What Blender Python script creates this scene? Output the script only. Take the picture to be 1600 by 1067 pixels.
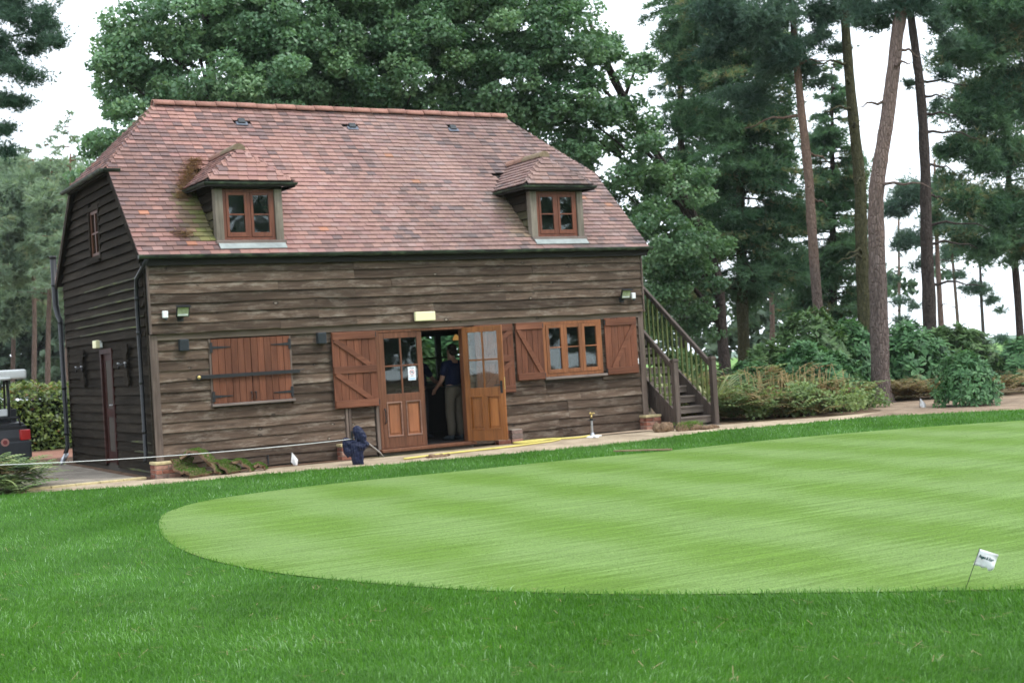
import bpy, bmesh, math, random
import numpy as np
from mathutils import Vector, Matrix, Quaternion

R = math.radians
for o in list(bpy.data.objects):
    bpy.data.objects.remove(o)
scene = bpy.context.scene
COL = scene.collection

# ------------------------------------------------------------------ camera, sky, sun, exposure
cam_data = bpy.data.cameras.new("camera")
cam_data.sensor_width = 36.0
cam_data.lens = 47.93
cam_data.clip_start = 0.1
cam_data.clip_end = 3000
cam = bpy.data.objects.new("camera", cam_data)
COL.objects.link(cam)
YAW, PITCH, ROLL = 0.5286, 0.0068, -0.0602
fw = Vector((math.sin(YAW) * math.cos(PITCH), math.cos(YAW) * math.cos(PITCH), math.sin(PITCH)))
rt = Vector((math.cos(YAW), -math.sin(YAW), 0))
up = rt.cross(fw)
rt2 = rt * math.cos(ROLL) + up * math.sin(ROLL)
up2 = -rt * math.sin(ROLL) + up * math.cos(ROLL)
CAM = Vector((-6.0068, -21.8021, 1.6985))
cam.matrix_world = Matrix(((rt2.x, up2.x, -fw.x, CAM.x), (rt2.y, up2.y, -fw.y, CAM.y), (rt2.z, up2.z, -fw.z, CAM.z), (0, 0, 0, 1)))
cam_data.dof.use_dof = True
cam_data.dof.focus_distance = 13.0
cam_data.dof.aperture_fstop = 3.2
scene.camera = cam

SUN_EL, SUN_ROT = R(50), R(140)
world = bpy.data.worlds.new("World")
scene.world = world
world.use_nodes = True
wn = world.node_tree.nodes
wl = world.node_tree.links
wn.clear()
w_out = wn.new("ShaderNodeOutputWorld")
w_bg = wn.new("ShaderNodeBackground")
w_bg.inputs["Strength"].default_value = 0.11
w_sky = wn.new("ShaderNodeTexSky")
w_sky.sky_type = 'NISHITA'
w_sky.sun_disc = False
w_sky.sun_elevation = SUN_EL
w_sky.sun_rotation = SUN_ROT
w_mix = wn.new("ShaderNodeMixRGB")           # an even overcast veil over the sky
w_mix.inputs["Fac"].default_value = 0.86
w_mix.inputs["Color2"].default_value = (12.8, 13.9, 15.2, 1)
wl.new(w_sky.outputs["Color"], w_mix.inputs["Color1"])
wl.new(w_mix.outputs["Color"], w_bg.inputs["Color"])
wl.new(w_bg.outputs["Background"], w_out.inputs["Surface"])

sun_data = bpy.data.lights.new("sun", 'SUN')
sun_data.energy = 1.5
sun_data.angle = R(14)
sun_data.color = (1.0, 0.96, 0.9)
sun = bpy.data.objects.new("sun", sun_data)
COL.objects.link(sun)
sdir = Vector((math.sin(SUN_ROT) * math.cos(SUN_EL), math.cos(SUN_ROT) * math.cos(SUN_EL), math.sin(SUN_EL)))
sun.rotation_euler = sdir.to_track_quat('Z', 'Y').to_euler()

vs = scene.view_settings
vs.view_transform = 'Standard'
vs.look = 'None'
vs.exposure = 0.66
vs.gamma = 1.0
vs.use_curve_mapping = False
scene.cycles.max_bounces = 10
scene.cycles.diffuse_bounces = 7
scene.cycles.glossy_bounces = 3
scene.cycles.transmission_bounces = 6
scene.cycles.transparent_max_bounces = 8
scene.cycles.use_denoising = True
scene.cycles.sample_clamp_indirect = 4.0

rng = random.Random(7)
NR = np.random.default_rng(11)

# ------------------------------------------------------------------ helpers
WLOC = {}


def tag(o, label=None, cat=None, group=None, kind=None):
    if label:
        o["label"] = label
    if cat:
        o["category"] = cat
    if group:
        o["group"] = group
    if kind:
        o["kind"] = kind
    return o


def thing(name, label, cat, loc=(0, 0, 0), group=None):
    o = bpy.data.objects.new(name, None)
    COL.objects.link(o)
    o.empty_display_size = 0.2
    o.location = loc
    WLOC[o.name] = Vector(loc)
    return tag(o, label, cat, group)


def link(name, me, mat=None, parent=None, kind=None, label=None):
    o = bpy.data.objects.new(name, me)
    COL.objects.link(o)
    if mat is not None and len(me.materials) == 0:
        me.materials.append(mat)
    if parent is not None:
        o.parent = parent
        o.matrix_parent_inverse = Matrix.Translation(-WLOC.get(parent.name, Vector((0, 0, 0))))
    if kind:
        o["kind"] = kind
    if label:
        o["label"] = label
    return o


class MB:
    """collects simple solids in world coordinates and links them as one mesh object"""

    def __init__(self):
        self.v = []
        self.f = []

    def add(self, vs_, fs):
        n = len(self.v)
        self.v.extend(tuple(p) for p in vs_)
        self.f.extend(tuple(i + n for i in f) for f in fs)
        return self

    def box(self, x0, x1, y0, y1, z0, z1):
        vs_ = [(x, y, z) for z in (z0, z1) for y in (y0, y1) for x in (x0, x1)]
        return self.add(vs_, [(0, 2, 3, 1), (4, 5, 7, 6), (0, 1, 5, 4), (2, 6, 7, 3), (0, 4, 6, 2), (1, 3, 7, 5)])

    def obox(self, c, ax, ay, az):
        """box from centre and three half-axis vectors"""
        c, ax, ay, az = Vector(c), Vector(ax), Vector(ay), Vector(az)
        vs_ = [c + ax * i + ay * j + az * k for k in (-1, 1) for j in (-1, 1) for i in (-1, 1)]
        return self.add(vs_, [(0, 2, 3, 1), (4, 5, 7, 6), (0, 1, 5, 4), (2, 6, 7, 3), (0, 4, 6, 2), (1, 3, 7, 5)])

    def bar(self, a, b, w, h, upv=(0, 0, 1)):
        a, b = Vector(a), Vector(b)
        d = (b - a)
        l = d.length
        d.normalize()
        s = d.cross(Vector(upv))
        if s.length < 1e-4:
            s = d.cross(Vector((0, 1, 0)))
        s.normalize()
        u = s.cross(d)
        return self.obox((a + b) / 2, d * l / 2, s * w / 2, u * h / 2)

    def prism(self, poly, y0, y1, axis='y'):
        """extrude a 2-D polygon; axis names the extruded direction"""
        n = len(poly)
        def mk(p, q):
            a, b = p
            return {'y': (a, q, b), 'x': (q, a, b), 'z': (a, b, q)}[axis]
        vs_ = [mk(p, y0) for p in poly] + [mk(p, y1) for p in poly]
        fs = [tuple(range(n))[::-1], tuple(range(n, 2 * n))]
        fs += [(i, (i + 1) % n, n + (i + 1) % n, n + i) for i in range(n)]
        return self.add(vs_, fs)

    def tube(self, pts, rad, n=8, cap=True, half=None):
        pts = [Vector(p) for p in pts]
        if not hasattr(rad, '__len__'):
            rad = [rad] * len(pts)
        rings = []
        prev = None
        for i, p in enumerate(pts):
            t = (pts[min(i + 1, len(pts) - 1)] - pts[max(i - 1, 0)])
            if t.length < 1e-9:
                t = Vector((0, 0, 1))
            t.normalize()
            if prev is None:
                s = t.cross(Vector((0, 0, 1)))
                if s.length < 0.05:
                    s = t.cross(Vector((0, 1, 0)))
            else:
                s = prev - t * prev.dot(t)
                if s.length < 1e-5:
                    s = t.cross(Vector((1, 0, 0)))
            s.normalize()
            prev = s
            u = s.cross(t)
            rings.append([p + (s * math.cos(2 * math.pi * k / n) + u * math.sin(2 * math.pi * k / n)) * rad[i] for k in range(n)])
        vs_ = [q for r_ in rings for q in r_]
        fs = []
        for i in range(len(pts) - 1):
            for k in range(n):
                a = i * n + k
                b = i * n + (k + 1) % n
                fs.append((a, b, b + n, a + n))
        if cap:
            fs.append(tuple(range(n))[::-1])
            fs.append(tuple((len(pts) - 1) * n + k for k in range(n)))
        return self.add(vs_, fs)

    def ball(self, c, rx, ry, rz, nu=12, nv=8):
        vs_ = [(c[0], c[1], c[2] - rz)]
        for j in range(1, nv):
            a = -math.pi / 2 + math.pi * j / nv
            for i in range(nu):
                b = 2 * math.pi * i / nu
                vs_.append((c[0] + rx * math.cos(a) * math.cos(b), c[1] + ry * math.cos(a) * math.sin(b), c[2] + rz * math.sin(a)))
        vs_.append((c[0], c[1], c[2] + rz))
        fs = [(0, 1 + (i + 1) % nu, 1 + i) for i in range(nu)]
        for j in range(nv - 2):
            for i in range(nu):
                a = 1 + j * nu + i
                b = 1 + j * nu + (i + 1) % nu
                fs.append((a, b, b + nu, a + nu))
        last = len(vs_) - 1
        base = 1 + (nv - 2) * nu
        fs += [(base + i, base + (i + 1) % nu, last) for i in range(nu)]
        return self.add(vs_, fs)

    def mesh(self, name, smooth=False):
        me = bpy.data.meshes.new(name)
        me.from_pydata(self.v, [], self.f)
        if smooth:
            me.polygons.foreach_set("use_smooth", [True] * len(me.polygons))
        me.update()
        return me

    def build(self, name, mat, parent=None, smooth=False, bevel=0.0, kind=None, label=None, seg=1):
        me = self.mesh(name, smooth)
        bm = bmesh.new()
        bm.from_mesh(me)
        bmesh.ops.recalc_face_normals(bm, faces=bm.faces)
        if bevel > 0:
            bmesh.ops.bevel(bm, geom=[e for e in bm.edges if e.calc_face_angle(0) > 0.6], offset=bevel, segments=seg, affect='EDGES', profile=0.6, clamp_overlap=True)
        bm.to_mesh(me)
        bm.free()
        if smooth and bevel > 0:
            me.polygons.foreach_set("use_smooth", [True] * len(me.polygons))
        return link(name, me, mat, parent, kind, label)


def sheet(name, poly, z, mat, kind='structure', parent=None):
    me = bpy.data.meshes.new(name)
    bm = bmesh.new()
    f = bm.faces.new([bm.verts.new((p[0], p[1], z)) for p in poly])
    if f.normal.z < 0:
        f.normal_flip()
    bmesh.ops.triangulate(bm, faces=bm.faces[:])
    bmesh.ops.recalc_face_normals(bm, faces=bm.faces)
    bm.normal_update()
    for f in bm.faces:
        if f.normal.z < 0:
            f.normal_flip()
    bm.to_mesh(me)
    bm.free()
    return link(name, me, mat, parent, kind)


def np_mesh(name, V, nper, tint=None, smooth=False):
    """V: (N*nper,3) vertices, every nper consecutive vertices form one polygon"""
    V = np.ascontiguousarray(V, dtype=np.float32).reshape(-1, 3)
    nv = len(V)
    npoly = nv // nper
    me = bpy.data.meshes.new(name)
    me.vertices.add(nv)
    me.vertices.foreach_set("co", V.ravel())
    me.loops.add(nv)
    me.loops.foreach_set("vertex_index", np.arange(nv, dtype=np.int32))
    me.polygons.add(npoly)
    me.polygons.foreach_set("loop_start", np.arange(0, nv, nper, dtype=np.int32))
    me.update(calc_edges=True)
    if tint is not None:
        a = me.attributes.new("tint", 'FLOAT', 'POINT')
        a.data.foreach_set("value", np.repeat(np.asarray(tint, dtype=np.float32), nper))
    me.validate()
    return me


def unit(v):
    return v / np.maximum(np.linalg.norm(v, axis=-1, keepdims=True), 1e-9)


def interp_poly(poly):
    return np.array(poly, dtype=float)


def inside(poly, x, y):
    poly = np.asarray(poly, dtype=float)
    res = np.zeros(len(x), dtype=bool)
    n = len(poly)
    j = n - 1
    for i in range(n):
        xi, yi = poly[i]
        xj, yj = poly[j]
        c = ((yi > y) != (yj > y)) & (x < (xj - xi) * (y - yi) / (yj - yi + 1e-12) + xi)
        res ^= c
        j = i
    return res


def catmull(pts, n=6):
    P = [Vector(p) for p in pts]
    P = [P[0] * 2 - P[1]] + P + [P[-1] * 2 - P[-2]]
    out = []
    for i in range(1, len(P) - 2):
        for k in range(n):
            t = k / n
            a, b, c, d = P[i - 1], P[i], P[i + 1], P[i + 2]
            out.append(0.5 * ((2 * b) + (c - a) * t + (2 * a - 5 * b + 4 * c - d) * t * t + (3 * b - a - 3 * c + d) * t ** 3))
    out.append(P[-2])
    return out


# ------------------------------------------------------------------ materials
class NT:
    def __init__(self, name, rough=0.8, spec=0.3):
        self.m = bpy.data.materials.new(name)
        self.m.use_nodes = True
        self.n = self.m.node_tree.nodes
        self.l = self.m.node_tree.links
        self.p = self.n["Principled BSDF"]
        self.out = self.n["Material Output"]
        self.p.inputs["Roughness"].default_value = rough
        self.p.inputs["Specular IOR Level"].default_value = spec

    def new(self, t, **kw):
        nd = self.n.new(t)
        for k, v in kw.items():
            setattr(nd, k, v)
        return nd

    def set(self, sock, v):
        if isinstance(v, bpy.types.NodeSocket):
            self.l.new(v, sock)
        else:
            sock.default_value = v

    def coords(self, kind="Object", scale=(1, 1, 1), rand=False):
        tc = self.new("ShaderNodeTexCoord")
        v = tc.outputs[kind]
        if rand:
            oi = self.new("ShaderNodeObjectInfo")
            m = self.math('MULTIPLY', oi.outputs["Random"], 37.0)
            c = self.new("ShaderNodeCombineXYZ")
            for i in range(3):
                self.l.new(m, c.inputs[i])
            a = self.new("ShaderNodeVectorMath", operation='ADD')
            self.l.new(v, a.inputs[0])
            self.l.new(c.outputs[0], a.inputs[1])
            v = a.outputs[0]
        mp = self.new("ShaderNodeMapping")
        mp.inputs["Scale"].default_value = scale
        self.l.new(v, mp.inputs["Vector"])
        return mp.outputs["Vector"]

    def noise(self, vec, scale, detail=6, rough=0.6, dist=0.0):
        nd = self.new("ShaderNodeTexNoise")
        self.l.new(vec, nd.inputs["Vector"])
        nd.inputs["Scale"].default_value = scale
        nd.inputs["Detail"].default_value = detail
        nd.inputs["Roughness"].default_value = rough
        nd.inputs["Distortion"].default_value = dist
        return nd.outputs["Fac"]

    def voronoi(self, vec, scale, feature='F1', out="Distance"):
        nd = self.new("ShaderNodeTexVoronoi", feature=feature)
        self.l.new(vec, nd.inputs["Vector"])
        nd.inputs["Scale"].default_value = scale
        return nd.outputs[out]

    def ramp(self, fac, stops, interp='LINEAR'):
        nd = self.new("ShaderNodeValToRGB")
        nd.color_ramp.interpolation = interp
        el = nd.color_ramp.elements
        while len(el) < len(stops):
            el.new(0.5)
        for e, (p, c) in zip(el, stops):
            e.position = p
            e.color = (c, c, c, 1) if not hasattr(c, '__len__') else (c[0], c[1], c[2], 1)
        self.l.new(fac, nd.inputs["Fac"])
        return nd.outputs["Color"]

    def mix(self, fac, a, b, mode='MIX'):
        nd = self.new("ShaderNodeMixRGB", blend_type=mode)
        for s, v in (("Fac", fac), ("Color1", a), ("Color2", b)):
            if isinstance(v, bpy.types.NodeSocket):
                self.l.new(v, nd.inputs[s])
            elif s == "Fac":
                nd.inputs[s].default_value = v
            else:
                nd.inputs[s].default_value = (v, v, v, 1) if not hasattr(v, '__len__') else (v[0], v[1], v[2], 1)
        return nd.outputs["Color"]

    def math(self, op, a, b=None, clamp=False):
        nd = self.new("ShaderNodeMath", operation=op, use_clamp=clamp)
        self.set(nd.inputs[0], a)
        if b is not None:
            self.set(nd.inputs[1], b)
        return nd.outputs[0]

    def base(self, c):
        if isinstance(c, bpy.types.NodeSocket):
            self.l.new(c, self.p.inputs["Base Color"])
        else:
            self.p.inputs["Base Color"].default_value = (c[0], c[1], c[2], 1)
        return self

    def bump(self, h, strength=0.4, dist=0.01):
        nd = self.new("ShaderNodeBump")
        nd.inputs["Strength"].default_value = strength
        nd.inputs["Distance"].default_value = dist
        self.l.new(h, nd.inputs["Height"])
        self.l.new(nd.outputs["Normal"], self.p.inputs["Normal"])
        return self


def wood(name, dark, mid, light, axis=0, rough=0.75, vary=0.35, knots=0.0, grain=1.0, spec=0.25, pale=None):
    t = NT(name, rough, spec)
    sc = [14.0, 14.0, 14.0]
    sc[axis] = 0.9
    v = t.coords("Object", tuple(s * grain for s in sc), rand=True)
    n1 = t.noise(v, 1.6, 8, 0.65, 0.6)
    c = t.ramp(n1, [(0.22, dark), (0.5, mid), (0.82, light)])
    sc2 = [2.5, 2.5, 2.5]
    sc2[axis] = 0.8
    v2 = t.coords("Object", tuple(sc2), rand=True)
    n2 = t.noise(v2, 1.0, 4, 0.6)
    c = t.mix(1.0, c, t.ramp(n2, [(0.3, 0.68), (0.7, 1.25)]), 'MULTIPLY')
    if pale is not None:
        sc4 = [9.0, 9.0, 9.0]
        sc4[axis] = 2.6
        n4 = t.noise(t.coords("Object", tuple(sc4), rand=True), 1.0, 6, 0.75)
        c = t.mix(t.ramp(n4, [(0.50, 0.0), (0.78, 0.75)]), c, pale)
    if knots > 0:
        sc3 = [6.5, 6.5, 6.5]
        sc3[axis] = 3.6
        vk = t.coords("Object", tuple(sc3), rand=True)
        d0 = t.voronoi(vk, 1.0)
        msk = t.noise(t.coords("Object", (2.3, 2.3, 2.3), rand=True), 1.0, 2)
        d = t.math('ADD', d0, t.ramp(msk, [(0.42, 0.0), (0.50, 1.0)]))
        c = t.mix(t.ramp(d, [(0.13, knots), (0.22, 0.0)]), c, tuple(x * 0.35 for x in dark))
        c = t.mix(t.ramp(d, [(0.07, knots), (0.12, 0.0)]), c, pale or light)
    oi = t.new("ShaderNodeObjectInfo")
    hv = t.new("ShaderNodeHueSaturation")
    t.l.new(c, hv.inputs["Color"])
    t.l.new(t.math('MULTIPLY_ADD', oi.outputs["Random"], vary), hv.inputs["Value"])
    hv_v = hv.inputs["Value"].links[0].from_node
    hv_v.inputs[2].default_value = 1.0 - vary * 0.5
    t.base(hv.outputs["Color"])
    t.bump(n1, 0.5, 0.006)
    return t.m


def plain(name, col, rough=0.6, spec=0.3, metal=0.0, vary=0.12, scale=8.0, bump=0.0):
    t = NT(name, rough, spec)
    n = t.noise(t.coords("Object"), scale, 5, 0.6)
    t.base(t.mix(1.0, col, t.ramp(n, [(0.3, 1 - vary), (0.7, 1 + vary)]), 'MULTIPLY'))
    t.p.inputs["Metallic"].default_value = metal
    if bump:
        t.bump(n, bump, 0.01)
    return t.m


def leafy(name, dark, light, trans=0.3, rough=0.5, spec=0.25, big=0.0, hue=None):
    """leaf material: per-leaf tint attribute, thin translucent leaves"""
    t = NT(name, rough, spec)
    at = t.new("ShaderNodeAttribute", attribute_name="tint")
    c = t.ramp(at.outputs["Fac"], [(0.0, dark), (1.0, light)] if hue is None else [(0.0, dark), (0.8, light), (1.0, hue)])
    t.base(c)
    tr = t.new("ShaderNodeBsdfTranslucent")
    t.l.new(t.mix(1.0, c, (1.25, 1.3, 0.8), 'MULTIPLY'), tr.inputs["Color"])
    ms = t.new("ShaderNodeMixShader")
    ms.inputs[0].default_value = trans
    t.l.new(t.p.outputs[0], ms.inputs[1])
    t.l.new(tr.outputs[0], ms.inputs[2])
    t.l.new(ms.outputs[0], t.out.inputs["Surface"])
    return t.m


M = {}
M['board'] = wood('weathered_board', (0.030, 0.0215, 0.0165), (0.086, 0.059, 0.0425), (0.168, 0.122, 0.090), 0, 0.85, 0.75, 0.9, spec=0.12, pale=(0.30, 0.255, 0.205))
M['board_side'] = wood('shade_darkened_creosote_board', (0.010, 0.008, 0.006), (0.024, 0.019, 0.014), (0.044, 0.036, 0.027), 1, 0.95, 0.45, 0.3, spec=0.06)  # dark stain, with the side wall's shade also put into its colour
M['post'] = wood('grey_brown_post', (0.06, 0.042, 0.034), (0.13, 0.096, 0.078), (0.22, 0.175, 0.145), 2, 0.8, 0.2)
M['stair'] = wood('stained_stair_timber', (0.045, 0.034, 0.028), (0.095, 0.072, 0.060), (0.16, 0.125, 0.105), 2, 0.75, 0.35)
M['tread'] = wood('stair_tread_timber', (0.075, 0.06, 0.05), (0.15, 0.12, 0.10), (0.25, 0.205, 0.175), 0, 0.75, 0.3)
M['dormer_post'] = wood('silvered_oak_post', (0.10, 0.085, 0.065), (0.20, 0.17, 0.135), (0.32, 0.28, 0.23), 2, 0.8, 0.25)
M['shutter'] = wood('red_brown_shutter_plank', (0.065, 0.022, 0.011), (0.140, 0.050, 0.026), (0.21, 0.085, 0.046), 2, 0.6, 0.4, spec=0.25)
M['ledge'] = wood('red_brown_shutter_ledge', (0.075, 0.026, 0.013), (0.150, 0.056, 0.030), (0.22, 0.092, 0.052), 0, 0.6, 0.25, spec=0.25)
M['door'] = wood('red_brown_door_timber', (0.072, 0.027, 0.013), (0.140, 0.056, 0.028), (0.205, 0.092, 0.050), 2, 0.55, 0.2, spec=0.3)
M['door_open'] = wood('orange_varnished_door', (0.135, 0.042, 0.010), (0.265, 0.093, 0.021), (0.36, 0.145, 0.040), 2, 0.35, 0.15, spec=0.45)
M['frame'] = wood('orange_brown_window_timber', (0.125, 0.042, 0.015), (0.225, 0.083, 0.031), (0.30, 0.125, 0.052), 2, 0.5, 0.15, spec=0.4)
M['dormer_frame'] = wood('red_dormer_window_timber', (0.080, 0.024, 0.012), (0.150, 0.046, 0.022), (0.22, 0.08, 0.04), 2, 0.5, 0.15, spec=0.4)
M['sill'] = wood('weathered_sill_timber', (0.10, 0.075, 0.065), (0.19, 0.15, 0.13), (0.30, 0.25, 0.22), 0, 0.7, 0.2)
M['soffit'] = plain('dark_stained_timber', (0.018, 0.016, 0.014), 0.8)
M['inner'] = plain('dim_interior_timber', (0.06, 0.05, 0.04), 0.9)
M['room_floor'] = plain('dark_carpet_floor', (0.04, 0.035, 0.033), 0.95)
M['black'] = plain('black_plastic_pipe', (0.012, 0.013, 0.015), 0.45, 0.4)
M['iron'] = plain('black_painted_iron', (0.014, 0.015, 0.017), 0.5, 0.4)
M['brass'] = plain('dull_brass', (0.55, 0.42, 0.16), 0.35, 0.5, 0.8)
M['steel'] = plain('grey_steel', (0.45, 0.46, 0.48), 0.35, 0.5, 0.7)
M['white'] = plain('white_plastic', (0.78, 0.80, 0.80), 0.45, 0.4, vary=0.05)
M['cream'] = plain('cream_lamp_cover', (0.80, 0.76, 0.46), 0.5, 0.4, vary=0.05)
M['lead'] = plain('grey_lead_sheet', (0.27, 0.30, 0.29), 0.55, 0.4, vary=0.25, scale=5)
M['slate'] = plain('dark_louvre_box', (0.035, 0.042, 0.048), 0.6, 0.3)
M['mortar'] = plain('pale_mortar', (0.34, 0.30, 0.25), 0.95)
M['rope'] = plain('white_rope_fibre', (0.68, 0.68, 0.66), 0.9)
M['hose'] = plain('yellow_hose_rubber', (0.58, 0.50, 0.13), 0.5, 0.4)
M['paper'] = plain('white_paper', (0.74, 0.77, 0.80), 0.7, vary=0.02)
M['ink'] = plain('grey_print_ink', (0.12, 0.12, 0.15), 0.7)
M['ink_blue'] = plain('blue_print_ink', (0.20, 0.42, 0.62), 0.7)
M['ink_red'] = plain('red_print_ink', (0.55, 0.16, 0.16), 0.7)
M['ink_teal'] = plain('dark_teal_ink', (0.02, 0.12, 0.12), 0.7)

# mossy gutter: algae where the noise says so
t = NT('algae_stained_gutter', 0.6, 0.35)
n = t.noise(t.coords("Object", (2.5, 2.5, 6)), 2.0, 6)
t.base(t.ramp(n, [(0.40, (0.014, 0.017, 0.016)), (0.56, (0.040, 0.058, 0.038)), (0.75, (0.11, 0.145, 0.085))]))
M['gutter'] = t.m

# algae that has grown along board edges on the damp wall
t = NT('green_algae_board', 0.85, 0.2)
n = t.noise(t.coords("Object", (1, 1.2, 9)), 2.0, 6)
t.base(t.ramp(n, [(0.40, (0.040, 0.036, 0.028)), (0.58, (0.060, 0.066, 0.024)), (0.72, (0.105, 0.125, 0.036))]))
M['algae'] = t.m

# glass
t = NT('window_glass')
gl = t.new("ShaderNodeBsdfGlossy")
gl.inputs["Roughness"].default_value = 0.02
gl.inputs["Color"].default_value = (0.9, 0.95, 0.95, 1)
trn = t.new("ShaderNodeBsdfTransparent")
trn.inputs["Color"].default_value = (0.80, 0.85, 0.83, 1)
fr = t.new("ShaderNodeFresnel")
fr.inputs["IOR"].default_value = 1.45
wv = t.noise(t.coords("Object", (1, 1, 1)), 2.2, 1)
bm_ = t.new("ShaderNodeBump")
bm_.inputs["Strength"].default_value = 0.05
bm_.inputs["Distance"].default_value = 0.02
t.l.new(wv, bm_.inputs["Height"])
t.l.new(bm_.outputs[0], gl.inputs["Normal"])
ms = t.new("ShaderNodeMixShader")
t.l.new(t.math('MULTIPLY_ADD', fr.outputs[0], 0.9), ms.inputs[0])
ms.inputs[0].links[0].from_node.inputs[2].default_value = 0.03
t.l.new(trn.outputs[0], ms.inputs[1])
t.l.new(gl.outputs[0], ms.inputs[2])
t.l.new(ms.outputs[0], t.out.inputs["Surface"])
M['glass'] = t.m


def tile_mat(name, joined):
    t = NT(name, 0.78, 0.25)
    if joined:
        at = t.new("ShaderNodeAttribute", attribute_name="tile_colour")
        c = at.outputs["Color"]
    else:
        oi = t.new("ShaderNodeObjectInfo")
        c = oi.outputs["Color"]
    v = t.coords("Object", (1, 1, 1), rand=not joined)
    n = t.noise(v, 22.0, 5, 0.65)
    c = t.mix(1.0, c, t.ramp(n, [(0.25, 0.72), (0.75, 1.28)]), 'MULTIPLY')
    n2 = t.noise(v, 70.0, 2, 0.5)
    c = t.mix(t.ramp(n2, [(0.68, 0.0), (0.76, 0.55)]), c, (0.36, 0.34, 0.30))
    t.base(c)
    t.bump(n, 0.3, 0.006)
    return t.m


M['tile'] = tile_mat('clay_roof_tile', False)
M['tile_joined'] = tile_mat('clay_roof_tile_joined', True)

t = NT('brick_clay', 0.85, 0.2)
oi = t.new("ShaderNodeObjectInfo")
c = t.ramp(oi.outputs["Random"], [(0.0, (0.17, 0.065, 0.045)), (0.5, (0.30, 0.13, 0.09)), (0.8, (0.34, 0.19, 0.14)), (1.0, (0.15, 0.12, 0.11))])
n = t.noise(t.coords("Object", rand=True), 16, 6, 0.65)
t.base(t.mix(1.0, c, t.ramp(n, [(0.3, 0.7), (0.7, 1.35)]), 'MULTIPLY'))
t.bump(n, 0.5, 0.008)
M['brick'] = t.m
M['coping'] = plain('sandy_coping', (0.46, 0.38, 0.21), 0.9, vary=0.25, scale=14, bump=0.3)

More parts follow.
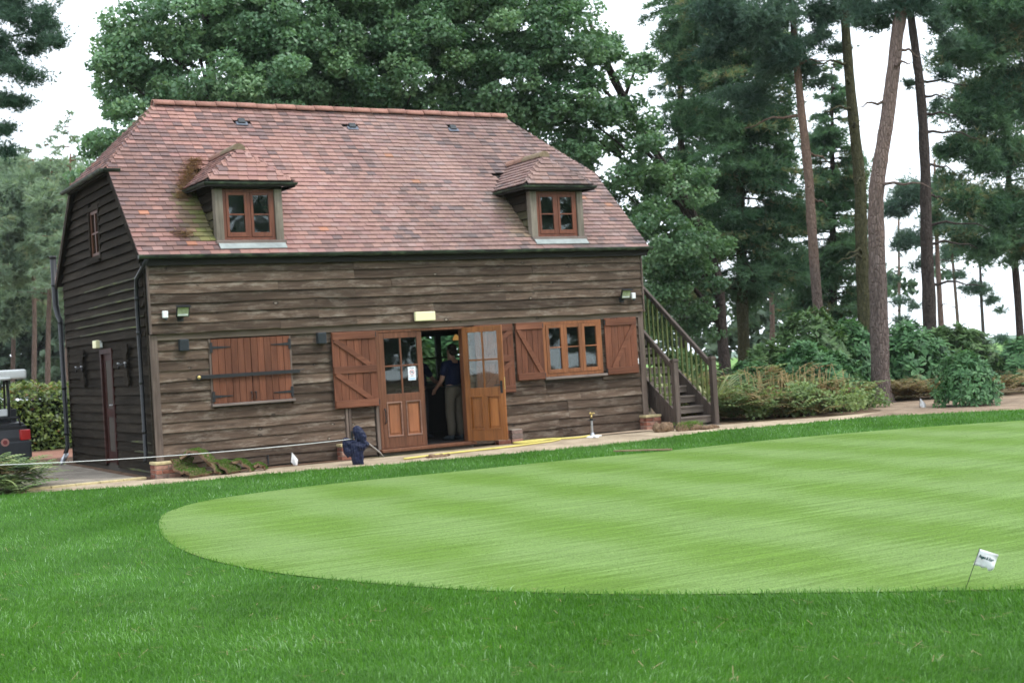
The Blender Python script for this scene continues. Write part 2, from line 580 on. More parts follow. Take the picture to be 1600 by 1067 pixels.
# ------------------------------------------------------------------ tree lines in world metres: trunk points (x, y, z, radius), crown lobes (x, y, z, radius)
TRUNKS = {
    'pine_big': [(16.8,0.79,-0.08,0.246),(16.8,0.79,0.26,0.22),(16.85,0.75,1.89,0.204),(16.88,0.72,3.35,0.189),(16.92,0.68,4.66,0.173),(17.05,0.6,5.52,0.166),(17.22,0.5,6.39,0.157),(17.4,0.38,7.54,0.15),(17.53,0.3,8.4,0.147),(17.75,0.16,9.56,0.136),(17.91,0.06,11.15,0.094),(18.03,-0.03,12.89,0.052)],
    'pine_slim': [(19.18,5.19,-0.08,0.157),(19.18,5.19,0.97,0.14),(19.16,5.19,2.36,0.134),(19.12,5.19,4.05,0.128),(19.11,5.19,5.92,0.122),(19.03,5.22,7.62,0.103),(18.99,5.23,8.63,0.091),(18.96,5.24,9.82,0.085),(18.95,5.24,11.35,0.073),(18.97,5.21,13.54,0.049)],
    'pine_olive': [(20.17,4.61,-0.08,0.197),(20.17,4.61,0.6,0.176),(20.21,4.58,2.29,0.17),(20.23,4.55,3.98,0.164),(20.27,4.51,5.5,0.152),(20.2,4.54,7.36,0.14),(20.15,4.55,9.06,0.122),(20.14,4.54,10.92,0.11),(20.18,4.51,13.12,0.073)],
    'pine_dark': [(22.44,4.44,-0.08,0.224),(22.44,4.44,0.6,0.2),(22.47,4.41,2.72,0.175),(22.5,4.38,4.46,0.156),(22.55,4.33,6.19,0.138),(22.54,4.32,7.93,0.125),(22.49,4.35,8.98,0.113),(22.42,4.38,10.03,0.106),(22.34,4.42,11.43,0.088),(22.35,4.39,13.51,0.063)],
    'pine_right': [(30.33,7.94,-0.08,0.141),(30.33,7.94,0.46,0.126),(30.32,7.93,2.53,0.119),(30.27,7.94,4.4,0.104),(30.26,7.94,6.67,0.097),(30.31,7.88,9.57,0.082),(30.42,7.79,13.28,0.059),(30.5,7.72,15.76,0.037)],
    'pine_edge': [(24.74,1.95,-0.06,0.17),(24.86,1.85,3.32,0.146),(24.95,1.77,6.69,0.122),(25.04,1.69,10.07,0.097),(25.16,1.59,13.45,0.049)],
    'fir_a': [(22.61,12.45,-0.08,0.242),(22.61,12.45,0.5,0.216),(22.64,12.42,2.24,0.193),(22.68,12.38,3.69,0.178),(22.81,12.28,7.4,0.134),(22.93,12.17,11.53,0.104),(23.12,12.03,16.07,0.045)],
    'fir_b': [(22.73,15.85,-0.08,0.178),(22.73,15.85,0.42,0.159),(22.9,15.72,4.6,0.143),(23.07,15.59,9.01,0.111),(23.25,15.45,13.42,0.079),(23.37,15.35,16.73,0.048)],
    'fir_c': [(29.32,15.48,-0.08,0.189),(29.32,15.48,0.0,0.169),(29.46,15.38,3.29,0.152),(29.61,15.26,6.8,0.101),(29.74,15.16,9.85,0.051),(29.81,15.11,11.25,0.025)],
    'oak_a': [(5.82,14.14,-0.08,0.211),(5.82,14.14,1.97,0.188),(5.96,14.02,6.48,0.163),(5.96,13.99,9.61,0.138),(5.91,14.01,11.7,0.1),(5.92,13.99,13.44,0.05)],
    'oak_b': [(11.1,14.53,-0.08,0.258),(11.1,14.53,1.69,0.23),(11.27,14.39,6.56,0.203),(11.38,14.3,9.94,0.176),(11.41,14.27,12.2,0.135),(11.45,14.23,14.26,0.068)],
    'oak_c': [(20.8,11.19,-0.08,0.223),(20.8,11.19,0.52,0.199),(20.76,11.2,1.86,0.17),(20.71,11.22,3.64,0.149),(20.13,11.54,5.66,0.128),(19.2,12.07,7.7,0.106),(18.28,12.59,9.74,0.085),(17.69,12.92,11.75,0.057)],
    'far_left_0': [(7.21,46.92,-0.08,0.136),(7.21,46.92,1.23,0.121),(7.37,46.8,3.95,0.111),(7.48,46.72,6.74,0.1),(7.6,46.62,9.83,0.079),(7.72,46.53,12.31,0.04)],
    'far_left_1': [(7.16,43.47,-0.08,0.136),(7.16,43.47,1.1,0.121),(7.27,43.39,3.22,0.111),(7.42,43.29,5.29,0.101),(7.6,43.16,7.94,0.075),(7.75,43.05,10.59,0.038)],
    'far_left_2': [(6.83,37.87,-0.08,0.142),(6.83,37.87,1.29,0.127),(6.94,37.79,3.05,0.116),(7.12,37.67,5.77,0.102),(7.31,37.53,8.75,0.069),(7.43,37.44,11.2,0.035)],
    'far_left_3': [(7.46,53.71,-0.08,0.129),(7.46,53.71,1.53,0.115),(7.72,53.53,5.57,0.103),(7.88,53.41,8.95,0.086),(8.01,53.31,11.65,0.043)],
    'far_left_4': [(4.25,41.69,-0.08,0.134),(4.25,41.69,1.62,0.12),(4.5,41.51,5.84,0.096),(4.75,41.33,10.05,0.048)],
    'far_right_0': [(42.13,21.89,-0.08,0.152),(42.13,21.89,1.04,0.136),(42.12,21.88,2.5,0.124),(42.13,21.87,4.25,0.111),(42.16,21.83,6.87,0.087),(42.22,21.77,9.2,0.049)],
    'far_right_1': [(52.25,29.88,-0.08,0.105),(52.25,29.88,0.72,0.094),(52.2,29.89,2.95,0.089),(52.15,29.9,5.04,0.08),(52.13,29.9,6.44,0.053)],
    'far_right_2': [(53.4,29.21,-0.08,0.105),(53.4,29.21,0.43,0.094),(53.38,29.2,2.52,0.089),(53.41,29.18,4.26,0.074),(53.43,29.15,5.83,0.044)],
    'far_right_3': [(31.4,21.22,-0.08,0.125),(31.4,21.22,0.61,0.112),(31.5,21.14,2.31,0.103),(31.52,21.11,4.16,0.089),(31.63,21.03,6.78,0.045)],
    'far_right_4': [(47.95,30.07,-0.08,0.096),(47.95,30.07,0.74,0.086),(48.07,29.98,3.77,0.075),(48.22,29.86,7.49,0.057)],
}
LOBES = {
    'oak_a': [(4.36,13.76,10.25,1.25),(3.63,13.61,10.72,0.65),(3.36,13.78,9.6,0.75),(3.93,14.03,8.92,1.0),(3.28,13.84,7.97,0.7),(3.06,14.55,7.46,0.6),(4.45,14.89,7.89,1.1),(5.2,13.27,10.87,1.3),(5.5,13.11,9.57,1.6),(5.32,14.38,8.78,1.2),(6.93,13.42,10.93,1.7),(6.83,12.91,9.26,1.5),(6.26,13.79,12.72,1.9),(8.16,13.87,10.23,1.6),(4.14,16.24,7.02,0.8),(3.38,16.68,7.26,0.6)],
    'oak_b': [(8.68,13.55,11.44,1.8),(10.21,13.82,10.89,1.7),(9.19,13.27,9.26,1.3),(11.27,13.19,11.55,1.9),(11.75,12.93,9.86,1.7),(10.84,13.46,9.19,1.1),(13.31,13.17,11.12,1.9),(10.4,13.69,13.07,2.2),(13.09,13.28,13.21,2.2),(13.64,12.99,9.5,1.5),(8.12,13.87,12.55,1.6),(12.71,13.53,8.91,1.0),(14.25,13.22,8.62,1.0),(9.95,13.99,8.8,1.0),(8.44,14.29,9.07,1.0),(11.9,14.01,8.78,0.9)],
    'oak_c': [(14.61,12.4,11.22,1.8),(14.86,12.28,9.51,1.6),(15.88,11.67,10.57,1.5),(15.95,11.64,8.68,1.5),(16.87,11.1,9.18,1.1),(17.04,11.02,7.57,1.4),(16.1,12.72,7.53,1.4),(17.36,10.84,5.95,1.4),(18.19,10.37,4.58,1.2),(18.24,11.5,3.53,1.2),(18.99,12.17,10.28,0.4),(17.42,11.93,10.62,0.6),(19.04,11.02,6.17,1.1),(17.73,12.95,5.43,1.4),(19.4,10.83,3.45,1.0),(19.29,12.06,2.36,0.7),(15.65,11.79,12.46,1.3),(20.24,11.49,4.46,0.9),(20.31,11.47,2.29,0.6)],
    'bough': [(-2.02,-1.01,7.04,0.42),(-1.71,-1.19,6.8,0.33),(-1.47,-1.33,6.66,0.2),(-1.6,-1.26,7.06,0.25),(-2.1,-0.96,6.39,0.38),(-1.87,-1.09,6.16,0.26),(-1.64,-0.88,6.62,0.2),(-2.18,-0.91,5.88,0.26),(-1.94,-0.81,5.81,0.14),(-2.12,-0.48,5.43,0.16),(-2.08,-0.38,5.16,0.14),(-2.42,-0.77,6.74,0.5),(-2.55,-0.69,5.81,0.4),(-2.63,-0.66,7.51,0.6),(-1.98,-1.04,7.46,0.4)],
    'crown_big': [(17.26,1.04,8.93,0.5),(17.33,0.41,8.97,0.45),(17.55,1.44,8.79,0.3),(17.78,0.15,9.04,0.5),(18.06,-0.02,9.68,0.9),(17.45,0.34,10.01,1.0),(17.18,1.07,10.05,0.8),(17.57,0.85,8.76,0.3)],
    'crown_slim': [(18.58,4.89,9.04,0.75),(17.91,5.28,9.92,1.0),(18.82,5.91,8.94,0.7),(19.53,4.91,9.44,0.55),(17.64,6.01,9.74,0.8),(19.41,5.22,8.65,0.5),(19.56,4.89,10.12,0.6),(17.31,6.44,9.31,0.6),(18.88,5.28,11.18,1.2),(18.52,6.67,8.21,0.8),(17.24,6.24,10.45,0.8)],
    'crown_olive': [(20.16,5.13,9.19,0.35),(20.0,4.63,10.09,0.4),(20.52,4.33,10.3,0.5),(19.9,5.4,8.37,0.3),(20.35,4.42,11.25,1.0),(19.76,4.77,11.12,0.8)],
    'crown_dark': [(23.11,3.98,9.89,0.5),(22.52,3.86,10.25,0.5),(23.53,3.97,9.31,0.4),(23.12,3.98,8.59,0.3),(22.43,4.36,11.42,1.0),(23.04,4.01,11.55,1.0),(22.5,4.58,8.33,0.18),(23.0,4.29,7.68,0.2)],
    'crown_right': [(28.56,6.58,10.8,1.6),(26.7,6.52,9.69,1.0),(27.93,6.97,8.27,1.3),(29.8,7.03,8.76,1.5),(27.36,7.31,7.13,0.8),(28.36,6.73,6.66,1.1),(27.05,6.93,5.3,1.0),(29.28,7.36,5.16,1.2),(26.97,7.55,5.97,0.55),(27.89,7.02,4.03,0.75),(29.74,7.1,3.91,0.8),(27.22,7.41,4.27,0.5),(29.25,6.17,10.94,1.6),(26.6,6.56,11.04,0.8),(26.49,7.83,5.02,0.5),(26.85,7.61,7.06,0.25)],
    'far_left': [(6.64,47.17,10.52,1.6),(7.87,46.45,11.06,1.5),(7.99,41.76,9.55,1.5),(7.1,46.92,8.94,1.7),(7.75,43.07,7.93,1.5),(6.36,47.36,7.44,1.6),(8.37,50.82,7.37,1.4),(7.64,39.68,6.18,1.2),(8.14,43.97,11.57,0.9),(8.08,39.39,10.38,0.8),(7.22,49.14,11.89,1.2),(5.65,47.76,9.35,2.0),(7.58,51.3,5.78,1.3),(6.68,51.83,4.85,1.3),(9.42,52.53,5.79,1.2),(7.7,39.63,7.59,1.0)],
    'fr0': [(41.65,22.12,7.78,1.2),(40.6,22.74,6.98,0.9),(41.04,22.49,5.64,0.9),(42.46,21.66,6.27,0.8),(42.51,22.8,4.62,0.7),(40.53,22.81,2.91,0.5),(41.08,23.64,3.98,0.4),(41.37,23.49,2.03,0.45),(41.78,23.24,2.59,0.4)],
    'fr1': [(52.38,29.77,5.9,0.9),(53.02,29.39,6.72,0.9),(52.68,30.75,5.46,0.6),(52.39,29.77,4.33,0.5)],
    'fr2': [(53.32,29.24,3.57,0.7),(52.86,29.5,3.53,0.5),(53.88,28.91,2.84,0.5),(54.16,28.76,2.3,0.35),(53.85,28.91,5.27,0.9),(54.63,28.45,5.92,1.1),(54.23,28.72,0.72,0.5)],
    'fir_a': [(22.4,12.48,12.19,1.2),(23.39,11.91,10.67,1.2),(22.44,13.05,10.23,1.1),(23.66,11.77,8.79,1.1),(22.56,12.42,8.24,1.2),(23.39,11.94,6.95,1.2),(22.75,13.48,6.52,1.0),(23.77,11.74,5.47,1.1),(22.58,12.43,4.93,1.2),(23.42,11.95,3.84,1.0),(22.44,13.68,3.79,0.8),(22.98,12.79,2.87,0.8),(24.82,12.26,7.65,0.8),(24.54,12.45,3.86,0.9),(22.99,12.13,13.39,1.3)],
    'fir_b': [(22.53,14.73,11.88,1.0),(23.22,14.31,12.7,1.1),(22.76,14.61,9.05,1.0),(22.32,14.88,7.57,0.8),(22.8,14.61,6.02,0.9),(22.75,14.6,10.78,1.0)],
    'fir_c': [(29.75,15.15,10.08,0.5),(29.48,15.32,8.69,0.9),(29.81,15.14,7.02,1.1),(29.05,15.59,6.14,1.0),(29.91,15.1,4.9,1.0),(29.14,15.56,3.78,1.2),(28.58,15.9,2.64,0.9),(30.01,15.06,2.78,0.7),(29.36,15.44,2.12,0.8)],
    'wood': [(8.23,67.65,4.23,1.843528034736575),(10.84,61.15,6.49,2.053722173886814),(9.79,75.42,6.38,1.7232371567702032),(14.21,67.9,4.36,1.4355547816211716),(11.98,67.6,2.14,1.9671266705813415),(13.14,70.15,7.0,1.831989624638186),(9.98,73.49,7.52,1.7254741797989204),(13.22,69.53,2.04,2.1289888008254874),(9.69,67.85,2.67,2.142028049534069),(13.28,61.43,6.25,1.4952882471098237),(15.35,67.06,4.51,1.570923578582955),(10.58,66.01,4.97,1.8265666966648273),(11.91,69.86,1.97,2.1360510410800155),(14.33,68.3,1.28,1.446789659773963),(15.03,71.13,1.42,1.8121967531268912),(13.68,70.87,6.13,1.8161791171161563),(9.79,73.44,7.32,2.1908254134294234),(6.93,68.98,2.86,1.4356888370075287),(9.7,73.79,3.0,1.339771055016589),(12.53,69.96,7.12,1.5978587314171069),(14.09,66.13,1.33,2.198658050838199),(9.48,70.09,7.04,1.328239985957786),(8.39,70.89,5.15,1.4405790919122083),(6.34,67.99,2.49,2.1627934837676097),(14.27,65.37,4.83,1.7680656861333075),(12.23,67.95,3.74,1.8581135219007359),(14.54,64.82,4.04,1.9482801269297245),(9.53,75.32,5.97,1.7690145639530854),(11.19,66.52,7.13,1.821968692417359),(6.77,72.15,4.04,1.3540724595649507),(12.42,69.5,4.56,1.6173192847369426),(11.36,61.0,2.78,1.3545191232812177),(11.63,64.03,1.56,1.7106809166727415),(11.37,65.72,5.3,1.5814035950772198),(9.21,66.12,3.84,1.6394443071960252),(13.57,67.28,7.02,1.9616558635106587),(9.87,72.71,6.3,1.5148256592080578),(8.46,72.07,5.04,1.3916575233686843),(10.01,73.04,5.63,1.6945876593052485),(13.62,64.02,5.99,1.8852091386632455),(13.48,62.57,4.32,1.4088273922392578),(11.92,71.55,6.35,2.054628741125403),(8.69,73.44,6.04,1.8777435308469879),(12.58,61.76,4.91,1.5627486017834982),(13.09,64.48,5.45,1.6752151262861408),(11.09,73.62,5.14,1.4403980730445234),(6.96,75.49,2.11,2.1882222895259162),(11.08,73.75,1.79,1.4998816626450893),(14.33,72.0,7.46,1.967113478981178),(9.34,69.34,10.45,1.561260861696176),(13.36,74.41,11.25,1.5405691290768238),(16.55,74.02,8.48,2.3069104484856435),(14.15,63.82,8.45,2.1707684405798653),(9.09,75.03,11.28,1.9724677218742424),(11.07,73.26,6.99,1.8072173916761956),(9.33,72.55,7.49,2.204092600608105),(10.56,72.53,11.66,2.2351297624952307),(9.4,78.17,8.32,2.225445935246622),(15.24,70.99,12.68,2.2762991112489237),(7.29,71.06,11.07,1.9745395605840148),(11.64,74.99,10.12,1.5016277847537411),(7.13,69.31,11.77,1.5615750196168694),(14.92,64.31,6.81,1.951908006079438),(9.83,70.63,10.74,2.0822222519716056),(11.9,67.38,10.11,1.7958986728327697),(8.65,75.97,9.72,1.8422142558974284),(34.28,33.09,4.29,1.0022174337888925),(41.7,33.72,3.22,1.0114632550125457),(37.33,32.74,3.36,1.051440330277937),(36.97,32.55,2.01,0.8225416482189634),(35.25,29.04,1.94,0.9124442727284168),(39.95,36.33,1.2,0.8871178484291263),(38.79,29.19,1.39,0.9320716071522064),(36.17,35.36,1.65,1.1436717500171794),(41.26,33.2,1.96,0.9819219772963648),(32.16,30.08,2.54,0.7717591801135624),(37.01,28.23,4.41,0.7496497961104174),(37.2,27.34,3.8,1.1207677872937194),(36.21,35.46,1.52,1.1180909756435051),(42.83,33.04,2.27,0.7181346349278293),(41.0,33.14,2.64,0.7533718487414061),(36.48,28.22,0.9,0.8621234337591477),(36.5,30.3,1.39,0.7898862207158389),(37.63,35.55,2.44,0.8968649746958017),(35.99,31.83,3.25,0.9091088256475119),(37.8,37.99,3.07,0.9064156861737471),(40.77,32.98,4.17,1.0780580110096374),(38.84,31.72,2.63,1.021476501975402),(37.8,27.83,3.94,1.074077403856446),(40.19,30.46,2.51,1.059455320455526),(33.91,31.29,3.82,0.9928086575702513),(37.78,34.73,4.06,1.1767127773893447),(39.51,26.85,0.67,0.841455789162439),(39.27,24.27,0.93,0.5092499025705267),(38.37,24.17,0.88,0.6441881425345699),(37.36,24.36,0.66,0.8964871725367063),(40.9,26.8,0.67,0.8338446942024076),(42.74,25.91,0.58,0.7882836075793938),(45.18,27.99,0.64,0.8841035486633967),(38.85,24.75,0.99,0.7870753430644652),(45.25,29.63,0.23,0.5968367215698133),(37.11,25.11,1.07,0.7818937262151928),(40.9,23.84,0.36,0.8460395754725403),(42.26,29.63,0.83,0.5343701664148793),(54.51,38.86,3.89,0.5783305423422044),(54.66,35.47,4.07,0.5674009685645611),(55.56,37.3,4.69,0.6925526974438475),(60.59,38.23,4.9,0.459588349921073),(54.06,37.05,4.23,0.8435945061127983)],
}
# ------------------------------------------------------------------ ground, paths, lawn
def mat_ground():
    t = NT('forest_floor', 0.95, 0.1)
    v = t.coords("Object")
    n = t.noise(v, 3.0, 8, 0.7)
    n2 = t.noise(v, 0.35, 4, 0.6)
    c = t.ramp(n, [(0.3, (0.07, 0.045, 0.028)), (0.5, (0.14, 0.095, 0.062)), (0.72, (0.24, 0.175, 0.12))])
    g = t.ramp(n, [(0.3, (0.03, 0.05, 0.018)), (0.7, (0.09, 0.12, 0.04))])
    t.base(t.mix(t.ramp(n2, [(0.50, 0.0), (0.66, 0.75)]), c, g))
    t.bump(n, 0.6, 0.03)
    return t.m


def mat_sand(name, a, b, cc, sc=1.0):
    t = NT(name, 0.95, 0.12)
    v = t.coords("Object")
    n = t.noise(v, 2.2 * sc, 8, 0.7)
    n2 = t.noise(v, 60 * sc, 3, 0.6)
    n3 = t.noise(v, 0.9, 3, 0.5)
    c = t.ramp(n, [(0.3, a), (0.52, b), (0.75, cc)])
    c = t.mix(1.0, c, t.ramp(n2, [(0.3, 0.72), (0.7, 1.25)]), 'MULTIPLY')
    c = t.mix(1.0, c, t.ramp(n3, [(0.3, 0.8), (0.7, 1.15)]), 'MULTIPLY')
    t.base(c)
    t.bump(n2, 0.5, 0.01)
    return t.m


def mat_green():
    t = NT('mown_green_turf', 0.9, 0.12)
    v = t.coords("Object")
    fine = t.noise(t.coords("Object", (60, 110, 60)), 1.0, 6, 0.75)
    streak = t.noise(t.coords("Object", (0.8, 14.0, 1.0)), 1.0, 6, 0.7, 0.4)
    patch = t.noise(v, 0.55, 4, 0.6)
    sx = t.new("ShaderNodeSeparateXYZ")
    mp = t.new("ShaderNodeMapping")
    mp.inputs["Rotation"].default_value = (0, 0, R(2.0))
    tc = t.new("ShaderNodeTexCoord")
    t.l.new(tc.outputs["Object"], mp.inputs["Vector"])
    t.l.new(mp.outputs["Vector"], sx.inputs[0])
    wob = t.math('MULTIPLY', patch, 0.3)
    s1 = t.math('SINE', t.math('ADD', t.math('MULTIPLY', sx.outputs["X"], 2 * math.pi / 1.7), wob))
    s2 = t.math('SINE', t.math('ADD', t.math('MULTIPLY', sx.outputs["Y"], 2 * math.pi / 2.6), wob))
    st = t.math('MULTIPLY_ADD', s1, 0.33)
    t.l.new(t.math('ADD', t.math('MULTIPLY', t.math('SUBTRACT', streak, 0.5), 1.5), 0.5), st.node.inputs[2])
    st2 = t.math('MULTIPLY_ADD', s2, 0.16)
    t.l.new(st, st2.node.inputs[2])
    lightc = t.mix(1.0, (0.134, 0.214, 0.058), t.ramp(fine, [(0.3, 0.45), (0.7, 1.5)]), 'MULTIPLY')
    darkc = t.mix(1.0, (0.097, 0.176, 0.025), t.ramp(fine, [(0.3, 0.45), (0.7, 1.5)]), 'MULTIPLY')
    c = t.mix(t.ramp(st2, [(0.2, 0.0), (0.8, 1.0)]), darkc, lightc)
    c = t.mix(1.0, c, t.ramp(streak, [(0.3, 0.74), (0.7, 1.25)]), 'MULTIPLY')
    c = t.mix(t.ramp(patch, [(0.55, 0.0), (0.75, 0.35)]), c, (0.17, 0.24, 0.09))
    spk = t.noise(t.coords("Object", (26, 40, 26)), 1.0, 4, 0.6)
    c = t.mix(t.ramp(spk, [(0.66, 0.0), (0.76, 0.5)]), c, (0.30, 0.29, 0.14))
    t.base(c)
    t.bump(fine, 0.3, 0.008)
    return t.m


M['ground'] = mat_ground()
M['path'] = mat_sand('sandy_path_surface', (0.27, 0.21, 0.145), (0.42, 0.335, 0.235), (0.53, 0.44, 0.325))
M['mulch'] = mat_sand('brown_mulch', (0.06, 0.036, 0.022), (0.14, 0.085, 0.055), (0.25, 0.165, 0.115), 2.0)
M['red_path'] = mat_sand('red_tarmac', (0.20, 0.095, 0.065), (0.27, 0.14, 0.10), (0.33, 0.18, 0.13))
M['slab'] = mat_sand('concrete_paving', (0.17, 0.145, 0.115), (0.25, 0.215, 0.175), (0.33, 0.29, 0.24))
M['lawn_soil'] = mat_sand('lawn_thatch', (0.022, 0.070, 0.010), (0.040, 0.115, 0.016), (0.06, 0.15, 0.025), 3.0)
M['green'] = mat_green()
M['field'] = mat_sand('distant_meadow', (0.10, 0.20, 0.05), (0.15, 0.27, 0.07), (0.22, 0.32, 0.11), 0.05)
M['hill'] = plain('distant_hill_slope', (0.10, 0.16, 0.10), 0.95, 0.1, vary=0.4, scale=0.02)

def land(r_):
    """ground height: a level top that falls away to a wide plain"""
    f = min(1.0, max(0.0, (r_ - 88.0) / 90.0))
    return -14.0 * f * f * (3 - 2 * f)


def land_sheet(name, radii, a0, a1, na, dz, mat):
    m = MB()
    full = abs(a1 - a0 - 2 * math.pi) < 1e-6
    vs_, fs = [], []
    cols = na if full else na + 1
    for r_ in radii:
        for k in range(cols):
            a = a0 + (a1 - a0) * k / na
            vs_.append((10 + r_ * math.cos(a), r_ * math.sin(a), land(r_) + dz))
    for i in range(len(radii) - 1):
        for k in range(na):
            p, q = i * cols + k, i * cols + (k + 1) % cols
            fs.append((p, q, q + cols, p + cols))
    if radii[0] < 1:
        pass
    m.add(vs_, fs)
    o = m.build(name, mat, kind='structure', smooth=True)
    for po in o.data.polygons:
        if po.normal.z < 0:
            o.data.flip_normals()
            break
    return o


RAD = [0.001, 20, 40, 60, 80, 88, 95, 105, 115, 125, 135, 145, 155, 165, 178, 220, 300, 450, 700, 980]
land_sheet('ground', RAD, 0.0, 2 * math.pi, 64, 0.0, M['ground'])
land_sheet('field', [46, 60, 80, 88, 95, 105, 115, 125, 135, 145, 155, 165, 178, 220, 300, 450, 700, 980], R(-20), R(62), 24, 0.02, M['field'])
# low rolling hills on the horizon
hm = MB()
for (hx, hy, hr, hh) in [(760, 470, 210, 11), (620, 640, 200, 9), (880, 260, 230, 12), (430, 800, 200, 9)]:
    hm.ball((hx, hy, -16.0), hr, hr * 0.8, hh, 24, 10)
hm.build('hills', M['hill'], kind='structure', smooth=True)
# thin summer haze: one closed box round everything
hz = MB()
hz.box(-1000, 1150, -1000, 1060, -19.0, 24.0)
hzm = bpy.data.materials.new('thin_haze')
hzm.use_nodes = True
hzm.node_tree.nodes.remove(hzm.node_tree.nodes['Principled BSDF'])
pvol = hzm.node_tree.nodes.new('ShaderNodeVolumePrincipled')
pvol.inputs['Color'].default_value = (0.86, 0.93, 0.96, 1)
pvol.inputs['Density'].default_value = 0.0002
hzm.node_tree.links.new(pvol.outputs['Volume'], hzm.node_tree.nodes['Material Output'].inputs['Volume'])
tag(hz.build('haze', hzm, kind='stuff'), 'thin pale haze filling the air', 'haze')


LAWN = [(-16, 0.6), (-5, 0.3), (-2.93, 0.07), (-2.14, -0.5), (-1.78, -0.66), (-1.2, -1.0), (-0.34, -1.36), (0.4, -1.45), (1.15, -1.45), (2.11, -1.66), (2.66, -1.9), (3.48, -2.08), (4.1, -2.2), (5.2, -2.38), (6.35, -2.56), (7.54, -2.6), (8.5, -2.35), (9.41, -2.12), (10.14, -2.14), (10.77, -2.3), (12.18, -2.49), (13.17, -2.66), (13.9, -3.27), (14.62, -3.88), (15.17, -4.46), (16.04, -5.19), (20, -8), (26, -13), (26, -34), (-16, -34)]
GREEN_RAW = [(-1.8, -6.5), (-1.43, -5.57), (-0.58, -4.65), (1.04, -4.29), (2.93, -4.46), (5.06, -4.6), (6.52, -4.85), (8.55, -4.95), (10.84, -5.5), (12.8, -6.38), (15.2, -8.0), (16, -11), (15, -15), (12, -18.5), (8, -20), (4.6, -19.2), (2.6, -17.6), (0.96, -16.01), (0.12, -15.2), (-0.75, -14.3), (-1.29, -13.53), (-1.67, -12.78), (-2.03, -11.8), (-2.24, -10.93), (-2.34, -9.89), (-2.29, -8.84), (-2.1, -7.66)]
gr_closed = catmull([(p[0], p[1], 0) for p in GREEN_RAW + GREEN_RAW[:1]], 5)[:-1]
GREEN = [(p.x, p.y) for p in gr_closed]
lw = catmull([(p[0], p[1], 0) for p in LAWN[2:-2]], 5)
LAWN_P = [LAWN[0], LAWN[1]] + [(p.x + 0.03 * math.sin(i * 2.3), p.y + 0.05 * math.sin(i * 1.7) + 0.03 * math.sin(i * 4.1)) for i, p in enumerate(lw)] + LAWN[-2:]
sheet('rough_lawn', LAWN_P, 0.016, M['lawn_soil'])
sheet('putting_green', GREEN, 0.024, M['green'])
sheet('path', [(-2.4, -0.6), (-0.3, -1.6), (3, -2.4), (8, -3.2), (13, -3.2), (15.5, -5), (16.5, -5.5), (16.2, -1.9), (14.6, -1.55), (12.9, -1.45), (11.6, -0.95), (10.8, -0.72), (9.9, -0.75), (9.2, -0.45), (6.5, -0.28), (3.2, -0.42), (0.5, -0.28), (-0.2, -0.2), (-0.55, 0.2), (-1.7, 0.2)], 0.008, M['path'])
sheet('bare_earth', [(13.2, -2.2), (14.7, -1.3), (15.6, 0.4), (17.2, 1.0), (19.3, -0.2), (22, -4), (19, -8), (15.9, -5.6), (14.2, -3.9)], 0.012, mat_sand('bare_sandy_earth', (0.16, 0.11, 0.075), (0.27, 0.20, 0.14), (0.37, 0.29, 0.21)))
sheet('mulch_bed', [(-0.6, 0.1), (-0.02, 0.05), (-0.02, 5.9), (1.2, 6.3), (1.4, 8.6), (-2.6, 8.4), (-2.4, 5.6), (-0.7, 5.4)], 0.008, M['mulch'])
sheet('wall_foot_grit', [(0.4, -0.27), (3.1, -0.4), (3.2, 0.0), (0.4, 0.0)], 0.012, M['mulch'])
sheet('wall_foot_sand', [(6.6, -0.26), (9.2, -0.43), (9.9, -0.7), (10.6, -0.6), (10.4, 0.0), (6.6, 0.0)], 0.012, mat_sand('loose_sand', (0.28, 0.20, 0.14), (0.42, 0.32, 0.225), (0.54, 0.43, 0.32)))
sheet('red_path', [(-6, 8.2), (1.6, 7.9), (1.6, 11.2), (-6, 11.6)], 0.012, M['red_path'])
pv = sheet('patio', [(-2.05, 0.16), (-0.25, 0.16), (-0.25, 5.3), (-2.05, 5.3)], 0.014, M['mulch'])
kk = 0
for j in range(9):
    y0 = 0.18 + j * 0.57
    off = 0.0 if j % 2 == 0 else -0.31
    xs = [-2.03, -1.42 + off + 0.2, -0.83 + off + 0.2, -0.27] if off else [-2.03, -1.43, -0.84, -0.27]
    for i in range(3):
        b = MB()
        dz = rng.uniform(-0.004, 0.004)
        b.box(xs[i] + 0.006, xs[i + 1] - 0.006, y0 + 0.005, y0 + 0.565, 0.0, 0.036 + dz)
        b.build('paving_slab', M['slab'], pv, bevel=0.004)
b = MB()
for i in range(5):
    b.box(-2.0 + i * 0.37, -1.64 + i * 0.37, 0.02, 0.155, 0.0, 0.04)
b.build('edging_stone', M['coping'], pv, bevel=0.006)

# ------------------------------------------------------------------ the barn
L_, D_ = 9.71, 5.865
ZE, EV, ZR = 3.57, 0.18, 6.62
SL = (ZR - ZE) / (D_ / 2 + EV)
ZH, OV, RL = 5.253, 0.134, 1.166
YH = -EV + (ZH - ZE) / SL
Z_BAND0, Z_BAND1 = 2.20, 2.31
barn = thing('timber_barn', 'weatherboarded timber barn with red tiled half-hipped roof and two dormers', 'barn')


def roof_y(z):
    return -EV + (z - ZE) / SL


OPEN = [(1.00, 2.37, 1.10, 2.185), (3.95, 5.72, 0.06, 2.195), (7.38, 8.70, 1.16, 2.20)]


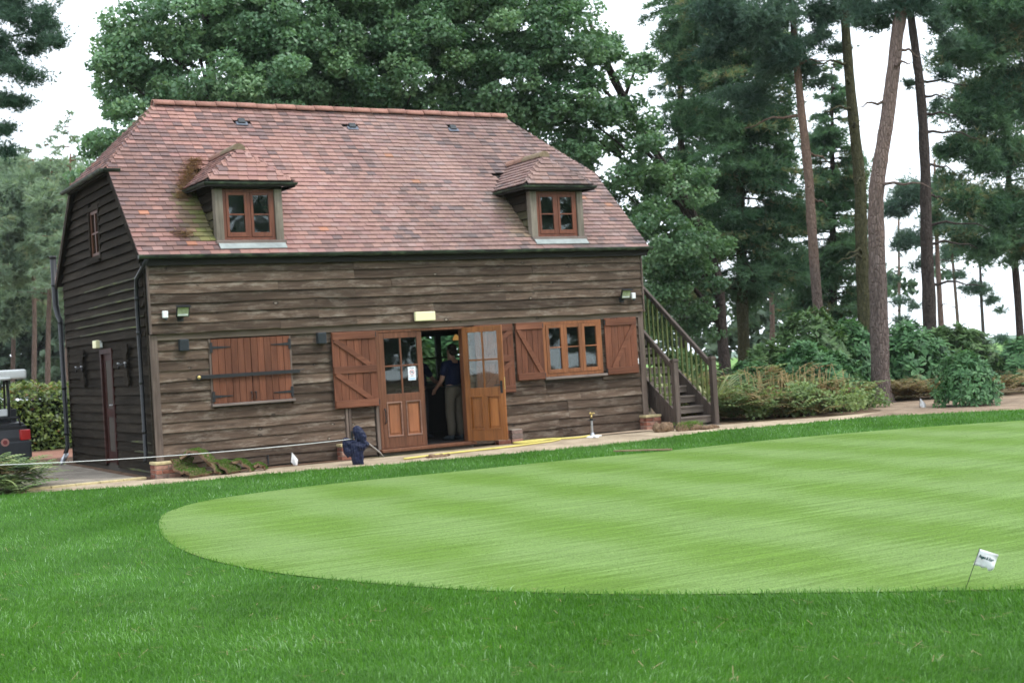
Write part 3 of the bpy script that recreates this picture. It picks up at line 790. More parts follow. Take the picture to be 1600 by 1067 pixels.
def cut(a, b, z0, z1, holes):
    """sub-intervals of [a,b] left over beside the holes that reach into rows z0..z1"""
    segs = [(a, b)]
    for (h0, h1, hz0, hz1) in holes:
        if hz0 < z1 - 0.03 and hz1 > z0 + 0.05:
            out = []
            for (s, e) in segs:
                if h1 <= s or h0 >= e:
                    out.append((s, e))
                else:
                    if h0 - s > 0.03:
                        out.append((s, h0))
                    if e - h1 > 0.03:
                        out.append((h1, e))
            segs = out
    return segs


def board(a, b, z0, z1, org, along, outv, mat, lift=0.046, name='weatherboard', slope=None):
    """one lapped board with a slightly waney lower edge"""
    n = max(2, int((b - a) / 0.35))
    ph = rng.uniform(0, 50)
    m = MB()
    org, along, outv = Vector(org), Vector(along), Vector(outv)
    rows = []
    for i in range(n + 1):
        s = a + (b - a) * i / n
        wob = (0.007 * math.sin(s * 2.1 + ph) + 0.005 * math.sin(s * 5.3 + ph * 2)) * (1.0 if mat is M['board'] else 0.35)
        wo = 0.004 * math.sin(s * 1.7 + ph * 3)
        zl = z0 + wob
        ring = [(lift + wo, zl), (lift * 0.30 + wo, z1 + 0.02), (0.001, z1 + 0.02), (0.001, zl + 0.004)]
        sa, sb = (s, s)
        if slope is not None and i in (0, n):
            # ends follow the verge
            sa = slope(zl, i == n)
            sb = slope(z1 + 0.02, i == n)
        pts = []
        for k, (o, z) in enumerate(ring):
            ss = sa if k in (0, 3) else sb
            pts.append(org + along * ss + outv * o + Vector((0, 0, z)))
        rows.append(pts)
    vs_ = [p for r_ in rows for p in r_]
    fs = []
    for i in range(n):
        for k in range(4):
            p, q = i * 4 + k, i * 4 + (k + 1) % 4
            fs.append((p, q, q + 4, p + 4))
    fs += [(0, 1, 2, 3), (n * 4 + 3, n * 4 + 2, n * 4 + 1, n * 4)]
    m.add(vs_, fs)
    return m.build(name, mat, barn)


def grid_wall(x0, x1, z0, z1, holes, y0, y1, axis):
    xs = sorted(set([x0, x1] + [h[0] for h in holes] + [h[1] for h in holes]))
    zs = sorted(set([z0, z1] + [h[2] for h in holes] + [h[3] for h in holes]))
    m = MB()
    for i in range(len(xs) - 1):
        for j in range(len(zs) - 1):
            cx, cz = (xs[i] + xs[i + 1]) / 2, (zs[j] + zs[j + 1]) / 2
            if any(h[0] < cx < h[1] and h[2] < cz < h[3] for h in holes):
                continue
            if axis == 'x':
                m.box(xs[i], xs[i + 1], y0, y1, zs[j], zs[j + 1])
            else:
                m.box(y0, y1, xs[i], xs[i + 1], zs[j], zs[j + 1])
    return m


# shell
REAR = [(7.45, 8.85, 0.10, 2.22)]
SIDE_H = [(2.33, 3.18, 0.12, 2.17), (2.62, 3.42, 3.76, 4.74)]
grid_wall(0.10, L_ - 0.10, 0.0, 3.50, OPEN, 0.03, 0.12, 'x').build('front_wall', M['inner'], barn)
grid_wall(0.10, L_ - 0.10, 0.0, 3.50, REAR, D_ - 0.12, D_ - 0.03, 'x').build('rear_wall', M['inner'], barn)
gable = [(0.03, 0.0), (D_ - 0.03, 0.0), (D_ - 0.03, 3.5), (D_ - YH - 0.05, ZH - 0.05), (YH + 0.05, ZH - 0.05), (0.03, 3.5)]
m = MB()
m.prism(gable, 0.02, 0.10, 'x')
m.build('gable_wall', M['inner'], barn)
m = MB()
m.prism(gable, L_ - 0.10, L_ - 0.02, 'x')
m.build('gable_wall', M['inner'], barn)
m = MB()
m.box(0.10, L_ - 0.10, 0.12, D_ - 0.12, 0.0, 0.10)
m.build('floor', M['room_floor'], barn)
m = MB()
m.box(0.10, L_ - 0.10, 0.12, D_ - 0.12, 2.55, 2.65)
for i in range(12):
    m.box(0.6 + i * 0.75, 0.72 + i * 0.75, 0.12, D_ - 0.12, 2.40, 2.55)
m.build('ceiling', M['inner'], barn)
m = MB()
m.box(3.72, 3.80, 0.12, D_ - 0.12, 0.10, 2.40)
m.build('partition', M['inner'], barn)

# lapped boards: front, upper storey then lower storey
ROW = 0.161
for r_ in range(7):
    z0 = Z_BAND1 + r_ * ROW
    br = sorted(rng.sample([2.2, 2.9, 3.6, 4.3, 5.1, 5.9, 6.6, 7.2], 2))
    if br[1] - br[0] < 1.2:
        br = br[:1]
    xs = [0.03] + br + [L_ - 0.03]
    for a, b in zip(xs[:-1], xs[1:]):
        board(a + 0.002, b - 0.002, z0, z0 + ROW, (0, -0.055, 0), (1, 0, 0), (0, -1, 0), M['board'])
m = MB()
m.box(0.0, L_, -0.055, 0.03, Z_BAND1 + 0.02, 3.50)
m.build('upper_backing', M['soffit'], barn)
m = MB()
m.box(0.12, L_ - 0.12, -0.040, 0.03, Z_BAND0, Z_BAND1 + 0.02)
m.build('girt_beam', wood('girt_beam_timber', (0.07, 0.052, 0.04), (0.15, 0.112, 0.085), (0.24, 0.19, 0.15), 0, 0.8, 0.1, 0.6), barn, bevel=0.004)
LROW = 0.1665
posts_x = [(0.0, 0.125), (L_ - 0.125, L_)]
extra_posts = [(3.30, 3.42, 0.04, 1.02)]
for r_ in range(13):
    z0 = 0.035 + r_ * LROW
    for (a, b) in cut(0.125, L_ - 0.125, z0, z0 + LROW, OPEN + extra_posts + [(3.86, 3.95, 0.04, 1.02)]):
        pieces = [(a, b)]
        if b - a > 3.4:
            k = a + (b - a) * rng.uniform(0.35, 0.65)
            pieces = [(a, k), (k, b)]
        for (p, q) in pieces:
            board(p + 0.002, q - 0.002, z0, min(z0 + LROW, Z_BAND0 - 0.02), (0, 0.025, 0), (1, 0, 0), (0, -1, 0), M['board'])
for (a, b, z0, z1) in [(0.0, 0.125, 0.27, Z_BAND1 - 0.01), (L_ - 0.125, L_, 0.27, Z_BAND1 - 0.01), (3.305, 3.355, 0.27, 1.05), (3.365, 3.415, 0.06, 1.05), (3.885, 3.945, 0.05, 1.05)]:
    m = MB()
    m.box(a, b, -0.035, 0.10, z0, z1)
    m.build('post', M['post'], barn, bevel=0.006)
for x in (-0.002, L_ - 0.028):
    m = MB()
    m.box(x, x + 0.03, -0.112, -0.054, Z_BAND1 - 0.005, 3.46)
    m.build('corner_board', M['post'], barn, bevel=0.004)

# lapped boards: both gables
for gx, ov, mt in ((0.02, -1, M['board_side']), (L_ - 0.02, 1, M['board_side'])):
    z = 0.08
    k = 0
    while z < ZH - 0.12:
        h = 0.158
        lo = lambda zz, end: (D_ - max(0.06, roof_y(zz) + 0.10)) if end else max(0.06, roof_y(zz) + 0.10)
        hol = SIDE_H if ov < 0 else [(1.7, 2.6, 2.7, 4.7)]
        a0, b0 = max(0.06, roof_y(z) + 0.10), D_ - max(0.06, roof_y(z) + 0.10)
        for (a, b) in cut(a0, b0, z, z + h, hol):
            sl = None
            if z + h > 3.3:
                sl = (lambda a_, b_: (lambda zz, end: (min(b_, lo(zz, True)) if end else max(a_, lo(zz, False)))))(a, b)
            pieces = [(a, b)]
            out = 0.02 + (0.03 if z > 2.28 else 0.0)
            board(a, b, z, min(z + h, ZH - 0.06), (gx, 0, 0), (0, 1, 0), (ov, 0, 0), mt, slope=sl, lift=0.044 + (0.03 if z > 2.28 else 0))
            if ov < 0 and b - a > 0.6 and ((2.3 < z < 3.35 and a < 1.5) or (z < 0.7 and rng.random() < 0.5)):
                # algae-green strip along the lower edge of some boards, towards the front
                w0 = a + (b - a) * rng.uniform(0.0, 0.06)
                w1 = a + (b - a) * rng.uniform(0.25, 0.9)
                mm = MB()
                lf = 0.0465 + (0.03 if z > 2.28 else 0)
                n = 8
                vs_ = []
                for i in range(n + 1):
                    s = w0 + (w1 - w0) * i / n
                    wv = 0.026 * (0.4 + 0.6 * math.sin(math.pi * i / n)) + rng.uniform(0, 0.012)
                    vs_ += [(gx - lf, s, z - 0.004), (gx - lf + 0.004, s, z + wv), (gx - lf + 0.012, s, z + wv), (gx - lf + 0.012, s, z - 0.004)]
                fs = []
                for i in range(n):
                    for q in range(4):
                        p0, p1 = i * 4 + q, i * 4 + (q + 1) % 4
                        fs.append((p0, p1, p1 + 4, p0 + 4))
                fs += [(0, 1, 2, 3), (n * 4 + 3, n * 4 + 2, n * 4 + 1, n * 4)]
                mm.add(vs_, fs).build('algae_streak', M['algae'], barn)
        z += h
        k += 1
    # corner posts of the gable
    for (ya, yb) in ((0.0, 0.06), (D_ - 0.10, D_)):
        m = MB()
        m.box(gx + (-0.045 if ov < 0 else -0.06), gx + (0.06 if ov < 0 else 0.045), ya, yb, 0.05, 3.45)
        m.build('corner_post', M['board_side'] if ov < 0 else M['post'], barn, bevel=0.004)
# rear lapped boards (one run per row)
for r_ in range(20):
    z0 = 0.05 + r_ * 0.17
    for (a, b) in cut(0.05, L_ - 0.05, z0, z0 + 0.17, REAR):
        board(a, b, z0, z0 + 0.17, (0, D_ - 0.025, 0), (1, 0, 0), (0, 1, 0), M['board'])

# ---- roof: deck, tiles, ridge
roof = MB()
e0, e1 = -OV, L_ + OV


def P3(x, y, z):
    return Vector((x, y, z))


def slab(poly, th):
    """poly of 3-D points (planar), thickened downward along its normal"""
    a, b, c = poly[0], poly[1], poly[2]
    n = (b - a).cross(c - a).normalized()
    if n.z < 0:
        n = -n
    k = len(poly)
    vs_ = [p - n * 0.035 for p in poly] + [p - n * (0.035 + th) for p in poly]
    fs = [tuple(range(k)), tuple(range(2 * k - 1, k - 1, -1))]
    fs += [(i, k + i, k + (i + 1) % k, (i + 1) % k) for i in range(k)]
    roof.add(vs_, fs)


front_poly = [P3(e0, -EV, ZE), P3(e1, -EV, ZE), P3(e1, YH, ZH), P3(L_ - RL, D_ / 2, ZR), P3(RL, D_ / 2, ZR), P3(e0, YH, ZH)]
rear_poly = [P3(p.x, D_ - p.y, p.z) for p in front_poly]
hipl = [P3(e0 - 0.06, YH - 0.06, ZH - 0.06), P3(RL, D_ / 2, ZR), P3(e0 - 0.06, D_ - YH + 0.06, ZH - 0.06)]
hipr = [P3(L_ - p.x, p.y, p.z) for p in hipl]
for po in (front_poly, rear_poly, hipl, hipr):
    slab(po, 0.04)
ROOF = roof.build('roof', M['soffit'], barn)

DORM = [1.81, 7.90]
TILES = []      # (matrix, clip width, parent, colour)
tile_rng = random.Random(5)


def vnoise(x, y, s=0):
    """smooth value noise on a lattice"""
    def h(i, j):
        return (math.sin(i * 127.1 + j * 311.7 + s * 74.7) * 43758.5453) % 1.0
    i, j = math.floor(x), math.floor(y)
    fx, fy = x - i, y - j
    fx, fy = fx * fx * (3 - 2 * fx), fy * fy * (3 - 2 * fy)
    return (h(i, j) * (1 - fx) + h(i + 1, j) * fx) * (1 - fy) + (h(i, j + 1) * (1 - fx) + h(i + 1, j + 1) * fx) * fy


def tile_colour(x, t_, dormer=False):
    r1 = tile_rng.random()
    pinks = [(0.290, 0.158, 0.132), (0.272, 0.146, 0.124), (0.305, 0.168, 0.138), (0.258, 0.142, 0.126), (0.280, 0.168, 0.148)]
    greys = [(0.185, 0.112, 0.100), (0.212, 0.124, 0.106), (0.160, 0.104, 0.098)]
    c = list(tile_rng.choice(pinks))
    dark = vnoise(x * 0.9, t_ * 1.3, 1) * 0.6 + vnoise(x * 2.3, t_ * 0.6, 2) * 0.4
    left = max(0.0, 1.0 - abs(x - 0.4) / 1.6) * 0.30
    p = max(0.03, (dark - 0.44) * 1.7) + left * 1.5
    if r1 < p:
        c = list(tile_rng.choice(greys))
    elif r1 > 0.996:
        c = [0.37, 0.165, 0.105]
    g = 0.72 + 0.36 * vnoise(x * 1.1 + 7, t_ * 0.5, 3) + 0.20 * vnoise(x * 3.1, t_ * 0.8 + 3, 5) + tile_rng.uniform(-0.06, 0.06)
    mv = min(1.0, max(0.0, (x - 2.0) / 4.0)) * 0.30
    c = [c[0] * (1 - mv * 0.55), c[1] * (1 - mv * 0.1), c[2]]
    c = [v * g for v in c]
    # moss by the dormer cheeks
    if not dormer:
        for cx in DORM:
            dx = cx - 0.6 - x
            yy = t_
            if -0.05 < dx < 0.45 and 0.3 < yy < 1.75:
                k = (1.25 - dx / 0.45) * (1.0 if cx < 3 else 0.4) * tile_rng.uniform(0.3, 1.0)
                k = min(1, max(0, k)) * (1.0 if yy < 1.6 else 0.3)
                c = [c[i] * (1 - k) + (0.15, 0.165, 0.05)[i] * k for i in range(3)]
    return (c[0], c[1], c[2], 1.0)


def lay_tiles(poly, parent, wid=0.168, gauge=0.118, skip=None, dormer=False):
    """poly[0] -> poly[1] is the eave; tiles are laid course by course inside the polygon"""
    o = poly[0]
    u = (poly[1] - poly[0]).normalized()
    n = u.cross(poly[2] - poly[0]).normalized()
    if n.z < 0:
        n = -n
    v = n.cross(u)
    if (poly[2] - poly[0]).dot(v) < 0:
        v = -v
    q = [((p - o).dot(u), (p - o).dot(v)) for p in poly]
    tmax = max(p[1] for p in q)
    row = 0
    t_ = -0.03
    while t_ < tmax - 0.03:
        tm = min(max(t_ + gauge * 0.85, 0.001), tmax - 0.002)
        xs = []
        for i in range(len(q)):
            (x0, y0), (x1, y1) = q[i], q[(i + 1) % len(q)]
            if (y0 > tm) != (y1 > tm):
                xs.append(x0 + (tm - y0) / (y1 - y0) * (x1 - x0))
        if len(xs) >= 2:
            a, b = min(xs), max(xs)
            s = a - (wid * 0.5 if row % 2 else 0.0)
            while s < b - 0.001:
                s0, s1 = max(a, s), min(b, s + wid)
                if s1 - s0 > 0.025:
                    w = s1 - s0
                    sc = (s0 + s1) / 2
                    pos = o + u * sc + v * (t_ + gauge * 0.5 + 0.03)
                    if skip is None or not skip(pos):
                        lift = tile_rng.uniform(-0.002, 0.005)
                        yaw = tile_rng.uniform(-0.012, 0.012)
                        tilt = R(9.0) + tile_rng.uniform(-0.015, 0.025)
                        if tile_rng.random() < 0.015:
                            tilt += 0.06
                            yaw += tile_rng.uniform(-0.06, 0.06)
                        ln = gauge + 0.055
                        uu = (u * math.cos(yaw) + v * math.sin(yaw))
                        vv = n.cross(uu)
                        v3 = vv * math.cos(tilt) - n * math.sin(tilt)
                        n3 = uu.cross(v3)
                        if n3.dot(n) < 0:
                            n3 = -n3
                        cpos = o + u * sc + v * (t_ + ln * 0.5) + n * (0.000 + lift)
                        mtx = Matrix((
                            (uu.x * (w - 0.005), v3.x * ln, n3.x * 0.020, cpos.x),
                            (uu.y * (w - 0.005), v3.y * ln, n3.y * 0.020, cpos.y),
                            (uu.z * (w - 0.005), v3.z * ln, n3.z * 0.020, cpos.z),
                            (0, 0, 0, 1)))
                        TILES.append((mtx, parent, tile_colour(cpos.x, t_, dormer), cpos))
                s += wid
        row += 1
        t_ += gauge


def in_dormer(p):
    for cx in DORM:
        if abs(p.x - cx) < 0.54 and 0.12 < p.y < 1.0:
            return True
        if abs(p.x - cx) < 0.5 and p.y < 1.5 and p.y > 0.5:
            return True
    for (vx, vy) in ((2.65, 2.58), (4.88, 2.56), (7.12, 2.60)):
        if abs(p.x - vx) < 0.12 and abs(p.y - vy) < 0.05:
            return True
    return False


lay_tiles(front_poly, ROOF, skip=in_dormer)
lay_tiles([rear_poly[1], rear_poly[0], rear_poly[5], rear_poly[4], rear_poly[3], rear_poly[2]], ROOF)
lay_tiles([hipl[2], hipl[0], hipl[1]], ROOF)
lay_tiles([hipr[0], hipr[2], hipr[1]], ROOF)

M['vent_lead'] = plain('dull_blue_lead', (0.12, 0.135, 0.17), 0.6, 0.3, vary=0.2)
# ridge and vent tiles
nr = 19
for i in range(nr):
    x0 = RL - 0.05 + (L_ - 2 * RL + 0.1) * i / nr
    x1 = RL - 0.05 + (L_ - 2 * RL + 0.1) * (i + 1) / nr
    m = MB()
    vs_, fs = [], []
    dz = rng.uniform(-0.006, 0.006)
    for x in (x0 + 0.006, x1 - 0.006):
        for rr in (0.135, 0.115):
            for k in range(9):
                a = R(8) + math.pi * (164 / 180) * k / 8
                vs_.append((x, D_ / 2 + rr * math.cos(a), ZR - 0.055 + dz + rr * 0.95 * math.sin(a)))
    for k in range(8):
        fs += [(k, k + 1, 19 + k, 18 + k), (9 + k, 27 + k, 28 + k, 10 + k), (k, 9 + k, 10 + k, k + 1), (18 + k, 19 + k, 28 + k, 27 + k)]
    fs += [(0, 18, 27, 9), (8, 17, 35, 26)]
    m.add(vs_, fs)
    o = m.build('ridge_tile', M['tile'], ROOF, smooth=False)
    k = rng.uniform(0.85, 1.15)
    o.color = (0.29 * k, 0.145 * k, 0.110 * k, 1)
    o.data.polygons.foreach_set("use_smooth", [True] * len(o.data.polygons))
nrm = Vector((0, -SL, 1)).normalized()
vup = Vector((0, 1, SL)).normalized()
for (vx, vy) in ((2.65, 2.50), (4.88, 2.48), (7.12, 2.52)):
    c = Vector((vx, vy, ZE + SL * (vy + EV)))
    m = MB()
    m.obox(c + nrm * 0.03, (0.11, 0, 0), vup * 0.05, nrm * 0.006)
    o = m.build('vent_flashing', M['vent_lead'], ROOF)
    m = MB()
    m.prism([(-0.05, 0.0), (0.05, 0.0), (0.05, 0.05), (-0.05, 0.03)], 0, 0.13, 'x')
    m.v = [tuple(c + Vector((1, 0, 0)) * (x - 0.065) + vup * (y + 0.05) + nrm * (z + 0.03)) for (x, y, z) in m.v]
    m.build('vent_hood', M['slate'], ROOF)

# gutter, fascia, barge boards
m = MB()
m.box(e0 + 0.02, e1 - 0.02, -0.15, -0.12, 3.40, 3.545)
m.build('fascia', M['soffit'], barn)
m = MB()
m.box(0.0, L_, -0.12, -0.02, 3.452, 3.47)
m.build('soffit', M['soffit'], barn)


def gutter(pts, r_, name='gutter', mat=None, parent=None, n=8):
    """half-round channel swept along a polyline, open upward"""
    pts = [Vector(p) for p in pts]
    m = MB()
    vs_, fs = [], []
    for i, p in enumerate(pts):
        d = pts[min(i + 1, len(pts) - 1)] - pts[max(i - 1, 0)]
        s = Vector((d.y, -d.x, 0)).normalized()
        for rr in (r_, r_ - 0.006):
            for k in range(n + 1):
                a = math.pi + math.pi * k / n
                vs_.append(p + s * rr * math.cos(a) + Vector((0, 0, rr * math.sin(a))))
    w = 2 * (n + 1)
    for i in range(len(pts) - 1):
        for k in range(n):
            a = i * w + k
            fs.append((a, a + 1, a + 1 + w, a + w))
            a = i * w + n + 1 + k
            fs.append((a, a + w, a + 1 + w, a + 1))
        fs.append((i * w, (i + 1) * w, (i + 1) * w + n + 1, i * w + n + 1))
        fs.append((i * w + n, i * w + 2 * n + 1, (i + 1) * w + 2 * n + 1, (i + 1) * w + n))
    for e in (0, (len(pts) - 1) * w):
        fs.append(tuple(e + k for k in range(n + 1)))
    m.add(vs_, fs)
    o = m.build(name, mat or M['gutter'], parent or barn)
    return o


gutter([(e0 - 0.02, -EV - 0.055, ZE - 0.005), (3.2, -EV - 0.055, ZE - 0.012), (6.5, -EV - 0.055, ZE - 0.014), (e1 + 0.03, -EV - 0.055, ZE - 0.005)], 0.062)
gutter([(e1, D_ + EV + 0.05, ZE - 0.005), (e0, D_ + EV + 0.05, ZE - 0.01)], 0.062)
for sx, gx in ((-1, e0 - 0.105), (1, L_ - (e0 - 0.105))):
    pts = [(gx - sx * 0.30, YH - 0.13, ZH - 0.075), (gx, YH - 0.13, ZH - 0.075), (gx, D_ - YH + 0.13, ZH - 0.085), (gx - sx * 0.3, D_ - YH + 0.13, ZH - 0.085)]
    if sx > 0:
        pts = pts[::-1]
    gutter([pts[1], pts[2]], 0.055, 'hip_gutter')
    gutter([pts[0], pts[1]], 0.055, 'gutter_return')
    m = MB()
    m.bar((gx + sx * 0.08 * -1, YH, ZH - 0.085), (gx - sx * 0.08, D_ - YH, ZH - 0.085), 0.05, 0.12)
    m.build('hip_fascia', M['soffit'], barn)
for gx in (e0 + 0.015, e1 - 0.015):
    for f in (lambda y: y, lambda y: D_ - y):
        a = Vector((gx, f(-EV + 0.02), ZE - 0.06))
        b = Vector((gx, f(YH), ZH - 0.06))
        m = MB()
        m.bar(a, b, 0.03, 0.13, (1, 0, 0))
        mm = MB()
        m = MB()
        d = (b - a).normalized()
        pn = Vector((0, -d.z, d.y)) if d.y > 0 else Vector((0, d.z, -d.y))
        m.obox((a + b) / 2 - Vector((0, 0, 0.03)), Vector((0.016, 0, 0)), d * (b - a).length / 2, pn * 0.06)
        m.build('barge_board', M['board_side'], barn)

# ---- pipes on the left gable
m = MB()
m.tube([(-0.03, -EV - 0.05, 3.50), (-0.06, -0.10, 3.38), (-0.085, 0.22, 3.22), (-0.085, 0.27, 3.0), (-0.085, 0.27, 0.36), (-0.12, 0.20, 0.27)], 0.034, 10)
for z in (0.75, 1.55, 2.35, 2.9):
    m.tube([(-0.085, 0.27, z - 0.03), (-0.085, 0.27, z + 0.03)], 0.042, 10)
m.build('downpipe', M['black'], barn, smooth=True)
m = MB()
m.tube([(-0.12, 6.16, 4.12), (-0.12, 6.16, 3.15), (-0.11, 6.05, 2.92), (-0.10, 5.93, 2.85), (-0.10, 5.92, 0.34), (-0.17, 5.80, 0.22)], [0.06, 0.06, 0.055, 0.05, 0.042, 0.042], 10)
for z in (4.1, 3.55, 2.8, 1.5, 0.6):
    m.tube([(-0.12 if z > 3 else -0.10, 6.16 if z > 3 else 5.925, z - 0.03), (-0.12 if z > 3 else -0.10, 6.16 if z > 3 else 5.925, z + 0.03)], 0.066 if z > 3 else 0.052, 10)
m.build('vent_pipe', M['black'], barn, smooth=True)
m = MB()
m.tube([(-0.15, 5.82, 0.20), (-0.25, 5.62, 0.12), (-0.36, 5.30, 0.05)], [0.046, 0.046, 0.05], 10)
m.build('drain_spout', M['steel'], barn, smooth=True)

# ---- side door and gable window
m = MB()
for (ya, yb, za, zb) in ((2.33, 2.42, 0.12, 2.17), (3.09, 3.18, 0.12, 2.17), (2.42, 3.09, 2.08, 2.17)):
    m.box(-0.035, 0.10, ya, yb, za, zb)
M['red_door'] = wood('dark_red_door', (0.020, 0.008, 0.007), (0.042, 0.015, 0.012), (0.07, 0.026, 0.02), 2, 0.6, 0.1, spec=0.1)
m.build('side_door_frame', M['red_door'], barn)
m = MB()
m.box(0.03, 0.075, 2.42, 3.09, 0.14, 2.08)
for (ya, yb, za, zb) in ((2.42, 2.53, 0.14, 2.08), (2.98, 3.09, 0.14, 2.08), (2.53, 2.98, 1.96, 2.08), (2.53, 2.98, 0.95, 1.10), (2.53, 2.98, 0.14, 0.34)):
    m.box(0.012, 0.035, ya, yb, za, zb)
sd = m.build('side_door', M['red_door'], barn)
m = MB()
m.box(0.002, 0.012, 2.46, 2.50, 1.05, 1.27)
m.tube([(0.0, 2.48, 1.17), (-0.05, 2.48, 1.17), (-0.05, 2.58, 1.17)], 0.011, 8)
m.build('handle', M['steel'], sd)
m = MB()
for (ya, yb, za, zb) in ((2.62, 2.70, 3.76, 4.74), (3.34, 3.42, 3.76, 4.74), (2.70, 3.34, 4.66, 4.74), (2.70, 3.34, 3.76, 3.84)):
    m.box(-0.05, 0.06, ya, yb, za, zb)
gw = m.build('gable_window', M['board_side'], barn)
m = MB()
for (ya, yb, za, zb) in ((2.70, 2.76, 3.84, 4.66), (3.28, 3.34, 3.84, 4.66), (2.985, 3.055, 3.84, 4.66), (2.76, 2.985, 4.60, 4.66), (3.055, 3.28, 4.60, 4.66), (2.76, 2.985, 3.84, 3.90), (3.055, 3.28, 3.84, 3.90), (2.76, 2.985, 4.24, 4.27), (3.055, 3.28, 4.24, 4.27)):
    m.box(-0.02, 0.03, ya, yb, za, zb)
m.build('window_frame', wood('dark_gable_window_timber', (0.05, 0.018, 0.010), (0.10, 0.036, 0.019), (0.16, 0.065, 0.035), 2, 0.6, 0.1), gw)
for (ya, yb) in ((2.76, 2.985), (3.055, 3.28)):
    m = MB()
    m.box(0.0, 0.006, ya, yb, 3.90, 4.60)
    m.build('pane', M['glass'], gw)
m = MB()
m.box(-0.10, -0.02, 2.56, 3.48, 3.71, 3.76)
m.build('window_sill', M['board_side'], gw)

# ---- dormers
M['cheek'] = wood('mossy_cheek_board', (0.035, 0.030, 0.018), (0.07, 0.062, 0.036), (0.12, 0.115, 0.06), 1, 0.9, 0.4, spec=0.1)
def make_dormer(cx):
    yf = 0.05
    fr = MB()
    fr.box(cx - 0.60, cx + 0.60, yf - 0.03, yf + 0.10, 4.665, 4.80)
    d = fr.build('dormer', M['soffit'], barn, bevel=0.006)
    for s in (-1, 1):
        m = MB()
        m.box(cx + s * 0.52 - 0.068, cx + s * 0.52 + 0.068, yf - 0.04, yf + 0.10, 3.802, 4.664)
        m.build('dormer_post', M['dormer_post'], d, bevel=0.006)
    m = MB()
    m.box(cx - 0.61, cx + 0.61, yf - 0.10, yf + 0.08, 3.745, 3.800)
    m.build('dormer_sill', M['sill'], d, bevel=0.006)
    m = MB()
    m.box(cx - 0.58, cx + 0.58, yf - 0.02, yf + 0.08, 3.66, 3.744)
    m.build('sill_apron_board', M['soffit'], d)
    # window frame
    m = MB()
    x0, x1, z0, z1 = cx - 0.448, cx + 0.448, 3.802, 4.662
    for (a, b, c, e) in ((x0, x0 + 0.055, z0, z1), (x1 - 0.055, x1, z0, z1), (x0 + 0.055, x1 - 0.055, z1 - 0.055, z1), (x0 + 0.055, x1 - 0.055, z0, z0 + 0.06), (cx - 0.03, cx + 0.03, z0 + 0.06, z1 - 0.055)):
        m.box(a, b, yf - 0.012, yf + 0.05, c, e)
    m.build('window_frame', M['dormer_frame'], d, bevel=0.003)
    for (a, b) in ((x0 + 0.057, cx - 0.032), (cx + 0.032, x1 - 0.057)):
        m = MB()
        c, e = z0 + 0.062, z1 - 0.057
        for (p, q, r_, s) in ((a, a + 0.045, c, e), (b - 0.045, b, c, e), (a + 0.045, b - 0.045, e - 0.045, e), (a + 0.045, b - 0.045, c, c + 0.075), (a + 0.045, b - 0.045, (c + e) / 2 - 0.008, (c + e) / 2 + 0.014)):
            m.box(p, q, yf - 0.022, yf + 0.02, r_, s)
        m.build('casement', M['dormer_frame'], d, bevel=0.003)
        for (r_, s) in ((c + 0.075, (c + e) / 2 - 0.008), ((c + e) / 2 + 0.014, e - 0.045)):
            m = MB()
            m.box(a + 0.045, b - 0.045, yf - 0.004, yf + 0.002, r_, s)
            m.build('pane', M['glass'], d)
    # cheeks of lapped boards
    for s in (-1, 1):
        z = 3.86
        while z < 4.72:
            y1 = roof_y(z + 0.1) + 0.03
            y0 = yf + 0.10
            if y1 - y0 > 0.05:
                m = MB()
                xa, xb = cx + s * 0.585, cx + s * 0.56
                m.add([(xa + s * 0.02, y0, z), (xa + s * 0.02, roof_y(z) + 0.06, z), (xb + s * 0.01, y1 + 0.10, z + 0.17), (xb + s * 0.01, y0, z + 0.17), (xb, y0, z), (xb, roof_y(z) + 0.06, z), (xb - s * 0.006, y1 + 0.10, z + 0.17), (xb - s * 0.006, y0, z + 0.17)],
                      [(0, 1, 2, 3), (7, 6, 5, 4), (0, 4, 5, 1), (1, 5, 6, 2), (2, 6, 7, 3), (3, 7, 4, 0)])
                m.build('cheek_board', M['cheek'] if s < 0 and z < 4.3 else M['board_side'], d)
            z += 0.155
    # lead apron lying on the lowest tiles
    m = MB()
    ya, yb = -0.135, -0.015
    za, zb = ZE + SL * (ya + EV) + 0.040, ZE + SL * (yb + EV) + 0.045
    m.add([(cx - 0.58, ya, za), (cx + 0.58, ya, za), (cx + 0.58, yb, zb), (cx - 0.58, yb, zb), (cx - 0.58, ya, za + 0.012), (cx + 0.58, ya, za + 0.012), (cx + 0.58, yb, zb + 0.012), (cx - 0.58, yb, zb + 0.012)],
          [(3, 2, 1, 0), (4, 5, 6, 7), (0, 1, 5, 4), (1, 2, 6, 5), (2, 3, 7, 6), (3, 0, 4, 7)])
    m.build('lead_apron', M['lead'], d)
    # little hipped roof
    ez, ey, ex, rz, ay = 4.80, -0.13, 0.77, 5.42, 0.40
    ye = roof_y(ez) + 0.02
    yr = roof_y(rz) + 0.02
    A, B_, C_, E_ = P3(cx - ex, ey, ez), P3(cx + ex, ey, ez), P3(cx, ay, rz), P3(cx, yr, rz)
    Fl, Fr = P3(cx - ex, ye, ez), P3(cx + ex, ye, ez)
    sh = MB()
    for po in ([A, B_, C_], [Fl, A, C_, E_], [B_, Fr, E_, C_]):
        a, b, c = po[0], po[1], po[2]
        nn = (b - a).cross(c - a).normalized()
        if nn.z < 0:
            nn = -nn
        k = len(po)
        vs_ = [p - nn * 0.03 for p in po] + [p - nn * 0.06 for p in po]
        sh.add(vs_, [tuple(range(k)), tuple(range(2 * k - 1, k - 1, -1))] + [(i, k + i, k + (i + 1) % k, (i + 1) % k) for i in range(k)])
    sh.build('dormer_roof_deck', M['soffit'], d)
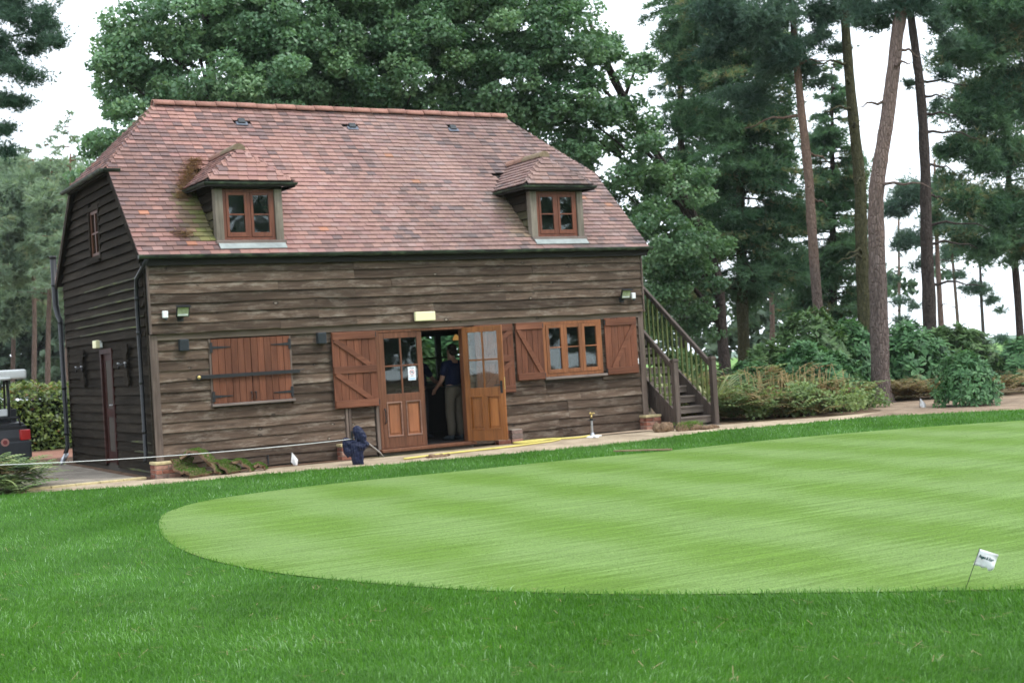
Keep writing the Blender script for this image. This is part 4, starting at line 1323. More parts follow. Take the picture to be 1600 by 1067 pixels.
    for po in ([A, B_, C_], [Fl, A, C_, E_], [B_, Fr, E_, C_]):
        lay_tiles(po, d, gauge=0.112, dormer=True)
    gutter([(cx - ex - 0.02, ye + 0.02, ez - 0.045), (cx - ex - 0.02, ey - 0.02, ez - 0.045), (cx + ex + 0.02, ey - 0.02, ez - 0.045), (cx + ex + 0.02, ye + 0.02, ez - 0.045)], 0.042, 'dormer_gutter', parent=d)
    m = MB()
    for (p, q) in ((A, B_), (A, Fl), (B_, Fr)):
        m.bar(p + Vector((0, 0, -0.09)), q + Vector((0, 0, -0.08)), 0.03, 0.055)
    m.build('eaves_board', M['soffit'], d)
    # half-round ridge with a plugged end
    n = 4
    for i in range(n):
        y0 = ay - 0.06 + (yr - ay + 0.06) * i / n
        y1 = ay - 0.06 + (yr - ay + 0.06) * (i + 1) / n
        m = MB()
        vs_, fs = [], []
        for y in (y0 + 0.004, y1 - 0.004):
            for rr in (0.115, 0.095):
                for k in range(9):
                    a = R(2) + math.pi * (176 / 180) * k / 8
                    vs_.append((cx + rr * math.cos(a), y, rz - 0.05 + rr * math.sin(a)))
        for k in range(8):
            fs += [(k, k + 1, 19 + k, 18 + k), (9 + k, 27 + k, 28 + k, 10 + k), (k, 9 + k, 10 + k, k + 1), (18 + k, 19 + k, 28 + k, 27 + k)]
        fs += [(0, 18, 27, 9), (8, 17, 35, 26)]
        if i == 0:
            fs.append(tuple(9 + k for k in range(9)))
        m.add(vs_, fs)
        o = m.build('ridge_tile', M['tile'], d)
        k = rng.uniform(0.8, 1.1)
        o.color = (0.20 * k, 0.15 * k, 0.095 * k, 1) if i < 2 else (0.27 * k, 0.15 * k, 0.11 * k, 1)
    return d


dormers = [make_dormer(cx) for cx in DORM]

# place the tiles: the 300 that show largest are objects, the rest one joined part per roof
unit_tile = MB()
unit_tile.box(-0.5, 0.5, -0.5, 0.5, -0.5, 0.5)
tile_me = unit_tile.mesh('roof_tile')
tile_me.materials.append(M['tile'])
cand = []
for i, (mtx, par, colr, pos) in enumerate(TILES):
    nz = Vector((mtx[0][2], mtx[1][2], mtx[2][2])).normalized()
    vdir = CAM - pos
    w = Vector((mtx[0][0], mtx[1][0], mtx[2][0])).length
    cand.append((w * max(0.0, nz.dot(vdir.normalized())) / vdir.length ** 2, i))
cand.sort(reverse=True)
single = set()
per = {}
for (sc, i) in cand:
    if len(single) >= 300:
        break
    single.add(i)
joined = {}
for i, (mtx, par, colr, pos) in enumerate(TILES):
    if i in single:
        o = bpy.data.objects.new('roof_tile', tile_me)
        COL.objects.link(o)
        o.parent = par
        o.matrix_local = mtx
        o.color = colr
    else:
        joined.setdefault(par.name, (par, []))[1].append((mtx, colr))
base_v = np.array([(x, y, z) for z in (-.5, .5) for y in (-.5, .5) for x in (-.5, .5)])
base_f = np.array([(0, 2, 3, 1), (4, 5, 7, 6), (0, 1, 5, 4), (2, 6, 7, 3), (0, 4, 6, 2), (1, 3, 7, 5)])
for nm, (par, lst) in joined.items():
    V, Cc = [], []
    for mtx, colr in lst:
        mm = np.array(mtx)
        pts = base_v @ mm[:3, :3].T + mm[:3, 3]
        V.append(pts[base_f].reshape(-1, 3))
        Cc.append(np.tile(np.array(colr), (24, 1)))
    me = np_mesh('roof_tiles', np.concatenate(V), 4)
    a = me.attributes.new("tile_colour", 'FLOAT_COLOR', 'POINT')
    a.data.foreach_set("color", np.concatenate(Cc).astype(np.float32).ravel())
    link('roof_tiles', me, M['tile_joined'], par, kind='stuff')
# ------------------------------------------------------------------ doors, shutters, ground-floor windows
def place(m, origin, xdir, ydir):
    """move a builder from local (x right, y out of the leaf, z up) into the world"""
    o, xd, yd = Vector(origin), Vector(xdir), Vector(ydir)
    m.v = [tuple(o + xd * x + yd * y + Vector((0, 0, z))) for (x, y, z) in m.v]
    return m


M['panel'] = wood('sheltered_door_panel', (0.15, 0.05, 0.02), (0.25, 0.095, 0.040), (0.34, 0.145, 0.07), 2, 0.5, 0.15, spec=0.4)
M['moulding'] = wood('bleached_door_moulding', (0.13, 0.065, 0.045), (0.22, 0.12, 0.085), (0.32, 0.20, 0.15), 0, 0.6, 0.15)


def glazed_leaf(origin, xd, yd, w, h, mat, name='glazed_door', handle_side=None, pull_side=None):
    """half-glazed door: four panes over two raised panels; yd points to the viewer's side"""
    st, zmid = 0.10, 0.86
    m = MB()
    rails = [(0, st, 0, h), (w - st, w, 0, h), (st, w - st, h - 0.10, h), (st, w - st, 0, 0.21), (st, w - st, zmid - 0.06, zmid + 0.09), (w / 2 - 0.05, w / 2 + 0.05, 0.21, zmid - 0.06)]
    for (a, b, c, e) in rails:
        m.box(a, b, -0.022, 0.022, c, e)
    zg0, zg1 = zmid + 0.09, h - 0.10
    zm = (zg0 + zg1) / 2
    m.box(w / 2 - 0.016, w / 2 + 0.016, -0.016, 0.016, zg0, zg1)
    m.box(st, w / 2 - 0.016, -0.016, 0.016, zm - 0.014, zm + 0.014)
    m.box(w / 2 + 0.016, w - st, -0.016, 0.016, zm - 0.014, zm + 0.014)
    door = place(m, origin, xd, yd).build(name, mat, barn, bevel=0.004)
    for (a, b) in ((st, w / 2 - 0.016), (w / 2 + 0.016, w - st)):
        for (c, e) in ((zg0, zm - 0.014), (zm + 0.014, zg1)):
            m = MB()
            m.box(a, b, -0.003, 0.003, c, e)
            place(m, origin, xd, yd).build('pane', M['glass'], door)
    for (a, b) in ((st, w / 2 - 0.05), (w / 2 + 0.05, w - st)):
        m = MB()
        m.box(a, b, -0.016, -0.006, 0.21, zmid - 0.06)
        m.box(a + 0.04, b - 0.04, -0.006, 0.006, 0.255, zmid - 0.105)
        place(m, origin, xd, yd).build('door_panel', M['panel'] if mat is M['door'] else mat, door, bevel=0.004)
        m = MB()
        for (p, q, r_, s) in ((a - 0.012, b + 0.012, zmid - 0.075, zmid - 0.052), (a - 0.012, b + 0.012, 0.196, 0.222), (a - 0.012, a + 0.012, 0.222, zmid - 0.075), (b - 0.012, b + 0.012, 0.222, zmid - 0.075)):
            m.box(p, q, -0.004, 0.034, r_, s)
        place(m, origin, xd, yd).build('panel_moulding', M['moulding'] if mat is M['door'] else mat, door, bevel=0.003)
    if handle_side is not None:
        m = MB()
        x = handle_side
        m.box(x - 0.022, x + 0.022, 0.023, 0.030, 0.84, 1.06)
        m.tube([(x, 0.03, 0.99), (x, 0.075, 0.99), (x - 0.11, 0.08, 0.985)], 0.010, 8)
        m.tube([(x, -0.03, 0.99), (x, -0.075, 0.99), (x - 0.11, -0.08, 0.985)], 0.010, 8)
        m.box(x - 0.022, x + 0.022, -0.030, -0.023, 0.84, 1.06)
        place(m, origin, xd, yd).build('handle', M['iron'], door)
        m = MB()
        m.box(w + 0.001, w + 0.005, -0.012, 0.012, 0.90, 1.12)
        place(m, origin, xd, yd).build('lock_plate', M['brass'], door)
    if pull_side is not None:
        m = MB()
        x = pull_side
        m.tube([(x, 0.022, 0.44), (x, 0.06, 0.47), (x, 0.06, 0.67), (x, 0.022, 0.70)], 0.011, 8)
        place(m, origin, xd, yd).build('pull_bolt', M['iron'], door)
    return door


m = MB()
m.box(3.90, 5.78, -0.16, 0.10, 0.055, 0.115)
m.build('threshold_step', M['door'], barn, bevel=0.01)
m = MB()
m.box(3.92, 5.76, -0.05, 0.10, 0.0, 0.055)
m.build('threshold_base', M['slab'], barn)
m = MB()
for (a, b, c, e) in ((3.95, 4.005, 0.116, 2.195), (5.665, 5.72, 0.116, 2.195), (4.005, 5.665, 2.15, 2.195)):
    m.box(a, b, -0.03, 0.11, c, e)
m.build('door_frame', M['door'], barn, bevel=0.004)
glazed_leaf((4.008, 0.0, 0.12), (1, 0, 0), (0, -1, 0), 0.845, 2.025, M['door'], pull_side=0.045)
ang = R(57)
open_dir = Vector((math.cos(ang), -math.sin(ang), 0))
open_out = Vector((-math.sin(ang), -math.cos(ang), 0))
glazed_leaf((5.655, -0.07, 0.12), open_dir, open_out, 0.80, 2.05, M['door_open'], handle_side=0.745)


def part_root(name):
    o = bpy.data.objects.new(name, None)
    COL.objects.link(o)
    o.parent = barn
    o.empty_display_size = 0.1
    return o


def braced_shutter(x0, x1, z0, z1, y, brace, ledges, npl=5, tilt=0.0, label=None):
    """ledged and braced shutter folded back against the wall; outward is -y"""
    w, h = x1 - x0, z1 - z0
    lz = list(ledges)
    o = (x0, y, z0)
    xd, yd = Vector((math.cos(tilt), -math.sin(tilt), 0)), Vector((-math.sin(tilt), -math.cos(tilt), 0))
    sh = part_root('shutter')
    for zc in lz:
        m = MB()
        m.box(0.012, w - 0.012, 0.022, 0.048, zc - 0.062, zc + 0.062)
        place(m, o, xd, yd).build('ledge', M['ledge'], sh, bevel=0.004)
    for i in range(npl):
        m = MB()
        a, b = w * i / npl + 0.0025, w * (i + 1) / npl - 0.0025
        m.box(a, b, 0.0, 0.0215, 0.0, h)
        place(m, o, xd, yd).build('plank', M['shutter'], sh, bevel=0.003)
    for (xa, za, xb, zb) in brace:
        m = MB()
        a, b = Vector((xa, 0.035, za)), Vector((xb, 0.035, zb))
        m.bar(a, b, 0.024, 0.085, (1, 0, 0))
        m = MB()
        d = (b - a).normalized()
        pn = Vector((-d.z, 0, d.x))
        m.obox((a + b) / 2, d * (b - a).length / 2, pn * 0.043, Vector((0, 0.0125, 0)))
        place(m, o, xd, yd).build('brace', M['ledge'], sh, bevel=0.003)
    for zc in (lz[0], lz[-1]):
        e = w if brace[0][0] < w / 2 else 0
        m = MB()
        m.box(e - 0.012, e + 0.012, 0.018, 0.030, zc - 0.045, zc + 0.045)
        place(m, o, xd, yd).build('hinge', M['iron'], sh)
    return sh


# big shutters beside the doors, smaller ones beside the window
braced_shutter(3.11, 3.93, 0.88, 2.195, -0.045, [(0.05, 1.18, 0.68, 0.73), (0.05, 0.60, 0.68, 0.13)], [1.245, 0.66, 0.075], 6, 0.02)
braced_shutter(5.90, 6.715, 0.93, 2.20, -0.045, [(0.77, 1.14, 0.14, 0.70), (0.77, 0.57, 0.14, 0.13)], [1.195, 0.635, 0.075], 6, 0.0)
braced_shutter(6.765, 7.36, 1.13, 2.20, -0.045, [(0.06, 0.95, 0.52, 0.13)], [1.01, 0.075], 5, 0.02)
braced_shutter(8.76, 9.50, 1.12, 2.215, -0.05, [(0.68, 0.96, 0.14, 0.13)], [1.01, 0.075], 5, 0.01)

# window of three casements
x0, x1, z0, z1 = 7.38, 8.70, 1.165, 2.20
m = MB()
for (a, b, c, e) in ((x0, x0 + 0.06, z0, z1), (x1 - 0.06, x1, z0, z1), (x0 + 0.06, x1 - 0.06, z1 - 0.06, z1), (x0 + 0.06, x1 - 0.06, z0, z0 + 0.06)):
    m.box(a, b, -0.04, 0.09, c, e)
win = m.build('casement_window', M['frame'], barn, bevel=0.004)
cw = (x1 - x0 - 0.12) / 3
for i in range(3):
    a, b = x0 + 0.06 + cw * i + 0.002, x0 + 0.06 + cw * (i + 1) - 0.002
    c, e = z0 + 0.062, z1 - 0.062
    zm = c + (e - c) * 0.53
    m = MB()
    for (p, q, r_, s) in ((a, a + 0.066, c, e), (b - 0.066, b, c, e), (a + 0.066, b - 0.066, e - 0.06, e), (a + 0.066, b - 0.066, c, c + 0.075), (a + 0.066, b - 0.066, zm - 0.011, zm + 0.013)):
        m.box(p, q, -0.05, 0.0, r_, s)
    m.build('casement', M['frame'], win, bevel=0.004)
    for (r_, s) in ((c + 0.075, zm - 0.011), (zm + 0.013, e - 0.06)):
        m = MB()
        m.box(a + 0.066, b - 0.066, -0.02, -0.014, r_, s)
        m.build('pane', M['glass'], win)
m = MB()
m.box(x0 - 0.02, x1 + 0.06, -0.10, 0.03, 1.115, 1.162)
m.build('window_sill', M['sill'], win, bevel=0.006)

# closed plank shutters with strap hinges and a bar
for (xa, xb, hs) in ((1.00, 1.672, 0), (1.678, 2.36, 1)):
    w = (xb - xa) / 6
    sh = part_root('shutter')
    for zc in (1.30, 2.0):
        m = MB()
        m.box(xa + 0.02, xb - 0.02, -0.008, 0.02, zc - 0.05, zc + 0.05)
        m.build('ledge', M['ledge'], sh)
    for i in range(6):
        m = MB()
        m.box(xa + w * i + 0.002, xa + w * (i + 1) - 0.002, -0.032, -0.009, 1.12, 2.18)
        m.build('plank', M['shutter'], sh, bevel=0.003)
    for zc in (1.24, 2.045):
        m = MB()
        e = xa if hs == 0 else xb
        s = 1 if hs == 0 else -1
        m.box(e - 0.022, e + 0.022, -0.046, -0.030, zc - 0.085, zc + 0.085)
        m.prism([(e + s * 0.02, zc - 0.024), (e + s * 0.33, zc - 0.006), (e + s * 0.33, zc + 0.006), (e + s * 0.02, zc + 0.024)], -0.044, -0.0335)
        m.build('strap_hinge', M['iron'], sh)
    m = MB()
    xh = xb - 0.03 if hs == 0 else xa + 0.04
    m.tube([(xh, -0.033, 1.27), (xh, -0.06, 1.265), (xh, -0.06, 1.17), (xh, -0.033, 1.16)], 0.008, 8)
    m.ball((xh, -0.045, 1.275), 0.016, 0.012, 0.016, 8, 6)
    m.build('handle', M['iron'], sh)
for (a, b, c, e) in ((0.965, 0.998, 1.12, 2.185), (2.362, 2.392, 1.12, 2.185)):
    m = MB()
    m.box(a, b, -0.025, 0.05, c, e)
    m.build('shutter_jamb', M['post'], barn)
m = MB()
m.box(0.955, 2.40, -0.085, 0.03, 1.075, 1.118)
m.build('window_sill', M['sill'], barn, bevel=0.006)
m = MB()
m.box(0.76, 2.50, -0.088, -0.072, 1.545, 1.605)
m.box(0.79, 0.83, -0.073, 0.0, 1.545, 1.605)
m.box(2.43, 2.47, -0.073, 0.0, 1.545, 1.605)
m.tube([(2.50, -0.08, 1.59), (2.58, -0.08, 1.605)], 0.008, 6)
sb = m.build('security_bar', M['iron'], barn)
m = MB()
m.ball((0.755, -0.085, 1.572), 0.034, 0.022, 0.034, 12, 8)
m.build('bar_knob', M['brass'], sb, smooth=True)
m = MB()
m.tube([(0.755, -0.09, 1.572), (0.755, -0.058, 1.572)], 0.046, 12)
m.build('bar_boss', M['iron'], sb)

# rear glazed doors seen through the open leaf
m = MB()
for (a, b, c, e) in ((7.45, 7.56, 0.10, 2.22), (8.74, 8.85, 0.10, 2.22), (7.56, 8.74, 2.13, 2.22), (8.09, 8.22, 0.10, 2.13), (7.56, 8.09, 1.62, 1.66), (8.22, 8.74, 1.62, 1.66), (7.56, 8.09, 0.10, 1.12), (8.22, 8.74, 0.10, 1.12)):
    m.box(a, b, D_ - 0.11, D_ - 0.04, c, e)
rd = m.build('rear_door', M['soffit'], barn)
for (a, b) in ((7.56, 8.09), (8.22, 8.74)):
    for (c, e) in ((1.12, 1.62), (1.66, 2.13)):
        m = MB()
        m.box(a, b, D_ - 0.08, D_ - 0.075, c, e)
        m.build('pane', M['glass'], rd)

# brick piers, every brick its own piece
brick_mb = MB()
brick_mb.box(-0.5, 0.5, -0.5, 0.5, -0.5, 0.5)


def brick_pier(x0, x1, y0, y1, h, coping=True, courses=3):
    m = MB()
    m.box(x0 + 0.012, x1 - 0.012, y0 + 0.012, y1 - 0.012, 0.0, h - 0.045)
    pier = m.build('brick_pier', M['mortar'], barn)
    ch = (h - 0.05) / courses
    for c in range(courses):
        z0, z1 = c * ch + 0.006, (c + 1) * ch - 0.005
        n = max(1, round((x1 - x0) / 0.22))
        xs = [x0 + (x1 - x0) * i / n for i in range(n + 1)]
        if c % 2 == 1 and n > 1:
            xs = [x0] + [x0 + (x1 - x0) * (i + 0.5) / n for i in range(n)] + [x1]
        for a, b in zip(xs[:-1], xs[1:]):
            jt = rng.uniform(-0.005, 0.004)
            mm = MB()
            mm.box(a + 0.005, b - 0.005, y0 + jt, y0 + 0.10, z0, z1)
            mm.build('brick', M['brick'], pier, bevel=0.004)
        ny = max(1, round((y1 - y0 - 0.1) / 0.22))
        for i in range(ny):
            a = y0 + 0.105 + (y1 - y0 - 0.105) * i / ny
            b = y0 + 0.105 + (y1 - y0 - 0.105) * (i + 1) / ny
            for (xa, xb) in ((x0, x0 + 0.10), (x1 - 0.10, x1)):
                mm = MB()
                mm.box(xa, xb, a + 0.003, b - 0.005, z0, z1)
                mm.build('brick', M['brick'], pier, bevel=0.004)
    if coping:
        mm = MB()
        mm.box(x0 - 0.01, x1 + 0.01, y0 - 0.012, y1, h - 0.045, h)
        mm.build('coping_slab', M['coping'], pier, bevel=0.008)


brick_pier(-0.07, 0.34, -0.22, 0.12, 0.27)
brick_pier(3.12, 3.38, -0.20, 0.02, 0.28)
brick_pier(6.50, 6.74, -0.18, 0.02, 0.30, coping=False)
brick_pier(6.22, 6.49, -0.16, 0.00, 0.13, coping=False, courses=1)
brick_pier(9.50, 9.86, -0.22, 0.12, 0.29)

# iron strap on the lowest board
m = MB()
m.box(1.86, 1.885, -0.022, -0.010, 0.05, 0.21)
m.build('iron_strap', M['iron'], barn)
m = MB()
m.box(9.43, 9.52, -0.075, -0.02, 1.295, 1.405)
m.build('junction_box', M['white'], barn, bevel=0.008)

# ------------------------------------------------------------------ wall fittings
def floodlight(cx, cz, label, sensor_dx, sensor_label=None):
    t = thing('floodlight', label, 'floodlight', (cx, -0.06, cz), 'floodlights on the upper wall')
    yb = -0.095
    m = MB()
    m.bar((cx, yb, cz - 0.10), (cx, yb - 0.10, cz - 0.10), 0.05, 0.03)
    m.box(cx - 0.05, cx + 0.05, yb - 0.01, yb + 0.02, cz - 0.16, cz - 0.06)
    m.build('bracket', M['iron'], t)
    # tilted box with a lens
    c = Vector((cx, yb - 0.13, cz))
    n = Vector((0, -math.cos(R(20)), -math.sin(R(20))))
    u = Vector((0, -math.sin(R(20)), math.cos(R(20))))
    m = MB()
    vs_ = []
    for (d, w, h) in ((-0.055, 0.06, 0.05), (0.02, 0.105, 0.088), (0.04, 0.110, 0.093)):
        for (i, j) in ((-1, -1), (1, -1), (1, 1), (-1, 1)):
            vs_.append(c + n * d + Vector((w * i, 0, 0)) + u * h * j)
    fs = [(3, 2, 1, 0), (8, 9, 10, 11)]
    for k in range(2):
        for i in range(4):
            fs.append((k * 4 + i, k * 4 + (i + 1) % 4, k * 4 + 4 + (i + 1) % 4, k * 4 + 4 + i))
    m.add(vs_, fs)
    m.build('housing', M['iron'], t, bevel=0.006)
    m = MB()
    m.obox(c + n * 0.043, (0.088, 0, 0), u * 0.072, n * 0.003)
    ls = m.build('lens', plain('frosted_lamp_lens', (0.42, 0.46, 0.30), 0.12, 0.7, vary=0.25, scale=18), t)
    m = MB()
    m.obox(c + n * 0.047 - u * 0.05, (0.08, 0, 0), u * 0.014, n * 0.002)
    m.build('reflector', M['white'], ls)
    m = MB()
    m.obox(c + n * 0.06 + u * 0.098, (0.115, 0, 0), n * 0.05, u * 0.004)
    m.build('visor', M['iron'], t)
    sx = cx + sensor_dx
    m = MB()
    m.box(sx - 0.045, sx + 0.045, yb - 0.085, yb - 0.03, cz - 0.10, cz + 0.015)
    m.box(sx - 0.02, sx + 0.02, yb - 0.03, yb + 0.01, cz - 0.06, cz - 0.02)
    sn = m.build('motion_sensor', M['white'], t, bevel=0.01)
    m = MB()
    m.ball((sx + 0.01, yb - 0.06, cz - 0.115), 0.03, 0.03, 0.025, 10, 6)
    m.build('sensor_eye', M['slate'], sn, smooth=True)


floodlight(0.50, 2.655, 'black floodlight with white sensor at its left, above the closed shutters', -0.26)
floodlight(9.18, 2.665, 'black floodlight with white sensor at its right, near the outside stair', 0.24)

for (x, lab) in ((0.54, 'small dark louvred box on the wall left of the closed shutters'), (2.93, 'small dark louvred box on the wall between closed shutters and doors')):
    t = thing('vent_box', lab, 'vent box', (x, -0.03, 2.1), 'louvred boxes under the girt beam')
    m = MB()
    m.box(x - 0.075, x + 0.075, -0.115, -0.012, 2.015, 2.205)
    bx = m.build('vent_body', M['slate'], t, bevel=0.006)
    for i in range(6):
        m = MB()
        z = 2.035 + i * 0.028
        m.bar((x - 0.066, -0.118, z), (x + 0.066, -0.118, z), 0.012, 0.006)
        m.build('louvre', M['slate'], bx)

t = thing('bulkhead_light', 'long cream bulkhead lamp on the wall above the open doors', 'wall lamp', (4.88, -0.06, 2.40))
m = MB()
m.box(4.70, 5.06, -0.115, -0.085, 2.33, 2.475)
m.build('back_plate', M['white'], t)
m = MB()
m.box(4.68, 5.08, -0.185, -0.115, 2.32, 2.485)
m.build('lamp_cover', M['cream'], t, bevel=0.02, seg=2)

t = thing('bulkhead_light', 'small cream box lamp above the dark side door', 'wall lamp', (-0.02, 2.9, 2.25))
m = MB()
m.box(-0.075, -0.03, 2.93, 3.17, 2.20, 2.32)
m.build('back_plate', M['white'], t)
m = MB()
m.box(-0.15, -0.075, 2.92, 3.18, 2.19, 2.33)
m.build('lamp_cover', M['cream'], t, bevel=0.015, seg=2)

# shaped backboards with taps either side of the side door
def shaped_board(yc, lab):
    t = thing('tap_board', lab, 'tap board', (-0.02, yc, 1.9), 'tap boards on the side wall')
    prof = [(-0.17, 2.20), (0.17, 2.20), (0.17, 2.10), (0.10, 2.06), (0.10, 1.72), (0.15, 1.62), (0.13, 1.52), (-0.13, 1.50), (-0.17, 1.58), (-0.10, 1.66), (-0.10, 2.02), (-0.17, 2.08)]
    m = MB()
    m.prism([(yc + a, b) for a, b in prof], -0.085, -0.052, 'x')
    bd = m.build('backboard', M['board_side'], t)
    for s in (-1, 1):
        m = MB()
        y = yc + s * 0.22
        m.tube([(-0.085, yc + s * 0.09, 1.86), (-0.12, yc + s * 0.16, 1.86), (-0.13, y, 1.85), (-0.135, y + s * 0.03, 1.79)], 0.016, 8)
        m.build('tap_pipe', M['iron'], t, smooth=True)
        m = MB()
        m.ball((-0.14, y, 1.885), 0.025, 0.025, 0.015, 8, 6)
        m.build('tap_handle', M['steel'], t, smooth=True)


shaped_board(4.40, 'shaped wooden tap board on the side wall behind the side door')
shaped_board(1.25, 'shaped wooden tap board on the side wall between door and downpipe')

# paper notice stuck on the closed door's glass
t = thing('notice', 'white paper notice with a round grey symbol on the closed door glass', 'notice', (4.63, -0.012, 1.40))
m = MB()
m.box(4.555, 4.705, -0.009, -0.006, 1.285, 1.525)
sh = m.build('paper_sheet', M['paper'], t)
m = MB()
n = 20
cx, cz = 4.632, 1.428
vs_, fs = [], []
for r_ in (0.046, 0.036):
    for k in range(n):
        a = 2 * math.pi * k / n
        vs_.append((cx + r_ * math.cos(a), -0.0105, cz + r_ * math.sin(a)))
for k in range(n):
    fs.append((k, (k + 1) % n, n + (k + 1) % n, n + k))
m.add(vs_, fs)
m.build('round_symbol', M['ink_red'], sh)
m = MB()
m.box(cx - 0.026, cx + 0.022, -0.0125, -0.0105, cz - 0.006, cz + 0.006)
m.box(cx + 0.010, cx + 0.018, -0.0125, -0.0105, cz + 0.009, cz + 0.024)
m.obox((cx, -0.0135, cz), Vector((0.028, 0, -0.026)), Vector((0, 0.0005, 0)), Vector((0.003, 0, 0.0032)))
m.build('symbol_mark', M['ink'], sh)
m = MB()
for (a, b, z) in ((4.585, 4.675, 1.497), (4.60, 4.66, 1.363)):
    m.box(a, b, -0.0105, -0.0095, z - 0.005, z + 0.005)
m.build('print_line', M['ink'], sh)
m = MB()
m.box(4.570, 4.690, -0.0105, -0.0095, 1.315, 1.327)
m.box(4.570, 4.690, -0.0105, -0.0095, 1.295, 1.305)
m.build('blue_print', M['ink_blue'], sh)

# things seen dimly through the glass
t = thing('display_panel', 'pale green panel leaning behind the left pane of the window', 'panel', (7.95, 0.75, 0.1))
m = MB()
m.obox((7.63, 0.34, 0.90), (0.10, 0.02, 0.0), (0.003, -0.015, 0.0), (-0.03, 0.06, 0.80))
m.build('panel_sheet', plain('pale_green_board', (0.50, 0.60, 0.55), 0.6), t, bevel=0.004)
t = thing('rolled_banner', 'blue rolled banner standing behind the middle pane of the window', 'banner', (8.36, 0.65, 0.1))
m = MB()
m.tube([(8.00, 0.36, 0.10), (8.02, 0.36, 1.64)], 0.028, 10)
m.build('banner_roll', plain('blue_cloth', (0.10, 0.12, 0.55), 0.8), t, smooth=True)
t = thing('office_chair', 'dark red chair back behind the right pane of the window', 'chair', (8.9, 0.8, 0.1))
m = MB()
m.ball((8.88, 0.78, 1.30), 0.17, 0.05, 0.22, 14, 10)
m.build('backrest', plain('dark_red_fabric', (0.17, 0.035, 0.025), 0.9), t, smooth=True)
m = MB()
m.ball((8.88, 0.98, 0.92), 0.24, 0.22, 0.05, 14, 8)
m.build('seat', plain('dark_red_fabric_seat', (0.13, 0.03, 0.022), 0.9), t, smooth=True)
m = MB()
m.tube([(8.88, 0.98, 0.87), (8.88, 0.98, 0.2)], 0.03, 8)
m.tube([(8.88, 0.80, 1.2), (8.88, 0.76, 0.95), (8.88, 0.98, 0.86)], 0.02, 8)
for k in range(5):
    a = 2 * math.pi * k / 5
    m.bar((8.88, 0.98, 0.19), (8.88 + 0.28 * math.cos(a), 0.98 + 0.28 * math.sin(a), 0.13), 0.04, 0.03)
    m.ball((8.88 + 0.28 * math.cos(a), 0.98 + 0.28 * math.sin(a), 0.128), 0.026, 0.026, 0.026, 8, 6)
m.build('chair_base', M['iron'], t)
t = thing('counter', 'dark shop counter inside the doorway below the rear glass', 'counter', (7.0, 4.2, 0.1))
m = MB()
m.box(6.2, 8.4, 4.0, 4.5, 0.10, 1.02)
m.build('counter_body', M['soffit'], t)
m = MB()
m.box(6.15, 8.45, 3.95, 4.55, 1.02, 1.07)
m.build('counter_top', M['inner'], t, bevel=0.006)
t = thing('shelf_unit', 'dark shelf unit against the inside wall left of the two people', 'shelves', (5.2, 5.5, 0.1))
m = MB()
for x in (4.0, 5.2, 6.4):
    m.box(x, x + 0.04, 5.3, 5.7, 0.10, 2.1)
for z in (0.3, 0.75, 1.2, 1.65, 2.06):
    m.box(4.04, 6.4, 5.302, 5.698, z, z + 0.03)
m.build('shelf_frame', M['soffit'], t)
t = thing('pendant_lamp', 'small warm lit lamp shade hanging inside the doorway', 'lamp', (7.42, 3.5, 2.05))
m = MB()
m.tube([(7.42, 3.5, 2.10), (7.42, 3.5, 2.42)], 0.006, 6)
m.build('cord', M['iron'], t)
em = NT('warm_lit_shade', 0.6)
em.base((0.7, 0.45, 0.15))
em.p.inputs["Emission Color"].default_value = (1.0, 0.55, 0.15, 1)
em.p.inputs["Emission Strength"].default_value = 0.22
m = MB()
m.tube([(7.42, 3.5, 2.11), (7.42, 3.5, 2.06), (7.42, 3.5, 1.99)], [0.02, 0.055, 0.075], 14)
m.build('lamp_shade', em.m, t, smooth=True)

# ------------------------------------------------------------------ outside stair
M['balu'] = plain('algae_green_baluster', (0.095, 0.118, 0.038), 0.85, vary=0.3)
st = thing('wooden_stair', 'dark wooden outside stair with square balusters against the right gable', 'staircase', (10.4, -0.6, 0))
XL, XR = 9.97, 10.90
Y0, YT = -0.60, 3.15
RISE = 0.765
zt = (YT - Y0) * RISE + 0.10
def railz(y):
    return 1.30 + (y - Y0) * RISE
for x in (XL, XR):
    m = MB()
    m.box(x - 0.055, x + 0.055, Y0 - 0.055, Y0 + 0.055, 0.0, 1.30)
    nw = m.build('newel', M['stair'], st, bevel=0.006)
    m = MB()
    m.box(x - 0.068, x + 0.068, Y0 - 0.068, Y0 + 0.068, 1.30, 1.335)
    m.box(x - 0.05, x + 0.05, Y0 - 0.05, Y0 + 0.05, 1.335, 1.355)
    m.build('newel_cap', M['stair'], nw, bevel=0.006)
    m = MB()
    m.prism([(Y0 + 0.056, 0.02), (Y0 + 0.30, 0.02), (YT, zt - 0.34), (YT, zt + 0.03), (Y0 + 0.056, 0.36)], x - 0.024, x + 0.024, 'x')
    m.build('stringer', M['stair'], st)
    m = MB()
    a, b = Vector((x, Y0 + 0.05, railz(Y0) - 0.10)), Vector((x, YT, railz(YT) - 0.10))
    m.bar(a, b, 0.07, 0.095)
    m.build('handrail', M['stair'], st, bevel=0.01)
    nb = 24
    for i in range(nb):
        y = Y0 + 0.20 + (YT - Y0 - 0.25) * i / (nb - 1)
        m = MB()
        zb = 0.30 + (y - Y0) * RISE
        m.box(x - 0.017, x + 0.017, y - 0.017, y + 0.017, zb, railz(y) - 0.13)
        m.build('baluster', M['balu'], st)
    m = MB()
    m.box(x - 0.05, x + 0.05, YT - 0.05, YT + 0.05, 0.0, railz(YT) + 0.1)
    m.build('landing_post', M['stair'], st)
nt = 15
